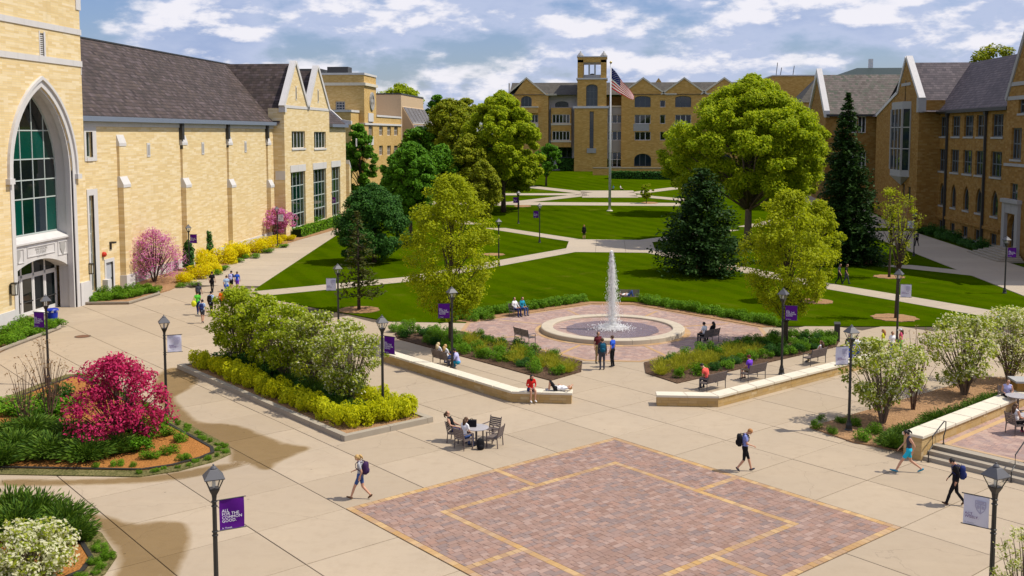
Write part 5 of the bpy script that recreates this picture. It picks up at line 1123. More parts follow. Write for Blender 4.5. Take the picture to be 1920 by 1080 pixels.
    q = MB(); a0, a1 = dor[0] - .8, dor[1] + .8; N.box(q, a0, dor[0] - .02, 0, dor[3] + 1.2, -.35, .1); N.box(q, dor[1] + .02, a1, 0, dor[3] + 1.2, -.35, .1); N.box(q, a0 - .2, a1 + .2, dor[3] + 1.2, dor[3] + 1.6, -.5, .1); N.box(q, dor[0] - .02, dor[1] + .02, dor[3] + .1, dor[3] + 1.2, -.3, .1); q.build('door_surround', STONE_G, t)
    q = MB(); k = [(n1, za), (apn[0], apn[1] + .2)]; N.slab(q, [k[0], k[1], (k[1][0] + .4, k[1][1] + .3), (k[0][0] + .4, k[0][1] + .3)], -.15, .8); q.build('gable_coping', STONE_G, t)
    for y in (158, 184): z = N.hit(1900, y)[1]; q = MB(); N.box(q, n0, n1 - .3, z - .2, z + .2, -.08, .1); q.build('string_course', STONE_G, t)
    q = MB(); N.box(q, n0, n1, N.hit(1900, 312)[1], N.hit(1900, 312)[1] + .3, -.12, .1); q.build('string_course', STONE_G, t)
    q = MB(); q.poly([(XN + .6, n1 + .2, za - .4), (XN + .6, apn[0], apn[1] - .3), (60, apn[0], apn[1] - .3), (60, n1 + .2, za - .4)]); q.poly([(XN + .6, n0, za), (XN + .6, apn[0], apn[1] - .3), (60, apn[0], apn[1] - .3), (60, n0, za)]); q.build('gable_roof', SLATE_R, t)
    s = thing('entrance_steps', 'wide stone steps up to the pointed door of the brown hall', 'steps', (XN - 2, (dor[0] + dor[1]) / 2, 0)); c = (dor[0] + dor[1]) / 2
    for k in range(6):
        q = MB(); q.box(XN - 3.0 + k * .42, XN - .36, c - 4.4 + k * .42, c + 4.4 - k * .42, -.05 + 0 * k, .17 * (k + 1)); q.build('step', KERB, s)
    return t
brown_hall()
def rear_right():
    Y = 176.0; zg = terr(Y); S = Fac('Y', Y, -1); x0 = S.hit(1549, 200)[0]; t = thing('slate_roofed_hall', 'brown hall with mottled slate roof beyond the spruce', 'building', (x0, Y, zg)); ze = S.hit(1620, 213)[1]; x1 = 66
    wn = [(*S.rect((a, 218, b, 249)), None) for a, b in ((1592, 1607), (1609, 1624))] + [(*S.rect((a, 285, b, 315)), None) for a, b in ((1592, 1607), (1609, 1624))]; m = MB(); S.wall(m, x0, x1, 0, ze, wn); Wf = Fac('X', x0, -1); hw = 7.0; zr = onY(1620, 140, Y + hw)[1]
    m.poly([(x0, Y, 0), (x0, Y, ze), (x0, Y + hw, zr), (x0, Y + 2 * hw, ze), (x0, Y + 2 * hw, 0)]); m.build('wall', BR_R, t)
    for w in wn: S.window(t, w, 2, 1, .3, .14, .16, FRAME_W, GL_B)
    q = MB(); q.poly([(x0 + .2, Y - .4, ze - .3), (x1, Y - .4, ze - .3), (x1, Y + hw, zr), (x0 + .2, Y + hw, zr)]); q.poly([(x0 + .2, Y + 2 * hw, ze), (x1, Y + 2 * hw, ze), (x1, Y + hw, zr), (x0 + .2, Y + hw, zr)]); q.build('roof', SLATE_M, t)
    q = MB(); q.extrude([(x0 - .35, Y - .3, ze - .6), (x0 - .35, Y - .3, ze + .5), (x0 - .35, Y + hw, zr + 1.1), (x0 - .35, Y + 2 * hw, ze + .5), (x0 - .35, Y + 2 * hw, ze), (x0 - .35, Y + hw, zr - .2)], (.9, 0, 0)); q.build('gable_coping', STONE, t)
    q = MB(); q.box(x0, x1, Y - .75, Y - .4, ze - .45, ze - .1); q.build('gutter', METAL_D, t)
    # far roofs behind
    Y2 = 232.0; f = lambda px, py: onY(px, py, Y2); t = thing('hip_roof_hall', 'distant hall with dark hipped roof behind the slate roofed hall', 'building', (f(1640, 0)[0], Y2, terr(Y2))); a, b = f(1575, 145), f(1617, 130); c = f(1720, 130); d = f(1735, 145); zl = f(1600, 160)[1]
    q = MB(); q.box(a[0], d[0], Y2, Y2 + 20, terr(Y2), a[1] - .05); q.build('wall', BR_F, t); q = MB(); q.add([(a[0] - 1, Y2 - 1, a[1]), (d[0] + 1, Y2 - 1, a[1]), (d[0] + 1, Y2 + 21, a[1]), (a[0] - 1, Y2 + 21, a[1]), (b[0], Y2 + 5, b[1] + .6), (c[0], Y2 + 5, b[1] + .6)], [(0, 1, 5, 4), (3, 2, 5, 4), (0, 3, 4), (1, 2, 5)]); q.build('roof', plain('dark_green_roof', (.02, .035, .035), .6, .3), t)
    q = MB(); x = f(1648, 0)[0]; q.box(x - .4, x + .4, Y2 + 5, Y2 + 6, b[1], f(0, 118)[1]); q.build('vent_stack', FRAME_W, t)
    Y3 = 262.0; f = lambda px, py: onY(px, py, Y3); t = thing('flat_roof_hall', 'distant flat roofed brown block above the big green tree', 'building', (f(1490, 0)[0], Y3, 4.5)); q = MB(); q.box(f(1452, 0)[0], f(1531, 0)[0], Y3, Y3 + 15, 4, f(0, 150)[1]); q.build('wall', BR_F, t); q = MB(); q.box(f(1451, 0)[0], f(1532, 0)[0], Y3 - .2, Y3 + 15.2, f(0, 150)[1], f(0, 148)[1]); q.build('coping', STONE, t)
    q = MB(); 
    for px, h in ((1462, 3.2), (1470, 2.0), (1494, 2.4)): x = f(px, 0)[0]; q.tube([(x, Y3 + 3, f(0, 148)[1]), (x + .3, Y3 + 3, f(0, 148)[1] + h)], .09, 5)
    q.build('antennas', METAL_D, t)
    Y4 = 205.0; f = lambda px, py: onY(px, py, Y4); t = thing('gabled_hall', 'dark slate roofed hall between the green tree and the gable', 'building', (f(1530, 0)[0], Y4, terr(Y4))); x0, x1 = f(1508, 0)[0], f(1600, 0)[0]; ze, zr = f(0, 196)[1], f(0, 148)[1]
    q = MB(); q.box(x0, x1, Y4, Y4 + 12, 0, ze); q.build('wall', BR_F, t); q = MB(); q.poly([(x0 - .5, Y4 - .5, ze), (x1, Y4 - .5, ze), (x1, Y4 + 6, zr), (x0 + 4, Y4 + 6, zr)]); q.poly([(x0 - .5, Y4 - .5, ze), (x0 + 4, Y4 + 6, zr), (x0 - .5, Y4 + 12, ze)]); q.build('roof', SLATE_F, t)
rear_right()
# ================================================================== VEGETATION
RG = np.random.default_rng(21)
def unit(v): return v / np.maximum(1e-9, np.linalg.norm(v, axis=-1, keepdims=True))
def leaf_quads(P, Nn, L, W):
    n = len(P); r = unit(RG.normal(size=(n, 3))); t1 = unit(np.cross(Nn, r)); t2 = np.cross(Nn, t1); L = np.broadcast_to(L, n)[:, None]; W = np.broadcast_to(W, n)[:, None]
    V = np.stack([P - t1 * L, P + t2 * W + Nn * W * .25, P + t1 * L, P - t2 * W + Nn * W * .25], 1).reshape(-1, 3); return V, np.arange(4 * n).reshape(n, 4)
def clump_leaves(C, Rr, per, size, up=.35, shell=.6, flat=.8):
    C = np.asarray(C, float); k = len(C); n = k * per; d = unit(RG.normal(size=(n, 3))); rr = shell + (1 - shell) * RG.random(n) ** .5
    R_ = np.repeat(np.asarray(Rr, float), per); P = np.repeat(C, per, 0) + d * (rr * R_)[:, None] * np.array([1, 1, flat])
    N_ = unit(d * .50 + RG.normal(size=(n, 3)) * .48 + np.array([.30, -.15, up + .30])); s = size * RG.uniform(.65, 1.3, n); return leaf_quads(P, N_, s, s * .55)
def merge(*VF):
    V = []; F = []; o = 0
    for v, f in VF: V.append(v); F.append(f + o); o += len(v)
    return np.concatenate(V), np.concatenate(F)
LF = dict(
    elm=m_leaf('elm_leaf', [(0.183, 0.280, 0.007), (0.347, 0.443, 0.011), (0.498, 0.549, 0.019), (0.270, 0.373, 0.009)], .5),
    spring=m_leaf('spring_leaf', [(0.189, 0.269, 0.008), (0.308, 0.393, 0.014), (0.441, 0.505, 0.022), (0.255, 0.337, 0.010)], .5),
    maple=m_leaf('yellow_maple_leaf', [(0.207, 0.256, 0.007), (0.342, 0.393, 0.008), (0.451, 0.486, 0.010), (0.274, 0.339, 0.007)], .5),
    olive=m_leaf('olive_leaf', [(0.144, 0.181, 0.006), (0.252, 0.277, 0.008), (0.310, 0.325, 0.014), (0.174, 0.242, 0.008)], .35),
    green=m_leaf('mid_green_leaf', [(0.044, 0.131, 0.007), (0.085, 0.223, 0.010), (0.131, 0.293, 0.013), (0.061, 0.172, 0.007)], .3),
    dark=m_leaf('dark_green_leaf', [(0.018, 0.065, 0.011), (0.036, 0.112, 0.016), (0.058, 0.154, 0.018), (0.025, 0.086, 0.013)], .2),
    pine=m_leaf('pine_needle', [(0.012, 0.036, 0.008), (0.024, 0.059, 0.012), (0.039, 0.083, 0.013), (0.018, 0.048, 0.010)], .12),
    larch=m_leaf('larch_needle', [(0.045, 0.056, 0.012), (0.083, 0.091, 0.015), (0.068, 0.079, 0.018)], .25),
    juniper=m_leaf('juniper_needle', [(0.036, 0.089, 0.009), (0.076, 0.149, 0.014), (0.118, 0.198, 0.017), (0.022, 0.060, 0.009)], .2),
    box=m_leaf('boxwood_leaf', [(0.060, 0.160, 0.006), (0.118, 0.254, 0.011), (0.181, 0.341, 0.014), (0.042, 0.118, 0.006)], .25),
    grassy=m_leaf('yellow_sedge_leaf', [(0.265, 0.262, 0.018), (0.416, 0.393, 0.030), (0.208, 0.251, 0.018), (0.529, 0.481, 0.053)], .35),
    gold=m_leaf('gold_spirea_leaf', [(0.401, 0.439, 0.011), (0.621, 0.626, 0.015), (0.767, 0.752, 0.019), (0.275, 0.355, 0.011)], .5),
    forsy=m_leaf('forsythia_flower', [(0.584, 0.468, 0.003), (0.850, 0.686, 0.007), (0.850, 0.811, 0.011), (0.418, 0.375, 0.008)], .5),
    redbud=m_leaf('redbud_flower', [(0.480, 0.125, 0.342), (0.660, 0.211, 0.502), (0.744, 0.288, 0.593), (0.384, 0.096, 0.274)], .5),
    crab=m_leaf('crabapple_flower', [(0.336, 0.012, 0.066), (0.504, 0.022, 0.108), (0.600, 0.042, 0.156), (0.216, 0.010, 0.042)], .35),
    white=m_leaf('white_blossom', [(0.605, 0.605, 0.374), (0.748, 0.726, 0.506), (0.814, 0.792, 0.605), (0.462, 0.484, 0.220)], .5),
    pear=m_leaf('pear_leaf', [(0.239, 0.295, 0.024), (0.375, 0.426, 0.040), (0.156, 0.229, 0.014), (0.499, 0.535, 0.081)], .5),
    bare=m_leaf('reddish_bud', [(.22, .12, .06), (.30, .20, .09)], .3))
def prof(kind, f):
    if kind == 'round': return math.sqrt(max(0, 1 - (2 * f - 1) ** 2)) ** .85
    if kind == 'dome': return math.sqrt(max(0, 1 - f ** 2.2)) * (1 if f > .12 else .75 + f * 2)
    if kind == 'egg': return (math.sin(math.pi * min(1, f * .85 + .12)) ** .8) * (1.05 - .35 * f)
    if kind == 'oval': return math.sin(math.pi * (f * .86 + .09)) ** .75
    if kind == 'vase': return (.35 + .75 * f) * math.sqrt(max(0, 1 - max(0, (f - .7) / .3) ** 2))
    if kind == 'skirt': return math.sin(math.pi * (.22 + .78 * f)) ** .7 if f > .36 else .86 + .14 * f / .36
    return 1 - f
def place(base, top, xl, xr, bot, h=0.0):
    """pixel outline of a plant -> ground point, height, half width, height of the crown's underside"""
    x, y = GT(*base, h); z0 = terr(y); zt = onY(base[0], top, y)[1] - z0; zb = onY(base[0], bot, y)[1] - z0; w = (onY(xr, bot, y)[0] - onY(xl, bot, y)[0]) / 2; cx = (onY(xr, bot, y)[0] + onY(xl, bot, y)[0]) / 2 - x
    return (x, y, z0), zt, w, zb, cx
def tree(label, base, top, xl, xr, bot, kind, leaf, n=60, per=150, size=.3, tr=None, bark=None, group=None, name='tree', cr=.24, limbs=14, shell=.6, extra=None, fork=.45):
    (x, y, z0), H, w, zb, cx = place(base, top, xl, xr, bot); t = thing(name, label, 'tree', (x, y, z0 - .03), group=group); zb = max(.3, zb); hc = H - zb; C = []; Rr = []; n = int(n * 2.3); per = int(per * (1.75 if y < 200 else 1.2)); cr = cr * .92; shell = 0.0; size = size * (.50 if y < 200 else .6); w *= 1.06; limbs = int(limbs * 1.5)
    r = random.Random(int(base[0] * 7 + top))
    lob = [(r.uniform(0, 6.28), r.uniform(.1, .9), r.uniform(.90, 1.06)) for _ in range(7)]
    for i in range(n):
        f = r.random() ** .9; a = r.uniform(0, 6.283); k = max(prof(kind, f), .05)
        for la, lf, lm in lob:
            if abs((a - la + 3.14) % 6.28 - 3.14) < .7 and abs(f - lf) < .25: k *= lm
        rad = w * k * r.random() ** .36; c = cr * w * r.uniform(.65, 1.25); rad = max(0, rad - c * .55)
        C.append((cx * f * .9 + rad * math.cos(a), rad * math.sin(a), zb + c * .5 + (hc - c * 1.2) * f)); Rr.append(c)
    tr = tr or max(.07, H * .018); bark = bark or BARK; lean = Vector((cx * .5, 0, 0)); m = MB(); pts = [(0, 0, -.1), (0, 0, H * .12), (lean.x * .3, .02, H * .35), (lean.x * .7, -.05, H * .6), (lean.x, 0, H * .86)]
    m.tube(pts, [tr * 1.35, tr, tr * .8, tr * .5, tr * .12], 8); m.build('trunk', bark, t, smooth=True, local=True)
    b = MB()
    for i in sorted(range(n), key=lambda q: -Rr[q])[:limbs]:
        c = Vector(C[i]); s = min(max(.15, (c.z - w * .5) / H), .8); s = max(zb / H * .75, s * fork * 1.6 if s * fork * 1.6 < .8 else .8); p0 = Vector((lean.x * s, 0, H * s)); mid = p0.lerp(c, .5) + Vector((0, 0, .06 * H * r.uniform(-.3, .8)))
        if p0.z > c.z: p0.z = max(zb * .7, c.z - .15 * H)
        b.tube([p0, mid, c], [tr * .42, tr * .26, tr * .08], 5)
    if limbs: tag(b.build('branches', bark, t, smooth=True, local=True), None, None, None, 'stuff')
    parts = clump_leaves(C, Rr, per, size, shell=shell)
    o = link('crown', np_mesh('crown', *parts, LF[leaf]), t); tag(o, None, None, None, 'stuff')
    return t
def conifer(label, base, top, xl, xr, bot, leaf='pine', tiers=22, arms=11, size=.22, droop=.25, jag=.25, dens=26, name='conifer_tree', bark=None, low=.04, power=.85):
    (x, y, z0), H, w, zb, cx = place(base, top, xl, xr, bot); t = thing(name, label, 'tree', (x, y, z0 - .03)); w *= 1.12; r = random.Random(int(base[0])); m = MB().tube([(0, 0, -.1), (0, 0, H * .3), (0, 0, H * .97)], [H * .018, H * .013, .02], 7); m.build('trunk', bark or BARK, t, smooth=True, local=True)
    P = []; N_ = []; S = []; T = []; br = MB()
    for i in range(tiers):
        f = i / tiers; z = H * (low + (1 - low) * f ** .95); L = w * (1 - f) ** power * 1.02 + .12
        for k in range(max(4, int(arms * (1 - f * .55)))):
            a = r.uniform(0, 6.283); l = L * r.uniform(1 - jag, 1.06); d = np.array([math.cos(a), math.sin(a), 0]); zz = z + r.uniform(-.4, .4) * H / tiers
            n = max(5, int(dens * l / w)); s = np.linspace(.12, 1, n) + RG.uniform(-.02, .02, n); p = d[None] * (s * l)[:, None]; p[:, 2] = zz - droop * l * s ** 1.6 + .10 * l * s ** 4; wd = .26 * l * (1 - s * .75)
            side = np.array([-d[1], d[0], 0]); off = RG.uniform(-1, 1, n) * wd; p = p + side[None] * off[:, None]; p[:, 2] += RG.normal(0, .05 * l + .02, n)
            P.append(p); v = np.tile(np.array([0, 0, 1.]), (n, 1)) + RG.normal(0, .45, (n, 3)); N_.append(unit(v))
            if i % 3 == 0 and k % 2 == 0: br.tube([(0, 0, zz), (d[0] * l * .6, d[1] * l * .6, zz - droop * l * .45)], [H * .004 + .01, .012], 4)
    P = np.concatenate(P); N_ = np.concatenate(N_); s = size * RG.uniform(.6, 1.35, len(P)); o = link('crown', np_mesh('crown', *leaf_quads(P, N_, s, s * .5), LF[leaf]), t); tag(o, None, None, None, 'stuff')
    if br.v: tag(br.build('branches', bark or BARK, t, local=True), None, None, None, 'stuff')
    return t
# ---- the trees of the quad
tree('yellow green young maple in the left fountain bed behind the lamp', (845, 652), 322, 757, 940, 600, 'oval', 'maple', 110, 62, .17, .13, limbs=22, cr=.22)
tree('yellow green young maple in the right fountain bed behind the lamp', (1473, 645), 352, 1384, 1560, 592, 'oval', 'maple', 100, 62, .17, .13, limbs=22, cr=.22)
tree('yellow green maple standing in the mulch ring on the right lawn', (1530, 567), 372, 1478, 1582, 540, 'oval', 'maple', 70, 55, .19, .12, limbs=16)
tree('huge bright green elm right of the flagpole', (1402, 458), 137, 1262, 1552, 372, 'skirt', 'elm', 210, 200, .34, .42, limbs=36, cr=.13, bark=BARK_L)
tree('rounded green tree left of the huge elm', (1292, 402), 236, 1222, 1330, 356, 'round', 'elm', 55, 150, .42, .3)
tree('tall egg shaped green elm left of the library', (944, 398), 168, 862, 1018, 335, 'skirt', 'elm', 130, 190, .42, .35, cr=.14)
tree('olive green broad tree beside the slanted window block', (838, 345), 183, 798, 892, 310, 'round', 'olive', 70, 130, .5, .3)
tree('dark green tree in front of the slanted window block', (820, 405), 268, 782, 880, 370, 'dome', 'green', 50, 120, .42, .25)
tree('olive tree standing behind the dark green trees', (880, 405), 250, 830, 930, 372, 'dome', 'olive', 50, 110, .42, .25)
tree('bright green upright tree beside the tower block', (770, 450), 262, 722, 822, 410, 'oval', 'green', 90, 130, .34, .25, cr=.2)
tree('dark green tree between student hall and tower block', (677, 392), 228, 640, 706, 376, 'oval', 'green', 50, 120, .4, .25)
tree('spring green maple by the lamp with the purple banner', (972, 392), 284, 924, 1006, 362, 'round', 'spring', 55, 120, .34, .14)
tree('pale yellow tree behind the left maple', (905, 432), 298, 872, 946, 412, 'oval', 'olive', 45, 110, .32, .14)
tree('low green tree at the library steps', (1024, 352), 268, 1004, 1056, 330, 'round', 'green', 26, 90, .4, .2)
tree('broad dark green shrub tree on the left lawn', (702, 492), 340, 626, 774, 482, 'dome', 'dark', 90, 150, .24, .2, name='yew_tree', cr=.2, limbs=10)
tree('small young tree in front of the library wall', (1212, 382), 342, 1202, 1226, 372, 'round', 'spring', 14, 60, .26, .05, limbs=5)
tree('thin young tree against the library arches', (1209, 338), 283, 1194, 1222, 322, 'oval', 'maple', 16, 60, .32, .06, limbs=6)
conifer('tall dark spruce in front of the brown hall', (1582, 494), 170, 1508, 1650, 470, 'pine', 44, 24, .20, .20, .3, 62)
conifer('broad dark pine on the lawn right of the fountain', (1314, 514), 312, 1210, 1390, 500, 'pine', 26, 24, .19, .10, .38, 64, name='pine_tree', power=.62, low=.08)
conifer('thin sparse young larch on the left lawn', (673, 582), 392, 636, 720, 545, 'larch', 22, 8, .17, .12, .35, 16, name='larch_tree', low=.16)
tree('sparse yellow sapling near the shaded walkway', (1667, 521), 342, 1632, 1722, 440, 'oval', 'maple', 20, 18, .19, .10, limbs=22, shell=.2)
tree('nearly leafless sapling behind the right lamp', (1680, 598), 372, 1648, 1738, 500, 'vase', 'olive', 26, 10, .15, .11, limbs=26, shell=.2)
# ---- background woods, each tree its own
for lb, b, tp, xl, xr, bt, k, lf in (
    ('green tree top above the slanted window block', (750, 309), 155, 706, 792, 230, 'round', 'elm'), ('green tree rising right of the slanted block', (818, 308), 176, 794, 848, 285, 'oval', 'green'),
    ('olive tree behind the egg shaped elm', (882, 308), 182, 838, 905, 290, 'round', 'olive'), ('pale tree filling the gap before the library', (930, 308), 215, 900, 970, 295, 'round', 'olive'),
    ('tree behind the big elm near the library end', (1420, 335), 225, 1380, 1470, 310, 'round', 'green'), ('leafy tree behind the elm and the spruce', (1490, 390), 270, 1440, 1545, 370, 'round', 'elm'),
    ('green tree in the gap beside the tower block', (752, 400), 282, 715, 800, 380, 'round', 'green'), ('olive tree at the left of the egg shaped elm', (858, 350), 205, 818, 905, 330, 'round', 'olive'), ('dark tree under the egg shaped elm', (890, 400), 265, 850, 935, 385, 'round', 'green'),
    ('far tree hidden behind the left dark trees', (790, 345), 235, 745, 835, 320, 'round', 'green')):
    tree(lb, b, tp, xl, xr, bt, k, lf, 45, 110, .55, .3, limbs=8)
t = thing('tree', 'reddish tree top peeping over the brown hall roof', 'tree', (61.2, 174, 0)); MB().tube([(0, 0, 0), (0, 0, 14), (.6, 0, 25)], [.5, .4, .1], 7).build('trunk', BARK, t, local=True)
C = [(RG.uniform(-2.4, 2.4), RG.uniform(-2, 2), RG.uniform(21, 27.5)) for _ in range(26)]; tag(link('crown', np_mesh('crown', *clump_leaves(C, [1.0] * 26, 60, .3), LF['olive']), t), None, None, None, 'stuff')
# far woods beyond everything, one mass on the horizon
def far_wood():
    C = []; Rr = []
    for x in range(-260, 330, 5):
        if -75 < x < -50: continue
        for k in range(3): C.append((x + rnd.uniform(-4, 4), 330 + rnd.uniform(0, 40), 4 + rnd.uniform(1, 9 + 3 * math.sin(x * .07)))); Rr.append(rnd.uniform(2.5, 4.5))
    o = link('distant_wood', np_mesh('distant_wood', *clump_leaves(C, Rr, 70, .9), LF['green'])); tag(o, 'far green belt of trees along the horizon', 'trees', None, 'stuff')
far_wood()
# ---- shrubs: a few meshes of each kind, shared between the plants
SH = {}
def shrub_mesh(kind, v):
    key = (kind, v)
    if key in SH: return SH[key]
    r = random.Random(hash(kind) % 1000 + v) if False else random.Random(sum(map(ord, kind)) * 13 + v)
    leaf, n, per, size, cr, fl = dict(box=('box', 14, 110, .062, .34, 1.0), boxdark=('dark', 14, 100, .07, .34, 1.0), sedge=('grassy', 8, 90, .11, .3, 1), gold=('gold', 16, 130, .066, .34, 1), forsy=('forsy', 22, 110, .06, .34, 1), juniper=('juniper', 20, 190, .075, .3, .7), low=('box', 16, 120, .06, .34, .8), foliage=('green', 14, 80, .085, .34, .9))[kind]
    C = []; Rr = []
    for i in range(n):
        a = r.uniform(0, 6.283); q = math.sqrt(r.random()) * (1 - cr); z = r.uniform(.15, 1 - cr * .6) * math.sqrt(max(.05, 1 - q * q * .8)); C.append((q * math.cos(a), q * math.sin(a), z)); Rr.append(cr * r.uniform(.8, 1.2))
    if kind in ('sedge', 'juniper'):        # upright or arching sprays
        N = n * per; a = RG.random(N) * 6.283; q = np.sqrt(RG.random(N)); s = RG.random(N); hgt = (1 - .55 * q) * RG.uniform(.6, 1.1, N); P = np.stack([np.cos(a) * q * (.25 + .75 * s), np.sin(a) * q * (.25 + .75 * s), s * hgt], 1)
        d = unit(np.stack([np.cos(a) * q, np.sin(a) * q, hgt * (1.2 if kind == 'sedge' else .55)], 1)); nn = unit(np.cross(d, unit(RG.normal(size=(N, 3))))); t2 = np.cross(nn, d); L = size * RG.uniform(.7, 1.5, N)[:, None]; W = L * (.14 if kind == 'sedge' else .22)
        V = np.stack([P - d * L, P + t2 * W, P + d * L, P - t2 * W], 1).reshape(-1, 3); V[:, 2] = np.maximum(V[:, 2], 0); me = np_mesh(kind, V, np.arange(4 * N).reshape(N, 4), LF[leaf])
    else:
        V, F = clump_leaves(C, Rr, per, size, shell=.75, up=.5); V[:, 2] = np.maximum(V[:, 2], .0); me = np_mesh(kind, V, F, LF[leaf])
    SH[key] = me; return me
SHN = dict(box='boxwood_shrub', boxdark='dark_shrub', sedge='yellow_sedge', gold='golden_spirea', forsy='forsythia_shrub', juniper='juniper_shrub', low='low_shrub', foliage='leafy_plant')
def shrub(kind, x, y, w, h, label, group, z=None, sy=None):
    o = link(SHN[kind], shrub_mesh(kind, rnd.randrange(3))); o.location = (x, y, terr(y) if z is None else z); o.scale = (w / 2, (sy or w) / 2, h); o.rotation_euler = (0, 0, rnd.uniform(0, 6.28)); return tag(o, label, 'shrub', group)
def scatter(poly, n, dmin, tries=6000):
    xs = [p[0] for p in poly]; ys = [p[1] for p in poly]; out = []
    for _ in range(tries):
        p = (rnd.uniform(min(xs), max(xs)), rnd.uniform(min(ys), max(ys)))
        if inside(p, poly) and all((p[0] - q[0]) ** 2 + (p[1] - q[1]) ** 2 > dmin * dmin for q in out): out.append(p)
        if len(out) >= n: break
    return out
def along(pts, step):
    out = []
    for a, b in zip(pts, pts[1:]):
        a, b = Vector(a), Vector(b); n = max(1, round((b - a).length / step)); out += [tuple(a.lerp(b, i / n)) for i in range(n)]
    return out + [tuple(pts[-1])]
for P, sd_ in ((BED_L, 'left'), (BED_R, 'right')):
    for x, y in scatter(inset_poly(P, .42), 150, .70):
        e = min(abs((y - 58.6) - abs(x - AX) + 1.7) * .7, abs((y - 53.7) - (abs(x - AX) - 3.3)) * .7)
        cx = abs(x - AX)
        if cx < 9.2 and e > 1.25 and rnd.random() < .8: shrub('sedge', x, y, 1.35, rnd.uniform(.6, .9), 'yellow sedge tuft in the middle of the %s fountain bed' % sd_, 'yellow sedges in the %s fountain bed' % sd_, .05)
        elif rnd.random() < .85: shrub('box' if rnd.random() < .75 else 'boxdark', x, y, rnd.uniform(.85, 1.2), rnd.uniform(.45, .72), 'small green shrub in the %s fountain bed' % sd_, 'green shrubs in the %s fountain bed' % sd_, .05)
for sgn, nm in ((-1, 'left'), (1, 'right')):
    for x, y in along([(AX + sgn * 2.4, 79.2), (AX + sgn * 11.2, 70.5)], .62): shrub('low', x + rnd.uniform(-.1, .1), y + .25, 1.45, rnd.uniform(.6, .8), 'low green shrub edging the back %s of the fountain paving' % nm, 'shrub edging at the back %s of the fountain' % nm, .05)
# long planter
u = Vector((PLANTER[1][0] - PLANTER[0][0], PLANTER[1][1] - PLANTER[0][1])).normalized(); v = Vector((-u.y, u.x)); O = Vector(PLANTER[0]); LEN = 17.8
for i in range(19):
    p = O + u * (.9 + i * .87) + v * .95; shrub('gold', p.x, p.y, 1.35, rnd.uniform(.95, 1.2), 'golden shrub in the front hedge row of the long planter', 'front hedge of the long planter', .16)
for i in range(6):
    p = O + u * (LEN - 1.2 + .1 * math.sin(i)) + v * (1.9 + i * .42); shrub('gold', p.x, p.y, 1.4, rnd.uniform(1.0, 1.3), 'golden shrub at the right end of the long planter', 'right end hedge of the long planter', .16)
for i in range(17):
    p = O + u * (.9 + i * 1.0) + v * 3.75; shrub('gold', p.x, p.y, 1.3, rnd.uniform(.9, 1.2), 'golden shrub in the back hedge row of the long planter', 'back hedge of the long planter', .16)
for i in range(15):
    p = O + u * (1.6 + i * .98) + v * rnd.uniform(1.9, 2.6); shrub('juniper' if i % 3 else 'boxdark', p.x, p.y, 2.0, rnd.uniform(.9, 1.3), 'dark juniper in the middle of the long planter', 'junipers in the long planter', .16)
def blossom_tree(name, label, x, y, H, w, leaf, leaf2, n=60, per=70, size=.10, stems=6, ratio=.3, z=0.0, clear=.2, bark=None, cat='tree', group=None, spread=.5, vase='vase', sk=1.0):
    """many-stemmed flowering shrub: stems, crown of leaves, blossom"""
    t = thing(name, label, cat, (x, y, z), group=group); r = random.Random(int(x * 31 + y * 17)); C = []; Rr = []
    for i in range(n):
        f = r.random() ** .8; a = r.uniform(0, 6.283); k = prof(vase, f) if vase != 'vase' else min(1, .45 + .8 * f) * math.sqrt(max(.02, 1 - max(0, (f - .55) / .45) ** 2)); rad = w * k * r.random() ** .5; c = .20 * w * r.uniform(.6, 1.3); C.append((rad * math.cos(a), rad * math.sin(a), H * (clear + (1 - clear - .05) * f))); Rr.append(c)
    s = MB()
    for i in range(stems):
        a = 6.283 * i / stems + r.uniform(-.3, .3); tip = Vector((math.cos(a) * w * spread, math.sin(a) * w * spread, H * r.uniform(.6, .8))); s.tube([(.06 * math.cos(a), .06 * math.sin(a), -.05), tip * .35 + Vector((0, 0, H * .05)), tip], [(H * .014 + .01) * sk, (H * .01 + .006) * sk, .008], 5)
    tag(s.build('stems', bark or BARK_L, t, local=True), None, None, None, 'stuff'); b = MB()
    for c in C: 
        k = r.uniform(.25, .5); p = Vector(c); b.tube([Vector((p.x * k, p.y * k, p.z * (.35 + k * .3))), p.lerp(Vector((p.x * k, p.y * k, p.z * .6)), .4), p * 1.04], [.02, .012, .005], 4)
    tag(b.build('twigs', bark or BARK_L, t, local=True), None, None, None, 'stuff')
    if leaf: tag(link('crown', np_mesh('crown', *clump_leaves(C, Rr, int(per * (1 - ratio)), size, shell=.25), LF[leaf]), t), None, None, None, 'stuff')
    if leaf2 and ratio > 0: tag(link('blossom', np_mesh('blossom', *clump_leaves(C, [q * 1.04 for q in Rr], int(per * ratio), size * .8, shell=.5), LF[leaf2]), t), None, None, None, 'stuff')
    return t
for i, (f, d, H_, w, ra, lb) in enumerate(((.16, 2.4, 4.6, 1.9, .0, 'green pear shrub at the left end of the long planter'), (.30, 2.6, 4.4, 1.7, .03, 'second green pear shrub from the left in the long planter'), (.45, 2.5, 4.3, 1.8, .06, 'middle green pear shrub in the long planter'), (.60, 2.7, 4.2, 1.8, .15, 'pear shrub with a few white flowers in the long planter'), (.77, 2.8, 4.1, 2.0, .30, 'white dotted pear shrub at the right end of the long planter'))):
    p = O + u * (LEN * f) + v * d; blossom_tree('pear_shrub', lb, p.x, p.y, H_, w, 'spring' if i < 3 else 'pear', 'white', 85, 75, .085, z=.16, ratio=ra, group='pear shrubs in the long planter')
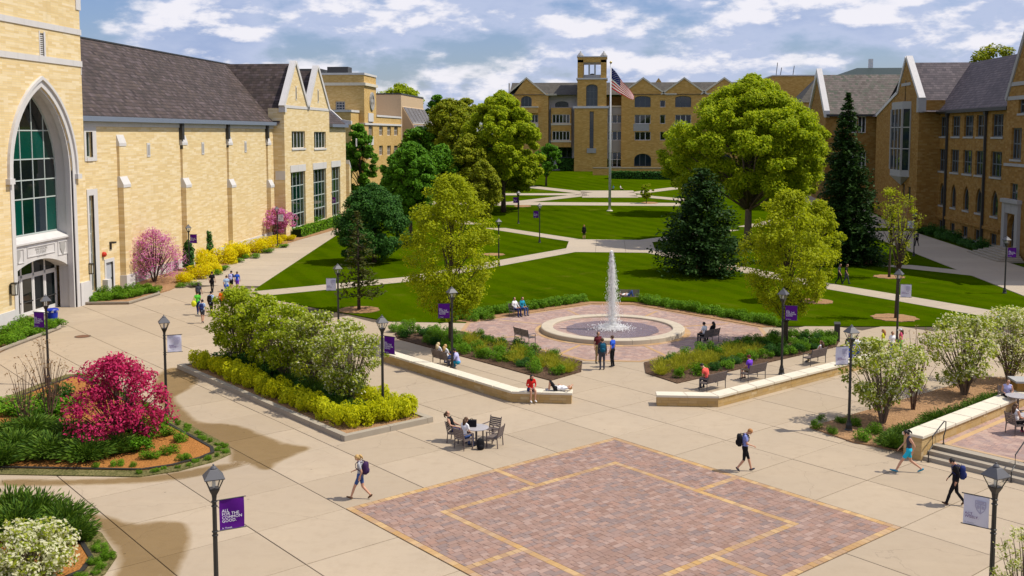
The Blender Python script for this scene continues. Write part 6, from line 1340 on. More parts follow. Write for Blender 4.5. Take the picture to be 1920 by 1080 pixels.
# right side flowering shrubs
for px, py, tp, wpx, ra, lb, st in ((1655, 795, 630, 88, .40, 'white and green flowering pear in front of the terrace wall', 6), (1808, 742, 590, 82, .45, 'white flowering pear behind the terrace wall', 7), (1893, 716, 578, 78, .62, 'twiggy white flowering pear at the right frame edge', 9)):
    x, y = G(px, py); H_ = onY(px, tp, y)[1]; blossom_tree('pear_shrub', lb, x, y, H_, wpx * y / 1945 * 1.02, 'pear', 'white', 80, 58, .095, st, ra, group='white flowering pears at the terrace')
x, y = G(1712, 770); blossom_tree('bare_shrub', 'leafless reddish shrub between the flowering pears', x, y, 4.2, 1.3, 'bare', None, 40, 8, .05, 9, 0, sk=.45, bark=plain('reddish_twig', (.12, .075, .055), .9, .1), cat='shrub')
x, y = 9.95, 24.6; blossom_tree('pear_shrub', 'twiggy white blossoming shrub at the lower right corner', x, y, 3.9, 1.0, 'pear', 'white', 75, 34, .05, 12, .68, sk=.5, group='white flowering pears at the terrace')
for px, py, wd in ((1530, 805, .7), (1560, 815, .6), (1600, 800, .8), (1618, 828, .9), (1640, 815, .9), (1575, 795, .6), (1540, 790, .5)):
    x, y = G(px, py); shrub('low', x, y, wd, wd * .6, 'small green tuft in the mulch under the flowering pear', 'tufts in the mulch by the terrace', .05)
A_, d_, n_ = TER
for i in range(16):
    p = A_ - d_ * rnd.uniform(.8, 1.7) + n_ * (.6 + i * .82); shrub('juniper', p.x, p.y, 1.7, rnd.uniform(.6, .95), 'dark spreading juniper along the terrace wall', 'junipers along the terrace wall', .05)
# island with the crabapple
x, y = G(222, 832); blossom_tree('crabapple_tree', 'magenta flowering crabapple on the mulch island', x, y, 3.8, 2.15, 'crab', 'crab', 130, 60, .08, 5, .4, clear=.16, bark=BARK, vase='dome', spread=.45)
for px, py, H_, w, lb in ((93, 795, 4.0, 1.4, 'bare budding shrub behind the junipers left of the crabapple'), (48, 810, 3.2, .9, 'smaller bare budding shrub at the left of the island')):
    x, y = G(px, py); blossom_tree('bare_shrub', lb, x, y, H_, w, 'bare', None, 36, 7, .05, 6, 0, sk=.5, bark=MATS['reddish_twig'], cat='shrub')
for px, py, w, h, k, lb in ((30, 850, 3.2, 1.1, 'juniper', 0), (95, 858, 3.2, 1.1, 'juniper', 0), (160, 862, 3.0, 1.0, 'juniper', 0), (215, 850, 2.4, .9, 'juniper', 0), (60, 822, 3.0, 1.2, 'juniper', 0), (130, 828, 2.8, 1.1, 'juniper', 0), (5, 870, 2.6, .9, 'juniper', 0), (20, 820, 2.4, .9, 'juniper', 0),
    (265, 848, 1.3, .6, 'foliage', 1), (275, 832, 1.2, .6, 'foliage', 1), (95, 790, 2.0, .8, 'foliage', 1), (60, 780, 2.2, .7, 'low', 1), (20, 775, 2.6, .7, 'low', 1), (130, 775, 1.8, .9, 'foliage', 1), (282, 805, 2.2, .7, 'low', 1), (250, 810, 2.0, .7, 'low', 1), (300, 818, 1.5, .5, 'low', 1), (110, 760, 1.8, 1.3, 'boxdark', 1), (60, 762, 2.4, .5, 'low', 1), (280, 862, 1.0, .4, 'low', 2), (318, 852, 1.0, .4, 'low', 2), (344, 865, .7, .35, 'low', 2), (220, 876, .6, .3, 'low', 2), (250, 878, .35, .25, 'low', 2), (180, 880, .4, .25, 'low', 2), (338, 830, .8, .5, 'low', 2)):
    x, y = G(px, py); shrub(k, x, y, w, h, ('dark spreading juniper along the front of the crabapple island', 'leafy green plant around the crabapple trunk', 'little green tuft on the orange mulch of the island')[lb], ('junipers on the island', 'green plants on the island', 'tufts on the island mulch')[lb], .05)
# lower left bed
for px, py, w, h in ((20, 985, 2.6, 1.5), (70, 990, 2.4, 1.5), (120, 1000, 2.2, 1.3), (30, 1010, 2.6, 1.3), (90, 1025, 2.2, 1.1), (145, 1015, 1.6, .9)):
    x, y = G(px, py); shrub('juniper', x, y, w, h, 'feathery green juniper in the lower left bed', 'junipers in the lower left bed', .05)
x, y = G(50, 1098); blossom_tree('pear_shrub', 'white blossoming shrub in the lower left corner', x, y, 1.75, 1.5, 'pear', 'white', 90, 70, .075, 8, .66, clear=.12)
for px, py in ((190, 1035), (175, 1060), (205, 1050)): x, y = G(px, py); shrub('low', x, y, .5, .25, 'little green tuft at the rim of the lower left bed', 'tufts in the lower left bed', .05)
# weedy tufts on the bed margins
for P, nm in ((ISLAND, 'crabapple island'), (BLBED, 'lower left bed')):
    for x, y in along(inset_poly(P, .33)[1:10 if P is ISLAND else 7], .42): shrub('low', x + rnd.uniform(-.15, .15), y + rnd.uniform(-.15, .15), rnd.uniform(.25, .5), rnd.uniform(.12, .22), 'small weed on the turf margin of the ' + nm, 'weeds on the margin of the ' + nm, .04)
# beds of the student hall
for px, py in ((175, 566), (195, 564), (215, 563), (235, 560), (255, 556), (275, 552), (205, 555), (230, 552), (255, 548), (285, 548)): x, y = G(px, py); shrub('low', x, y, 2.2, rnd.uniform(.6, .8), 'low green shrub in the kerbed bed right of the portal', 'shrubs right of the portal', .08)
for px, py in ((5, 650), (25, 642), (45, 634), (65, 628), (85, 621), (100, 615), (15, 630), (40, 622), (65, 612), (0, 615), (30, 612)): x, y = G(px, py); shrub('low', x, y, 1.9, rnd.uniform(.6, .8), 'low green shrub in the bed left of the portal', 'shrubs left of the portal', .08)
for px, py, w, h in ((372, 522, 2.8, 1.7), (350, 530, 2.2, 1.2), (385, 505, 2.8, 2.2), (420, 495, 3.2, 2.3), (448, 483, 3.4, 2.2), (475, 474, 3.2, 2.0), (500, 466, 3.0, 1.8), (520, 458, 2.6, 1.6), (400, 512, 2.4, 1.5), (435, 478, 3.0, 2.0), (380, 495, 2.4, 2.2), (540, 452, 2.2, 1.1)):
    x, y = G(px, py); shrub('forsy', x, y, w, h * .72, 'yellow forsythia bush in the bed along the cream hall', 'forsythia along the cream hall', .06)
for px, py, w, h in ((440, 488, 2.2, .5), (470, 480, 2.2, .5), (500, 470, 2.2, .5), (530, 460, 2.0, .4), (400, 512, 1.8, .5), (340, 535, 1.2, .4), (365, 533, 1.4, .4), (415, 503, 2.0, .5)): x, y = G(px, py + 4); shrub('low', x, y, w, h, 'low green groundcover in front of the forsythia', 'groundcover before the forsythia', .06)
for i, (px, py, tp) in enumerate(((354, 508, 455), (390, 488, 435), (418, 472, 427), (444, 464, 424), (467, 457, 424))):
    x, y = G(px, py); H_ = onY(px, tp, y)[1]; t = thing('arborvitae', ['dark column shrub beside the lamp at the redbud', 'dark column shrub among the forsythia nearest the redbud', 'second dark column shrub against the cream wall', 'third dark column shrub against the cream wall', 'fourth dark column shrub against the cream wall'][i], 'shrub', (x, y, .05), group='column shrubs along the cream hall')
    MB().tube([(0, 0, 0), (0, 0, H_ * .6)], [.06, .03], 5).build('trunk', BARK, t, local=True); C = [(RG.normal(0, .16), RG.normal(0, .16), H_ * f) for f in np.linspace(.12, .96, 16)]; tag(link('crown', np_mesh('crown', *clump_leaves(C, [.55 * (1 - .6 * abs(f - .35)) for f in np.linspace(.12, .96, 16)], 55, .16), LF['dark']), t), None, None, None, 'stuff')
x, y = G(290, 530); blossom_tree('redbud_tree', 'large pink redbud against the cream hall', x, y, 4.7, 2.9, 'redbud', 'redbud', 150, 34, .08, 6, .4, clear=.16, bark=BARK, vase='dome')
x, y = G(518, 452); blossom_tree('redbud_tree', 'smaller pink redbud behind the lamp at the hall bay', x, y, 4.0, 2.4, 'redbud', 'redbud', 80, 44, .14, 6, .4, clear=.25, bark=BARK, vase='round')
x, y = G(252, 528); blossom_tree('bare_shrub', 'grey twiggy shrub left of the pink redbud', x, y, 1.6, 1.0, 'bare', None, 34, 4, .05, 9, 0, bark=MATS['reddish_twig'], cat='shrub')
def hedge(label, pts, w, h, leaf='green', z=None, n=None):
    L = [Vector(p) for p in pts]; P = []; N_ = []
    for a, b in zip(L, L[1:]):
        ln = (b - a).length; k = int(ln * (w + 2 * h) * 38); s = RG.random(k); q = RG.random(k) * (w + 2 * h); d = (b - a).normalized(); nn = Vector((-d.y, d.x)); 
        for si, qi in zip(s, q):
            if qi < h: o, zz, nr = -w / 2, qi, (-nn.x, -nn.y, .2)
            elif qi < h + w: o, zz, nr = qi - h - w / 2, h, (0, 0, 1)
            else: o, zz, nr = w / 2, qi - h - w, (nn.x, nn.y, .2)
            p = a + (b - a) * si + nn * o; P.append((p.x, p.y, terr(p.y) + zz)); N_.append(nr)
    P = np.array(P) + RG.normal(0, .06, (len(P), 3)); N_ = unit(np.array(N_) + RG.normal(0, .5, (len(P), 3))); sz = .17 * RG.uniform(.6, 1.3, len(P)); t = thing('hedge', label, 'hedge', (L[0].x, L[0].y, terr(L[0].y))); P -= np.array([L[0].x, L[0].y, terr(L[0].y)])
    tag(link('foliage', np_mesh('foliage', *leaf_quads(P, N_, sz, sz * .6), LF[leaf]), t), None, None, None, 'stuff'); m = MB()
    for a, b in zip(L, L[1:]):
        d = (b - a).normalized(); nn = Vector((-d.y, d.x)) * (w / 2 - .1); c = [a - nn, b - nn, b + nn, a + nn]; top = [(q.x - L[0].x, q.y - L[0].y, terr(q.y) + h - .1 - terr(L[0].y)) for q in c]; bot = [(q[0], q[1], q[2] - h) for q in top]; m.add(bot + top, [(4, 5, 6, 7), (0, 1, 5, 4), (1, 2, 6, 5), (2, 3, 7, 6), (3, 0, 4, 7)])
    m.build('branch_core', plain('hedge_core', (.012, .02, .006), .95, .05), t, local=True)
hedge('clipped green hedge in front of the hall bay', [G(556, 446), G(640, 420)], 1.2, 1.1, 'box'); hedge('taller dark hedge below the bay windows', [G(575, 432), G(640, 408)], 1.4, 1.5, 'green')
hedge('dark clipped hedge in front of the library tower', [GT(1052, 340), GT(1140, 342)], 3.5, 2.6, 'dark'); hedge('low dark hedge right of the flagpole before the library', [GT(1142, 346), GT(1265, 347)], 2.0, 1.5, 'dark')
for px, py, w, h in ((1060, 322, 3.5, 2.2), (1120, 322, 4, 1.0), (1020, 332, 3, 1.2)): x, y = GT(px, py); shrub('boxdark', x, y, w, h, 'rounded shrub at the foot of the library', 'shrubs at the library')
for i in range(16):
    y = 112 + i * 2.0
    if 104 < y < 113: continue
    shrub('boxdark', 41.7 + rnd.uniform(-.4, .4), y, 2.4, rnd.uniform(.8, 1.6), 'dark shrub in the shade at the foot of the brown hall', 'foundation shrubs of the brown hall')
for px, py in ((1490, 612), (1545, 640), (1520, 640), (1500, 643), (1558, 648)): pass
# small plants behind the right maple row
for px, py in ((1487, 637), (1502, 636), (1518, 637), (1535, 637), (1551, 637)): x, y = G(px, py + 2); shrub('box', x, y, .95, .75, 'round green shrub in the row at the back of the right fountain bed', 'row of round shrubs behind the right bed', .05)
for px, py, w in ((765, 615, 1.2), (740, 622, 1.1), (900, 598, 1.2), (915, 600, 1.2), (885, 602, 1.1)): x, y = G(px, py); shrub('low', x, y, w, .6, 'low green shrub at the left edge of the lawn', 'shrubs at the left lawn edge', .04)
# ================================================================== LAMPS, BANNERS, FLAG
PURPLE = plain('purple_banner_cloth', (0.085, 0.006, 0.19), .75, .15, var=.25, nscale=2); WHITEB = plain('white_banner_cloth', (0.62, 0.61, 0.70), .8, .15, var=.06); WTXT = plain('white_print', (.75, .74, .78), .7, .1, var=.02); PTXT = plain('purple_print', (.10, .01, .16), .7, .1, var=.05); MTXT = plain('magenta_print', (.30, .01, .10), .7, .1, var=.05); GTXT = plain('grey_print', (.30, .28, .36), .7, .1)
def m_clear():
    t = NT('lantern_glass'); tr = t.n('BsdfTransparent'); tr.inputs[0].default_value = (.93, .94, .93, 1); gl = t.n('BsdfGlossy'); gl.inputs['Roughness'].default_value = .05; ms = t.n('MixShader'); ms.inputs[0].default_value = .10
    t.L.new(tr.outputs[0], ms.inputs[1]); t.L.new(gl.outputs[0], ms.inputs[2]); t.L.new(ms.outputs[0], t.out.inputs[0]); return t.mat
LGLASS = m_clear(); ROOFM = plain('grey_lamp_roof', (.085, .085, .095), .5, .4)
def make_lamp():
    t = thing('street_lamp', 'lamp', 'street lamp'); t['group'] = 'lamps of the quad'
    MB().lathe([(.17, 0), (.17, .08), (.14, .12), (.13, .30), (.10, .38), (.085, .5)], 14).build('base', BLACK, t, smooth=False, local=True)
    m = MB(); n = 20; vs = []; fs = []
    for i, z in enumerate((.48, 1.6, 2.8, 3.86)):
        for j in range(n): a = 2 * math.pi * j / n; r_ = (.066 if j % 2 else .058) * (1 - .06 * i); vs.append((r_ * math.cos(a), r_ * math.sin(a), z))
    fs = [(i * n + j, i * n + (j + 1) % n, (i + 1) * n + (j + 1) % n, (i + 1) * n + j) for i in range(3) for j in range(n)]; m.add(vs, fs).build('post', BLACK, t, local=True)
    for z in (2.9, 3.0, 3.66, 3.78): MB().lathe([(.06, z - .02), (.078, z - .01), (.078, z + .01), (.06, z + .02)], 14).build('collar', BLACK, t, local=True)
    def sq(w, z): return [(w, w, z), (-w, w, z), (-w, -w, z), (w, -w, z)]
    m = MB(); L = [sq(.045, 3.80), sq(.06, 3.95), sq(.125, 4.10), sq(.125, 4.13)]; v = [p for l in L for p in l]; m.add(v, [(3, 2, 1, 0), (12, 13, 14, 15)] + [(i * 4 + j, i * 4 + (j + 1) % 4, (i + 1) * 4 + (j + 1) % 4, (i + 1) * 4 + j) for i in range(3) for j in range(4)]).build('cup', BLACK, t, local=True)
    a, b = sq(.115, 4.13), sq(.215, 4.40)
    for p, q in zip(a, b): MB().bar(p, q, .022).build('cage_bar', BLACK, t, local=True)
    for k in range(4): j = (k + 1) % 4; MB().poly([a[k], a[j], b[j], b[k]]).build('glass_pane', LGLASS, t, local=True)
    m = MB(); L = [sq(.245, 4.385), sq(.25, 4.41), sq(.105, 4.60), sq(.085, 4.62)]; v = [p for l in L for p in l]; m.add(v, [(3, 2, 1, 0), (12, 13, 14, 15)] + [(i * 4 + j, i * 4 + (j + 1) % 4, (i + 1) * 4 + (j + 1) % 4, (i + 1) * 4 + j) for i in range(3) for j in range(4)]).build('lamp_roof', ROOFM, t, local=True)
    MB().lathe([(.07, 4.61), (.085, 4.64), (.06, 4.68), (.02, 4.70), (.025, 4.73), (.0, 4.75)], 12).build('finial', ROOFM, t, local=True)
    MB().lathe([(.02, 4.13), (.045, 4.18), (.045, 4.30), (.02, 4.34)], 8).build('lamp_bulb', plain('opal_bulb', (.7, .7, .66), .4, .3), t, local=True)
    return t
def shield_mesh(mat):
    m = MB(); P = lambda x, y: (x, y, 0); out = [(-.13, .16), (.13, .16), (.13, .0), (.09, -.10), (0, -.19), (-.09, -.10), (-.13, 0)]; n = len(out); inn = [(x * .84, y * .84) for x, y in out]
    for i in range(n): j = (i + 1) % n; m.poly([P(*out[i]), P(*out[j]), P(*inn[j]), P(*inn[i])])
    m.poly([P(-.11, .06), P(.11, .06), P(.11, .085), P(-.11, .085)]); m.poly([P(-.012, -.15), P(.012, -.15), P(.012, .06), P(-.012, .06)])
    for x in (-.06, .06): m.poly([P(x - .03, -.05), P(x + .03, -.05), P(x + .03, .03), P(x - .03, .03)])
    m.poly([P(-.08, .1), P(.08, .1), P(.08, .13), P(-.08, .13)]); return m.mesh('crest', mat)
TM = dict(common=text_mesh('ALL\nFOR THE\nCOMMON\nGOOD.', .108, WTXT, 'LEFT', .0), st=text_mesh('St. Thomas', .055, WTXT, 'LEFT', 0), stg=text_mesh('St. Thomas', .05, GTXT, 'LEFT', 0), act=text_mesh('ACT\nWISELY.', .095, PTXT, 'LEFT', 0), think=text_mesh('THINK\nCRITICALLY.', .08, PTXT, 'LEFT', 0), work=text_mesh('WORK\nSKILLFULLY.', .08, PTXT, 'LEFT', 0))
CREST = shield_mesh(plain('pale_crest_print', (.40, .38, .50), .8, .1))
def banner(lamp_xy, ang, kind, label, group):
    """cloth on two rods; ang = direction the rods point"""
    t = thing('banner', label, 'banner', (lamp_xy[0], lamp_xy[1], 3.0), ang, group=group); W, H_ = .62, .78; nx, nz = 8, 8; vs = []; c0 = .12
    bend = lambda u, v_: .035 * math.sin(u * 3.4 + v_ * 1.3) * (1 - abs(2 * v_ - 1) ** 2) + .01 * math.sin(7 * u)
    for k in range(nz + 1):
        for i in range(nx + 1): uu, vv = i / nx, k / nz; vs.append((c0 + W * uu, bend(uu, vv), H_ * vv - .0))
    F = [(k * (nx + 1) + i, k * (nx + 1) + i + 1, (k + 1) * (nx + 1) + i + 1, (k + 1) * (nx + 1) + i) for k in range(nz) for i in range(nx)]
    MB().add(vs, F).build('cloth', PURPLE if kind == 'common' else WHITEB, t, smooth=True, local=True)
    for z in (-.01, H_ + .01): MB().tube([(.05, 0, z), (c0 + W + .05, 0, z)], .014, 6).build('rod', BLACK, t, local=True)
    # print on the face turned to the viewer
    fx, fy = math.cos(ang), math.sin(ang); side = -1 if (lamp_xy[0] * fy - lamp_xy[1] * fx) < 0 else 1      # which local y side faces the camera
    cam_local = (-(lamp_xy[0]) * -fy + -(lamp_xy[1]) * fx); sgn = 1 if cam_local > 0 else -1
    def put(me, x, z, name='lettering'):
        o = link(name, me, t)
        if sgn < 0: o.location = (c0 + x, -.048, z); o.rotation_euler = (R(90), 0, 0)
        else: o.location = (c0 + W - x, .048, z); o.rotation_euler = (R(90), 0, R(180))
    if kind == 'common': put(TM['common'], .05, .47); put(TM['st'], .05, .04, 'signature')
    else: put(TM[kind], .05, .27); put(TM['stg'], .05, .05, 'signature'); put(CREST, W * .68, .52, 'crest')
    return t
lamp0 = make_lamp(); first = True
LAMPS = [((307, 592), 25, 'think', 'R', 'tall lamp beside the crabapple island with a white banner', 'white banner on the lamp at the crabapple island'),
    ((716, 592), -28, 'common', 'R', 'lamp at the right end of the long planter', 'purple banner at the right end of the long planter'),
    ((1597, 610), 20, 'work', 'L', 'lamp in the mulch bed in front of the flowering pear', 'windblown white banner in front of the flowering pear'),
    ((400, 873), 33, 'common', 'R', 'nearest lamp at the bottom left', 'large purple banner on the nearest lamp at the bottom left'),
    ((1868, 870), -33, 'act', 'L', 'nearest lamp at the lower right corner', 'large white banner on the nearest lamp at the lower right'),
    ((847, 538), 8, 'common', 'L', 'lamp in front of the left yellow maple', 'purple banner in front of the left yellow maple'),
    ((1469, 541), -8, 'common', 'R', 'lamp in front of the right yellow maple', 'purple banner in front of the right yellow maple'),
    ((1686, 505), -10, 'think', 'R', 'lamp in front of the nearly leafless sapling', 'white banner beside the nearly leafless sapling'),
    ((85, 553), -8, 'common', 'L', 'lamp in front of the portal doors', 'purple banner in front of the portal doors'),
    ((633, 495), 10, 'act', 'L', 'lamp beside the thin larch', 'white banner beside the thin larch'),
    ((1888, 443), -10, 'common', 'R', 'lamp at the shaded walkway by the brown hall door', 'purple banner by the brown hall door'),
    ((972, 358), 0, 'common', 'L', 'far lamp on the lawn left of the flagpole', 'far purple banner on the lawn left of the flagpole'),
    ((935, 410), 0, None, 'L', 'lamp at the curved path behind the left maple', None),
    ((353, 421), 10, 'common', 'R', 'lamp beside the dark column shrub at the cream hall', 'purple banner against the cream hall wall'),
    ((519, 387), 5, 'act', 'R', 'lamp in front of the smaller redbud', 'white banner in front of the smaller redbud'),
    ((620, 358), 0, 'common', 'R', 'lamp in front of the hall bay windows', 'purple banner by the hall bay windows'),
    ((1716, 398), 0, 'think', 'L', 'lamp deep in the shade before the brown hall', 'white banner deep in the shade before the brown hall'),
    ((1012, 322), 0, 'common', 'L', 'farthest lamp near the library', 'farthest purple banner near the library')]
LXY = {}
for tp, ang, kind, side, lb, lb2 in LAMPS:
    z = 0.0
    for _ in range(20): x, y = G(*tp, 4.7 + z); z = terr(y)
    if first: o = lamp0; o.location = (x, y, z); o.rotation_euler = (0, 0, R(28)); o['label'] = 'black ' + lb; first = False
    else: o = copy_tree(lamp0, (x, y, z), R(rnd.choice([24, 28, 32, -30 if tp[0] > 1200 else 28])), 'black ' + lb)
    LXY[tp] = (x, y)
    if kind:
        b = banner((x, y), R(ang) if side == 'R' else R(180 + ang), kind, lb2, 'lamp post banners')
        b.location.z = 3.0 + z
# flagpole and flag
def flag():
    x, y = GT(1143, 396); z = terr(y); t = thing('flagpole', 'tall white flagpole in the middle of the far lawn', 'flagpole', (x, y, z)); H_ = onY(1144, 119, y)[1] - z; PW = plain('white_pole_paint', (.55, .55, .56), .4, .4)
    MB().lathe([(.5, 0), (.5, .12), (.3, .2)], 16).build('base', CAPST, t, local=True); MB().tube([(0, 0, .1), (0, 0, H_ * .5), (0, 0, H_)], [.22, .17, .08], 12).build('pole', PW, t, smooth=True, local=True); MB().ball((0, 0, H_ + .15), .2, 10, 8).build('finial', plain('gilt', (.5, .35, .08), .3, .5, .8), t, smooth=True, local=True)
    f = thing('flag', 'flag with red and white stripes and starry blue canton flying from the pole', 'flag', (x + .1, y, z + H_ - 3.6)); nx, nz = 22, 26; S = 3.25; vs = []
    def P(u, v): 
        drop = 4.3 * u ** 1.05; hh = S * (1 - .78 * u ** 1.2); return (3.5 * u + .05 * math.sin(9 * u), -.5 * math.sin(6.5 * u + 1.6 * v) * u ** .6 + 1.3 * u, 3.0 - drop - v * hh + .10 * math.sin(10 * u + 3 * v) * u)
    for k in range(nz + 1):
        for i in range(nx + 1): vs.append(P(i / nx, k / nz))
    F = [(k * (nx + 1) + i, k * (nx + 1) + i + 1, (k + 1) * (nx + 1) + i + 1, (k + 1) * (nx + 1) + i) for k in range(nz) for i in range(nx)]
    RED = m_leaf('flag_red', [(.62, .012, .04), (.62, .012, .04)], .5); WH = m_leaf('flag_white', [(.85, .85, .88), (.85, .85, .88)], .5); BL = m_leaf('flag_blue', [(.015, .022, .14), (.015, .022, .14)], .4)
    for nm, mt, test in (('red_stripes', RED, lambda k, i: (k // 2) % 2 == 0 and not (k < 14 and i < 9)), ('white_stripes', WH, lambda k, i: (k // 2) % 2 == 1 and not (k < 14 and i < 9)), ('canton', BL, lambda k, i: k < 14 and i < 9)):
        sel = [F[k * nx + i] for k in range(nz) for i in range(nx) if test(k, i)]; o = MB().add(vs, sel).build(nm, mt, f, smooth=True, local=True)
        if nm != 'canton': tag(o, None, None, None, 'stuff')
    m = MB()
    for r_ in range(9):
        for c in range(6 if r_ % 2 == 0 else 5):
            u = (c + (.5 if r_ % 2 == 0 else 1)) / 6 * 9 / nx; v = (r_ + .6) / 9.2 * 14 / nz; p = Vector(P(u, v)); 
            for s in (-.04, .04): m.poly([p + Vector((.07 * math.cos(a * 1.2566 + 1.57) * (1 if a % 1 == 0 else .4), s, .07 * math.sin(a * 1.2566 + 1.57) * (1 if a % 1 == 0 else .4))) for a in [q / 2 for q in range(10)]])
    tag(m.build('stars', WH, f, local=True), None, None, None, 'stuff')
flag()
# ================================================================== FURNITURE
WOOD = plain('grey_teak', (.145, .115, .105), .7, .25, var=.25, nscale=9); BENCHM = plain('bench_metal', (.10, .092, .095), .5, .4); TABLEM = plain('grey_table_metal', (.36, .34, .35), .4, .45)
def bench_parts(t, W=1.5, mat=None, fr=None):
    mat = mat or WOOD; fr = fr or BENCHM
    for i in range(5): y = -.20 + i * .105; MB().box(-W / 2 + .05, W / 2 - .05, y - .045, y + .045, .425, .45).build('seat_slat', mat, t, local=True)
    for i in range(5):
        z = .52 + i * .088; y = -.245 - (z - .45) * .22; MB().bar((-W / 2 + .05, y, z), (W / 2 - .05, y, z), .022, .075, up=(0, -.2, 1)).build('back_slat', mat, t, local=True)
    for s in (-1, 1):
        x = s * (W / 2 - .025); m = MB().tube([(x, .26, 0), (x, .26, .63), (x, .22, .65), (x, -.30, .65)], .022, 6); m.build('arm_frame', fr, t, local=True)
        MB().tube([(x, -.24, 0), (x, -.235, .45), (x, -.345, .94)], .024, 6).build('leg', fr, t, local=True); MB().bar((x, -.24, .41), (x, .26, .41), .03, .04).build('seat_rail', fr, t, local=True)
    MB().bar((0, -.24, .41), (0, -.335, .93), .03, .03).build('back_post', fr, t, local=True); MB().bar((0, -.24, .40), (0, .26, .40), .03, .04).build('seat_rail', fr, t, local=True)
BN = None
def bench(x, y, rz, label, z=0.0):
    global BN
    if BN is None: BN = thing('bench', label, 'bench', (x, y, z), rz, 'slatted benches round the fountain'); bench_parts(BN); return BN
    return copy_tree(BN, (x, y, z), rz, label)
CH = None
def chair(x, y, rz, label, z=0.0):
    global CH
    if CH is None:
        CH = t = thing('chair', label, 'chair', (x, y, z), rz, 'slatted terrace chairs'); W = .6
        for i in range(5): yy = -.2 + i * .1; MB().box(-W / 2 + .04, W / 2 - .04, yy - .042, yy + .042, .42, .445).build('seat_slat', WOOD, t, local=True)
        for i in range(5): zz = .52 + i * .08; MB().bar((-W / 2 + .04, -.235 - (zz - .45) * .2, zz), (W / 2 - .04, -.235 - (zz - .45) * .2, zz), .02, .065, up=(0, -.2, 1)).build('back_slat', WOOD, t, local=True)
        for s in (-1, 1):
            xx = s * (W / 2 - .02); MB().bar((xx, .24, 0), (xx, .24, .64), .045).build('leg', WOOD, t, local=True); MB().add(*_poly_bar([(xx, -.26, 0), (xx, -.225, .43), (xx, -.34, .93)], .045)).build('leg', WOOD, t, local=True); MB().box(xx - .03, xx + .03, -.28, .27, .64, .665).build('armrest', WOOD, t, local=True); MB().bar((xx, -.22, .40), (xx, .24, .40), .03, .05).build('seat_rail', WOOD, t, local=True)
        return t
    return copy_tree(CH, (x, y, z), rz, label)
def _poly_bar(pts, w): m = MB().tube(pts, w * .62, 4); return m.v, m.f
TB = None
def table(x, y, label, z=0.0):
    global TB
    if TB is None:
        TB = t = thing('round_table', label, 'table', (x, y, z), 0, 'round cafe tables'); MB().lathe([(.0, .70), (.50, .70), (.53, .715), (.53, .735), (.0, .742)], 28).build('table_top', TABLEM, t, local=True)
        MB().lathe([(.045, .03), (.045, .70)], 10).build('pedestal', BENCHM, t, local=True)
        for k in range(4): a = k * math.pi / 2 + .4; MB().bar((.03 * math.cos(a), .03 * math.sin(a), .05), (.36 * math.cos(a), .36 * math.sin(a), .025), .05, .04).build('foot', BENCHM, t, local=True)
        return t
    return copy_tree(TB, (x, y, z), 0, label)
SEATS = {}
bp = {}
for key, px, py, rz, lb in (('empty', 984, 642, -48, 'empty slatted bench left of the fountain'), ('fl', 973, 592, -132, 'bench left behind the fountain with two people'), ('fb', 1180, 566, 178, 'bench behind the water jet with someone lying on it'), ('fr', 1328, 643, 46, 'bench in the maple shade right of the fountain'),
    ('wl', 832, 686, -46, 'bench behind the left seat wall with two blonde people'), ('wr1', 1336, 730, 45, 'bench behind the right seat wall with a person in red'), ('wr2', 1412, 712, 45, 'bench behind the right seat wall with a person in purple'), ('wr3', 1527, 682, 45, 'bench behind the right seat wall with a reclining woman'), ('wr4', 1622, 672, 45, 'dark bench at the far right end of the seat wall')):
    x, y = G(px, py); bench(x, y, R(rz), lb); bp[key] = (x, y, R(rz))
tx, ty = G(893, 833); table(tx, ty, 'round grey table on the plaza with a bag and a drink on it')
chairs = {}
for key, dx, dy, rz, lb in (('c1', -.95, .30, -100, 'plaza chair with a woman leaning back in it'), ('c2', -.45, -.62, -38, 'plaza chair seen from behind with a woman in white'), ('c3', .55, .85, 150, 'empty plaza chair at the far side of the table'), ('c4', .80, -.20, 72, 'empty plaza chair right of the table')):
    chair(tx + dx, ty + dy, R(rz), lb); chairs[key] = (tx + dx, ty + dy, R(rz))
p2 = []
for px, py, lb, cs in ((1908, 772, 'round table at the back of the terrace', ((-.2, .85, 175, 'terrace chair behind the farther table'),)), (1935, 812, 'round table at the right edge of the terrace', ((-.75, -.2, -70, 'terrace chair with a seated person at the frame edge'),))):
    x, y = G(px, py, TZ); table(x, y, lb, TZ + .012)
    for dx, dy, rz, l2 in cs: chair(x + dx, y + dy, R(rz), l2, TZ + .012); p2.append((x + dx, y + dy, R(rz)))
# stone counter at the terrace corner
x, y = G(1945, 752, TZ); t = thing('stone_counter', 'grey topped stone counter at the back corner of the terrace', 'counter', (x, y, TZ)); MB().box(-1.1, 1.1, -.45, .45, 0, .95).build('body', BR_R, t, local=True); MB().box(-1.2, 1.2, -.55, .55, .952, 1.04).build('top', STONE_G, t, local=True)
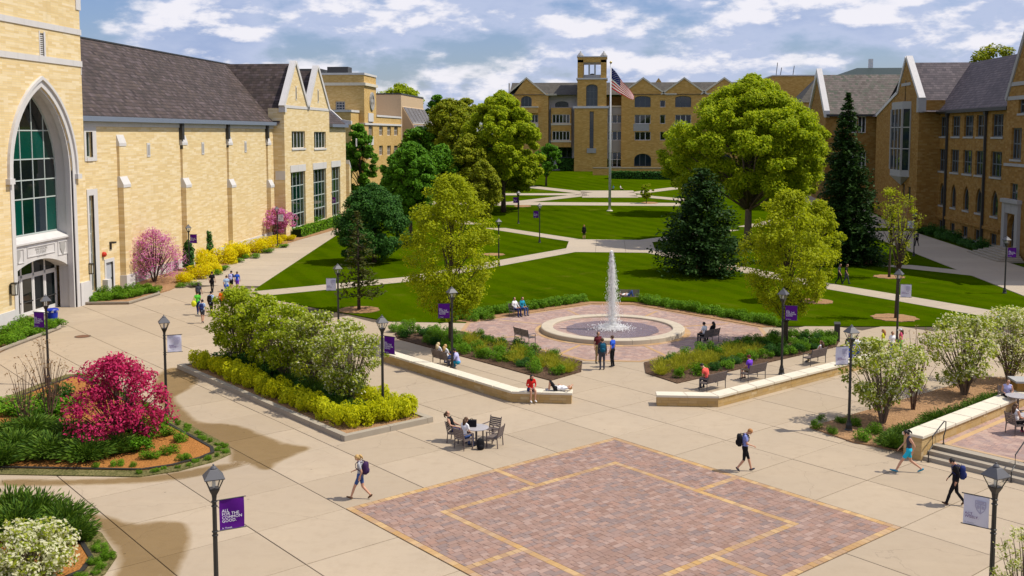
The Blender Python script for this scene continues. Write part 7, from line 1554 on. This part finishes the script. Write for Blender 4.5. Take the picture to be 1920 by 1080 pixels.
# bins by the portal
x, y = G(99, 607); t = thing('recycling_bin', 'blue recycling bin in front of the portal doors', 'bin', (x, y, 0)); BLU = plain('bin_blue', (.006, .03, .36), .45, .4)
MB().lathe([(.30, 0), (.36, .85), (.40, .86), (.40, .92)], 20).build('body', BLU, t, local=True); MB().lathe([(.42, .93), (.42, .98), (.36, 1.05), (.14, 1.09), (.0, 1.09)], 20).build('lid', BLU, t, local=True)
for a in (-1.9, -1.1, -2.7, -.3): MB().box(-.09, .09, -.008, .008, -.07, .07).build('label_sticker', WTXT, t, local=True).location = (.405 * math.cos(a), .405 * math.sin(a), .90); t.children[-1].rotation_euler = (0, 0, a + math.pi / 2)
x, y = G(76, 612); t = thing('litter_bin', 'pale grey litter bin beside the blue recycling bin', 'bin', (x, y, 0)); MB().lathe([(.28, 0), (.34, .8), (.36, .82), (.36, .9)], 20).build('body', KERB, t, local=True); MB().lathe([(.37, .91), (.34, 1.0), (.2, 1.1), (0, 1.12)], 20).build('lid', STONE, t, local=True)
x, y = G(155, 631); t = thing('manhole_cover', 'rusty round manhole cover in the plaza near the portal', 'manhole', (x, y, .006)); MB().lathe([(.42, 0), (.42, .012), (.40, .016), (0, .016)], 24).build('lid', plain('rusty_iron', (.16, .075, .04), .8, .3), t, local=True); MB().lathe([(.44, 0), (.50, 0), (.50, .01), (.44, .01)], 24).build('frame', JOINT, t, local=True)
x, y = G(1569, 641); t = thing('information_post', 'black slanted information post at the end of the right bed', 'sign', (x, y, 0)); MB().box(-.17, .17, -.06, .06, 0, 1.12).build('post', BLACK, t, local=True); MB().extrude([(-.19, -.10, 1.1), (-.19, .08, 1.22), (-.19, .08, 1.26), (-.19, -.10, 1.14)], (.38, 0, 0)).build('head', BLACK, t, local=True)
x, y = G(1715, 426); t = thing('notice_sign', 'pale notice sign standing in the shade by the brown hall', 'sign', (x, y, 0)) if False else None
# ================================================================== PEOPLE
SKIN = plain('skin', (.52, .28, .18), .55, .3, var=.06); SKIN_D = plain('tan_skin', (.36, .18, .11), .55, .3, var=.06)
def cloth(name, c): return plain('cloth_' + name, c, .85, .12, var=.14, nscale=6)
CL = {k: cloth(k, c) for k, c in dict(grey=(.36, .36, .38), navy=(.02, .03, .12), black=(.012, .012, .014), blue=(.03, .10, .55), sky=(.36, .50, .72), peri=(.20, .24, .52), white=(.72, .71, .72), red=(.55, .02, .015), orange=(.75, .15, .01), green=(.12, .55, .05), teal=(.02, .25, .38), turq=(.02, .42, .60), maroon=(.12, .02, .025), khaki=(.26, .19, .09), denim=(.05, .09, .24), petrol=(.01, .09, .16), plum=(.045, .02, .07), purple=(.16, .05, .50), pink=(.65, .10, .18), coral=(.70, .10, .08), charcoal=(.05, .052, .07), lav=(.42, .42, .68), brown=(.12, .06, .03), yellow=(.6, .62, .03)).items()}
HAIR = {k: plain('hair_' + k, c, .6, .3, var=.25, nscale=20) for k, c in dict(black=(.012, .010, .010), brown=(.075, .038, .018), blond=(.50, .32, .12), ginger=(.38, .17, .05), pale=(.62, .48, .26)).items()}
def V3(*a): return Vector(a)
def pose(kind, **k):
    J = dict(pel=V3(0, 0, .96), wai=V3(0, 0, 1.10), che=V3(0, .0, 1.33), nck=V3(0, -.01, 1.48), hea=V3(0, .025, 1.62))
    for s, n in ((-1, 'L'), (1, 'R')):
        J['hip' + n] = V3(.09 * s, 0, .93); J['kne' + n] = V3(.10 * s, .02, .50); J['ank' + n] = V3(.10 * s, -.03, .08); J['toe' + n] = V3(.115 * s, .13, .035)
        J['sho' + n] = V3(.175 * s, -.01, 1.43); J['elb' + n] = V3(.225 * s, -.03, 1.14); J['wri' + n] = V3(.235 * s, .05, .90)
    if kind == 'walk':
        st = k.get('stride', 1.0)
        for s, n, d in ((-1, 'L', 1), (1, 'R', -1)):
            if d > 0: J['kne' + n] = V3(.09 * s, .20 * st, .52); J['ank' + n] = V3(.09 * s, .34 * st, .10); J['toe' + n] = V3(.10 * s, .50 * st, .10)
            else: J['kne' + n] = V3(.09 * s, -.06 * st, .50); J['ank' + n] = V3(.09 * s, -.38 * st, .17); J['toe' + n] = V3(.10 * s, -.27 * st, .045)
            J['elb' + n] = V3(.22 * s, -.12 * d * st - .02, 1.16); J['wri' + n] = V3(.21 * s, -.16 * d * st + .10, .95)
        if k.get('phone'): J['elbR'] = V3(.20, .06, 1.16); J['wriR'] = V3(.13, .27, 1.08)
        dz = .035 * st
        for q in J:
            if q[:3] not in ('ank', 'toe'): J[q].z -= dz
        for n in 'LR': J['ank' + n].z -= .02
        J['hea'].y += .05; J['nck'].y += .02
    if kind in ('sit', 'slump'):
        sh = k.get('seat', .46); dz = sh + .11 - .96; lean = k.get('lean', -.10)
        for q in ('pel', 'wai', 'che', 'nck', 'hea', 'shoL', 'shoR', 'elbL', 'elbR', 'wriL', 'wriR'):
            J[q].z += dz; J[q].y += lean * max(0, J[q].z - (sh + .11)) / .6
        for s, n in ((-1, 'L'), (1, 'R')):
            J['hip' + n] = V3(.095 * s, .02, sh + .09); kz = sh + .10; ky = k.get('reach', .44); J['kne' + n] = V3(.12 * s, ky, kz); J['ank' + n] = V3(.12 * s, ky + k.get('foot', .0), k.get('fz', .08)); J['toe' + n] = V3(.13 * s, ky + k.get('foot', .0) + .16, k.get('fz', .08) - .045)
            J['elb' + n] = V3(.25 * s, .05 + lean * .5, sh + .33); J['wri' + n] = V3(.13 * s, .27, sh + .24)
    if kind == 'lie':        # on the back, head towards +Y, knees drawn up
        z0 = k.get('seat', .55) + .12; m = lambda v: V3(v.x, v.z - 1.0, z0 - v.y)
        for q in list(J): J[q] = m(J[q])
        J['hea'].z += .06
        for s, n in ((-1, 'L'), (1, 'R')):
            b = k.get('bend', 1.0); J['kne' + n] = V3(.10 * s, -.07 - .42 * (1 - b * .45), z0 + .36 * b - .04); J['ank' + n] = V3(.10 * s, -.07 - (.30 if b > .5 else .84), z0 - .06); J['toe' + n] = V3(.11 * s, -.07 - (.46 if b > .5 else .9), z0 - .08)
            J['elb' + n] = V3(.30 * s, .30, z0 + .02); J['wri' + n] = V3(.10 * s, .16, z0 + .14)
        if k.get('armup'): J['elbR'] = V3(.34, .62, z0 + .10); J['wriR'] = V3(.12, .72, z0 + .16)
    if k.get('headfwd'):
        J['hea'] += V3(0, k['headfwd'], -.5 * k['headfwd'])
    return J
def segs(J, S):
    """tapered capsules: a, b, ra, rb, material key"""
    g = 'f' in S.get('sex', 'm'); out = []; A = out.append; sw = .92 if g else 1.0
    rgt = (J['shoR'] - J['shoL']).normalized()
    A((J['che'] + rgt * -.085 * sw, J['che'] + rgt * .085 * sw, .118 * sw, .118 * sw, 'top')); A((J['che'], J['nck'] + (J['che'] - J['nck']) * .35, .12, .085, 'top')); A((J['wai'] + rgt * -.055, J['wai'] + rgt * .055, .105 * sw, .105 * sw, 'top'))
    A((J['che'], J['wai'], .135 * sw, .115 * sw, 'top')); A((J['wai'], J['pel'], .115 * sw, .125, 'top' if S.get('untuck', 1) else 'bot')); A((J['pel'] + rgt * -.07, J['pel'] + rgt * .07, .118, .118, 'bot')); A((J['hipL'], J['hipR'], .115, .115, 'bot'))
    A((J['nck'], J['hea'] + (J['nck'] - J['hea']) * .4, .058, .055, 'skin')); up = (J['hea'] - J['nck']).normalized(); A((J['hea'] - up * .035, J['hea'] + up * .045, .076, .09, 'skin'))
    for n in 'LR':
        h, k_, a, t = J['hip' + n], J['kne' + n], J['ank' + n], J['toe' + n]; leg = S.get('leg', 'long'); mid = h.lerp(k_, .62)
        A((h, mid, .092, .078, 'bot')); A((mid, k_, .072 if leg != 'long' else .078, .058 if leg != 'long' else .066, 'bot' if leg in ('long', 'knee') else 'skin'))
        c = k_.lerp(a, .3); A((k_, c, .057, .056, 'bot' if leg == 'long' else 'skin')); A((c, a, .056 if leg != 'long' else .062, .038 if leg != 'long' else .052, 'bot' if leg == 'long' else 'skin')); A((a + V3(0, 0, -.02), t, .047, .036, 'shoe'))
        heel = a + (a - t).normalized() * .05; A((a, heel + V3(0, 0, -.02) if S.get('heel', 1) else a, .042, .038, 'shoe'))
        s, e, w = J['sho' + n], J['elb' + n], J['wri' + n]; sl = S.get('sleeve', 'short'); m1 = s.lerp(e, .6); A((s, m1, .058, .05, 'skin' if sl == 'none' else 'top')); A((m1, e, .043, .04, 'top' if sl == 'long' else 'skin')); A((e, w, .041, .03, 'top' if sl == 'long' else 'skin'))
        d = (w - e).normalized(); A((w, w + d * .075, .030, .028, 'skin'))
        A((J['nck'] + (s - J['nck']) * .25 - V3(0, 0, .0), s, .06, .058, 'top'))
    return out
PEOPLE = []
def person(label, px=None, rz=0, kind='stand', S=None, h=1.72, at=None, z=0.0, group=None, **k):
    x, y = at if at else GT(*px); PEOPLE.append(dict(label=label, loc=(x, y, z + (terr(y) if at is None else 0)), rz=R(rz), kind=kind, S=S or {}, h=h, k=k, group=group))
def finish_people():
    tmp = []
    for p in PEOPLE:
        J = pose(p['kind'], **p['k']); p['J'] = J; sg = segs(J, p['S']); p['seg'] = sg; m = MB()
        for a, b, ra, rb, _ in sg:
            m.ball(a, ra, 8, 6); m.ball(b, rb, 8, 6)
            if (b - a).length > 1e-3: m.tube([a, b], [ra, rb], 8)
        me = m.mesh('tmp', SKIN); bmx = bmesh.new(); bmx.from_mesh(me); bmesh.ops.remove_doubles(bmx, verts=bmx.verts, dist=1e-5); bmesh.ops.recalc_face_normals(bmx, faces=bmx.faces); bmx.to_mesh(me); bmx.free()
        o = bpy.data.objects.new('tmp', me); COL.objects.link(o); r = o.modifiers.new('r', 'REMESH'); r.mode = 'VOXEL'; r.voxel_size = .026; sm = o.modifiers.new('s', 'SMOOTH'); sm.factor = .5; sm.iterations = 3; tmp.append(o)
    dg = bpy.context.evaluated_depsgraph_get()
    for p, o in zip(PEOPLE, tmp): p['me'] = bpy.data.meshes.new_from_object(o.evaluated_get(dg))
    for o in tmp: bpy.data.objects.remove(o)
    for p in PEOPLE: build_person(p)
def build_person(p):
    me, J, S = p['me'], p['J'], p['S']; nv = len(me.vertices); V = np.empty(nv * 3, np.float32); me.vertices.foreach_get('co', V); V = V.reshape(-1, 3); nf = len(me.polygons); C = np.empty(nf * 3, np.float32); me.polygons.foreach_get('center', C); C = C.reshape(-1, 3)
    keys = ['skin', 'top', 'bot', 'shoe']; D = []
    for a, b, ra, rb, k in p['seg']:
        a_, b_ = np.array(a), np.array(b); d = b_ - a_; L = max(1e-9, d @ d); t = np.clip((C - a_) @ d / L, 0, 1); D.append(np.linalg.norm(C - (a_ + t[:, None] * d), axis=1) - (ra + (rb - ra) * t))
    idx = np.argmin(np.array(D), 0); mi = np.array([keys.index(s[4]) for s in p['seg']])[idx]
    F = [tuple(q.vertices) for q in me.polygons]; v = [tuple(q) for q in V]; mi = list(mi); ex = MB()
    # nose, ears, fingers, eyes: small pieces rooted in the body
    up = (J['hea'] - J['nck']).normalized(); rgt = (J['shoR'] - J['shoL']).normalized(); fw = up.cross(rgt).normalized() 
    if p['kind'] != 'lie' and fw.y < 0: fw = -fw
    if p['kind'] == 'lie' and fw.z < 0: fw = -fw
    hc = J['hea']; ex.tube([hc + fw * .075 + up * .012, hc + fw * .108 - up * .022], [.010, .015], 5)
    for s in (-1, 1): ex.ball(hc + rgt * .088 * s - up * .005, (.014, .022, .03), 6, 4)
    for n in 'LR':
        d = (J['wri' + n] - J['elb' + n]).normalized(); w = J['wri' + n] + d * .085; sd_ = d.cross(V3(.3, .2, .93)).normalized(); cu = sd_.cross(d).normalized(); cu = cu if cu.z < 0 else -cu
        for i, ln in enumerate((.075, .085, .08, .062)): q = w + sd_ * (.020 * (i - 1.5)); ex.tube([q - d * .02, q + d * ln * .5 + cu * .006, q + d * ln * .85 + cu * .03], [.0095, .009, .007], 5)
        q = w - d * .05 + sd_ * .028; ex.tube([q, q + sd_ * .03 + d * .03, q + sd_ * .035 + d * .06 + cu * .015], [.011, .010, .008], 5)
    nbase = len(v); v += ex.v; F += [tuple(i + nbase for i in f) for f in ex.f]; mi += [0] * len(ex.f)
    ey = MB()
    for s in (-1, 1): ey.ball(hc + fw * .078 + up * .012 + rgt * .032 * s, (.013, .013, .008), 6, 4)
    ey.tube([hc + fw * .083 - up * .045 - rgt * .022, hc + fw * .083 - up * .045 + rgt * .022], .006, 4); nbase = len(v); v += ey.v; F += [tuple(i + nbase for i in f) for f in ey.f]; mi += [4] * len(ey.f)
    m = bpy.data.meshes.new('person'); m.from_pydata(v, [], F)
    for q in (S.get('skin', SKIN), CL[S.get('top', 'white')], CL[S.get('bot', 'denim')], CL[S.get('shoe', 'charcoal')], HAIR['brown']): m.materials.append(q)
    m.polygons.foreach_set('material_index', mi); m.polygons.foreach_set('use_smooth', [True] * len(F)); bpy.data.meshes.remove(me)
    o = link('person', m); o.location = p['loc']; o.rotation_euler = (0, 0, p['rz']); s = p['h'] / 1.74; o.scale = (s, s, s); tag(o, p['label'], 'person', p['group'])
    H = MB(); hr = S.get('hair', 'brown'); st = S.get('style', 'short'); H.ball(hc - fw * .022 + up * .032, (.095, .102, .10) if p['kind'] != 'lie' else (.095, .10, .102), 12, 8)
    if st in ('long', 'pony'): H.ball(hc - fw * .06 - up * .02, .085, 10, 6)
    if st == 'long':
        b = hc - fw * .085; dn = V3(0, 0, -1) if p['kind'] != 'lie' else up
        H.tube([b, b + dn * .12 - fw * .01, b + dn * .24 - fw * .03, b + dn * .34 - fw * .03], [.085, .092, .08, .035], 9)
    if st == 'pony': b = hc - fw * .10 + up * .04; H.tube([b, b - fw * .07 - up * .02, b - fw * .075 - up * .12, b - fw * .05 - up * .2], [.03, .04, .035, .01], 7)
    if st == 'bun': H.ball(hc - fw * .07 + up * .10, .045, 8, 6)
    ho = H.build('hair', HAIR[hr], o, smooth=True, local=True)
    if S.get('cap'):
        c = MB(); c.lathe([(.108, .02), (.108, .06), (.08, .115), (.0, .13)], 14, tuple(hc)); c.add(*_brim(hc, fw)); c.build('cap', CL[S['cap']], o, local=True)
    if S.get('pack'): backpack(p, o, S['pack'], S.get('packlabel', 'backpack'))
def _brim(hc, fw):
    m = MB(); rg = Vector((-fw.y, fw.x, 0)); m.extrude([hc + fw * .06 + rg * .08 + V3(0, 0, .04), hc + fw * .19 + rg * .05 + V3(0, 0, .03), hc + fw * .19 - rg * .05 + V3(0, 0, .03), hc + fw * .06 - rg * .08 + V3(0, 0, .04)], (0, 0, .012)); return m.v, m.f
def backpack(p, body, col, label, at=None):
    if at is None:
        J = p['J']; c = J['che'].lerp(J['wai'], .45) + V3(0, -.215, .02); s = p['h'] / 1.74; M = Matrix.Rotation(p['rz'], 4, 'Z'); loc = Vector(p['loc']) + M.to_3x3() @ (c * s); rz = p['rz']
    else: loc, rz, s, J, c = Vector(at[0]), at[1], 1.0, None, None
    t = thing('backpack', label, 'backpack', loc, rz, 'students\' backpacks'); t.scale = (s, s, s); m = MB(); vs = []; n, k = 14, 9
    for i in range(k + 1):
        ph = math.pi * i / k - math.pi / 2; cz = math.copysign(abs(math.sin(ph)) ** .55, math.sin(ph)); cr = abs(math.cos(ph)) ** .5
        for j in range(n): a = 2 * math.pi * j / n; vs.append((.155 * cr * math.copysign(abs(math.cos(a)) ** .6, math.cos(a)), .10 * cr * math.copysign(abs(math.sin(a)) ** .6, math.sin(a)), .24 * cz))
    m.add(vs, [(i * n + j, i * n + (j + 1) % n, (i + 1) * n + (j + 1) % n, (i + 1) * n + j) for i in range(k) for j in range(n)]); m.build('bag', CL[col], t, smooth=True, local=True)
    MB().ball((0, -.095, -.09), (.115, .05, .105), 10, 7).build('front_pocket', CL[col], t, smooth=True, local=True)
    for sx in (-1, 1):
        x = .085 * sx
        if at is None: MB().tube([(x, .06, -.16), (x * 1.3, .16, -.12), (x * 1.45, .345, .02), (x * 1.35, .36, .15), (x * 1.2, .27, .265), (x, .08, .22)], .016, 5).build('strap', CL[col], t, local=True)
        else: MB().tube([(x, .09, -.18), (x * 1.2, .15, -.05), (x, .09, .2)], .014, 5).build('strap', CL[col], t, local=True)
    MB().tube([(-.03, .05, .235), (0, .05, .285), (.03, .05, .235)], .010, 5).build('handle', CL[col], t, local=True)
P = person
# walkers on the plaza
P('young woman with ponytail and purple backpack walking left towards the paver square corner', (676, 936), 84, 'walk', dict(sex='f', top='grey', bot='denim', leg='short', hair='blond', style='pony', shoe='brown', pack='plum', packlabel='dark purple backpack on the woman walking past the paver square'), 1.66, phone=True, headfwd=.03)
P('blond man in blue shirt and black shorts walking right, head bowed', (1396, 884), -92, 'walk', dict(top='peri', bot='black', leg='knee', hair='ginger', shoe='charcoal', pack='black', packlabel='black backpack on the man in the blue shirt'), 1.76, stride=.75, phone=True, headfwd=.09)
P('woman in dark tank top and turquoise shorts striding past the steps', (1703, 886), 80, 'walk', dict(sex='f', top='charcoal', bot='turq', leg='short', sleeve='none', hair='black', style='pony', shoe='teal'), 1.72, stride=1.35, headfwd=.05)
P('person dressed all in black walking near the white corner banner', (1790, 948), 72, 'walk', dict(top='black', bot='black', sleeve='long', hair='black', shoe='brown', pack='navy', packlabel='navy backpack on the person in black'), 1.74, stride=.8, headfwd=.06)
# three men talking in front of the fountain
P('man in dark maroon shirt and khaki trousers in the talking trio', (1121, 681), -150, 'stand', dict(top='maroon', bot='khaki', hair='black'), 1.80)
P('man with teal backpack seen from behind in the talking trio', (1129, 693), 8, 'stand', dict(top='charcoal', bot='charcoal', sleeve='long', hair='brown', pack='petrol', packlabel='blue and teal backpack on the middle man before the fountain'), 1.76)
P('man in bright blue shirt and black trousers in the talking trio', (1148, 688), 60, 'stand', dict(top='blue', bot='black', hair='brown', untuck=0), 1.78)
# the group on the left walkway
P('student in black shirt walking ahead on the left walkway', (398, 549), 8, 'walk', dict(top='black', bot='black', hair='black'), 1.76, stride=.6)
P('student with dark hair and backpack at the left of the walking group', (373, 571), 4, 'walk', dict(top='charcoal', bot='black', hair='black', style='long', pack='charcoal', packlabel='dark backpack on the left student of the walking group'), 1.68, stride=.6)
P('student in bright green shirt in the walking group', (371, 590), 2, 'walk', dict(top='green', bot='navy', hair='black', shoe='teal'), 1.70, stride=.7)
P('woman in light blue top and dark skirt, last of the walking group', (380, 606), 5, 'walk', dict(sex='f', top='sky', bot='charcoal', leg='short', hair='black', style='bun', pack='navy', packlabel='navy backpack on the last woman of the walking group'), 1.64, stride=.5)
P('man in light blue shirt with dark backpack in the walking group', (396, 592), -4, 'walk', dict(top='sky', bot='black', hair='black', pack='black', packlabel='black backpack on the man in the light blue shirt'), 1.78, stride=.7)
P('student in orange shirt and black trousers in the walking group', (417, 586), 6, 'walk', dict(top='orange', bot='black', hair='black', sleeve='long'), 1.72, stride=.5)
P('person in pale blue scrubs ahead of the orange shirt', (425, 556), 4, 'walk', dict(top='sky', bot='blue', hair='brown', style='bun'), 1.70, stride=.6)
P('student with grey backpack and black shorts at the front of the group', (434, 547), 2, 'walk', dict(top='navy', bot='black', leg='short', hair='black', pack='lav', packlabel='grey violet backpack at the front of the walking group'), 1.76, stride=.7)
P('woman in blue hoodie and shorts at the front right of the group', (445, 545), 10, 'walk', dict(sex='f', top='blue', bot='purple', leg='short', sleeve='long', hair='brown', style='pony'), 1.62, stride=.9)
x, y = G(366, 592); t = thing('shoulder_bag', 'yellow green bag carried by the student in green', 'bag', (x - .12, y + .1, .85)); MB().ball((0, 0, 0), (.20, .14, .24), 10, 7).build('bag', CL['yellow'], t, smooth=True, local=True); MB().tube([(-.1, 0, .2), (.02, .02, .5), (.14, 0, .2)], .015, 5).build('strap', CL['yellow'], t, local=True)
def seat(at, off=0.0, fwd=0.0):
    x, y, rz = at; return (x + off * math.cos(rz) - fwd * math.sin(rz), y + off * math.sin(rz) + fwd * math.cos(rz))
DG = math.degrees
# cafe table
c = chairs['c1']; P('woman in black top leaning back in a chair at the plaza table', at=seat(c, 0, -.02), rz=DG(c[2]), kind='sit', S=dict(sex='f', top='black', bot='navy', leg='short', sleeve='none', hair='brown', style='pony'), h=1.66, lean=-.30, reach=.46)
c = chairs['c2']; P('woman with long brown hair in white seen from behind at the plaza table', at=seat(c, 0, .0), rz=DG(c[2]), kind='sit', S=dict(sex='f', top='white', bot='denim', hair='brown', style='long'), h=1.66, lean=.12, reach=.44)
x, y = G(901, 843); backpack(None, None, 'black', 'black backpack on the ground under the plaza table', at=((x, y, .22), .4))
x, y = tx - .2, ty + .05; t = thing('bag', 'black bag on the plaza table', 'bag', (x, y, .745)); MB().box(-.2, .2, -.1, .1, 0, .28).build('bag', CL['black'], t, local=True); MB().tube([(-.1, 0, .27), (0, 0, .36), (.1, 0, .27)], .012, 5).build('handle', CL['black'], t, local=True)
x, y = tx - .42, ty - .12; t = thing('drink_bottle', 'pale bottle standing on the plaza table', 'bottle', (x, y, .742)); MB().lathe([(.035, 0), (.035, .16), (.015, .2), (.015, .22)], 10).build('body', CL['sky'], t, local=True); MB().lathe([(.018, .22), (.018, .25)], 8).build('cap', CL['white'], t, local=True)
# benches
b = bp['wl']; P('left of the two blonde people on the bench behind the left seat wall', at=seat(b, -.38), rz=DG(b[2]), kind='sit', S=dict(sex='f', top='white', bot='denim', hair='pale', style='long'), h=1.66)
P('right of the two blonde people on the bench behind the left seat wall', at=seat(b, .3), rz=DG(b[2]), kind='sit', S=dict(sex='f', top='white', bot='denim', hair='blond', style='long'), h=1.66)
x, y = G(860, 692); P('dark haired person in lavender crouched at the lamp foot', at=(x, y), rz=75, kind='sit', S=dict(top='lav', bot='teal', sleeve='long', hair='black'), h=1.66, seat=.30, lean=.22, reach=.3)
x, y = G(845, 687); P('person in navy sitting low beside the bench at the lamp', at=(x + .1, y + .5), rz=160, kind='sit', S=dict(top='navy', bot='navy', sleeve='long', hair='black'), h=1.62, seat=.18, lean=.15, reach=.36)
wx, wy = G(990, 735, .55); P('woman in red sitting on the left seat wall with legs hanging', at=(wx + .1, 49.35), rz=-155, kind='sit', S=dict(sex='f', top='red', bot='navy', leg='short', sleeve='long', hair='black', style='long', shoe='white'), h=1.68, seat=.56, lean=.14, reach=.40, foot=-.04, fz=.16, headfwd=.04)
x, y = G(1048, 733, .55); P('man lying on his back on the left seat wall end', at=(x - .12, 49.5), rz=-86, kind='lie', S=dict(top='white', bot='black', leg='knee', hair='ginger', shoe='grey'), h=1.76, seat=.55, bend=1.0, armup=True)
x, y = G(1003, 754); backpack(None, None, 'black', 'black backpack leaning on the left seat wall', at=((x, y + .15, .25), .2))
b = bp['fl']; P('man in white shirt on the bench left behind the fountain', at=seat(b, .36), rz=DG(b[2]), kind='sit', S=dict(top='white', bot='navy', sleeve='long', hair='black'), h=1.74)
P('person in teal on the bench left behind the fountain', at=seat(b, -.30), rz=DG(b[2]), kind='sit', S=dict(top='teal', bot='denim', sleeve='long', hair='brown'), h=1.70, lean=.02)
b = bp['fb']; P('person in white lying on the bench behind the water jet', at=seat(b, .10), rz=DG(b[2]) - 90 + 180 - 180, kind='lie', S=dict(top='white', bot='denim', hair='brown'), h=1.66, seat=.45, bend=1.0)
b = bp['fr']; P('man in white shirt on the shaded bench right of the fountain', at=seat(b, -.36), rz=DG(b[2]), kind='sit', S=dict(top='white', bot='black', hair='black'), h=1.74, lean=.05)
P('woman with long black hair on the shaded bench right of the fountain', at=seat(b, .34), rz=DG(b[2]), kind='sit', S=dict(sex='f', top='black', bot='black', sleeve='long', hair='black', style='long'), h=1.70)
b = bp['wr1']; P('person in coral red bent forward on the bench behind the right seat wall', at=seat(b, -.30), rz=DG(b[2]), kind='sit', S=dict(top='coral', bot='charcoal', hair='black'), h=1.72, lean=.34, headfwd=.06)
b = bp['wr2']; P('person in purple shirt and maroon cap on the bench behind the right seat wall', at=seat(b, -.25), rz=DG(b[2]), kind='sit', S=dict(top='purple', bot='khaki', leg='knee', hair='brown', cap='maroon'), h=1.74, lean=.08)
b = bp['wr3']; P('brown haired woman in white reclining on the bench near the right wall end', at=seat(b, .32), rz=DG(b[2]) + 22, kind='sit', S=dict(sex='f', top='white', bot='khaki', sleeve='none', hair='brown', style='long'), h=1.68, lean=-.18, foot=.12)
b = bp['wr4']; P('person in bright blue behind the lamp and the white banner', (1594, 688), -20, 'stand', dict(top='blue', bot='blue', hair='brown'), 1.72)
P('person in white beside the one in bright blue', (1606, 684), 30, 'stand', dict(top='white', bot='denim', hair='brown'), 1.68)
P('dark haired woman sitting beyond the flowering pear', at=seat(b, -.2, .9), rz=170, kind='sit', S=dict(sex='f', top='black', bot='black', sleeve='long', hair='black', style='long'), h=1.68, seat=.44)
x, y = G(1655, 668); P('brown haired woman in yellow beyond the flowering pear', at=(x, y), rz=60, kind='stand', S=dict(sex='f', top='yellow', bot='khaki', hair='ginger', style='long'), h=1.60)
x, y = G(1688, 668); P('woman in pink top and white cap beyond the flowering pear', at=(x, y), rz=75, kind='stand', S=dict(sex='f', top='pink', bot='green', sleeve='short', hair='brown', style='long', cap='white'), h=1.66)
x, y = G(1672, 672); P('person in white between the two women beyond the flowering pear', at=(x, y), rz=200, kind='stand', S=dict(top='white', bot='denim', hair='brown'), h=1.58)
# on the lawn paths
P('left of two dark dressed walkers behind the right maple', (1573, 533), -120, 'walk', dict(top='charcoal', bot='black', hair='black', sleeve='short'), 1.80, stride=.7)
P('right of two dark dressed walkers behind the right maple', (1586, 533), -120, 'walk', dict(top='black', bot='charcoal', hair='brown', sleeve='short'), 1.78, stride=.7)
P('walker in pale shirt half hidden behind the flowering pears', (1872, 633), 40, 'walk', dict(top='sky', bot='charcoal', hair='black'), 1.76, stride=.6)
P('lone person in black standing at the lawn crossing', (1095, 449), 10, 'stand', dict(top='black', bot='black', leg='knee', sleeve='long', hair='ginger', pack='black', packlabel='black backpack on the lone person at the crossing'), 1.80)
P('walker on the shaded walkway by the brown hall', (1719, 462), 20, 'walk', dict(top='charcoal', bot='black', hair='brown', sleeve='long'), 1.76, stride=.6)
P('walker in white at the start of the shaded walkway', (1684, 455), 30, 'walk', dict(top='white', bot='denim', hair='brown'), 1.74, stride=.6)
x, y = GT(1150, 357); P('person in green sitting on the far lawn', at=(x, y), z=terr(y), rz=120, kind='sit', S=dict(top='teal', bot='black', hair='black'), h=1.72, seat=.02, reach=.42, lean=.0, fz=.06)
x, y = GT(1164, 357); P('person in white sitting on the far lawn', at=(x, y), z=terr(y), rz=-100, kind='sit', S=dict(top='white', bot='black', hair='black'), h=1.72, seat=.02, reach=.42, lean=-.1, fz=.06)
# terrace guests
c = p2[0]; P('person leaning at the farther terrace table', at=seat(c), z=TZ, rz=DG(c[2]), kind='sit', S=dict(top='lav', bot='black', hair='brown', sleeve='none'), h=1.70, lean=.15)
c = p2[1]; P('woman in white and pink seated at the terrace edge', at=seat(c), z=TZ, rz=DG(c[2]), kind='sit', S=dict(sex='f', top='white', bot='black', hair='brown', style='long', sleeve='none', shoe='pink'), h=1.68, lean=-.05)
finish_people()
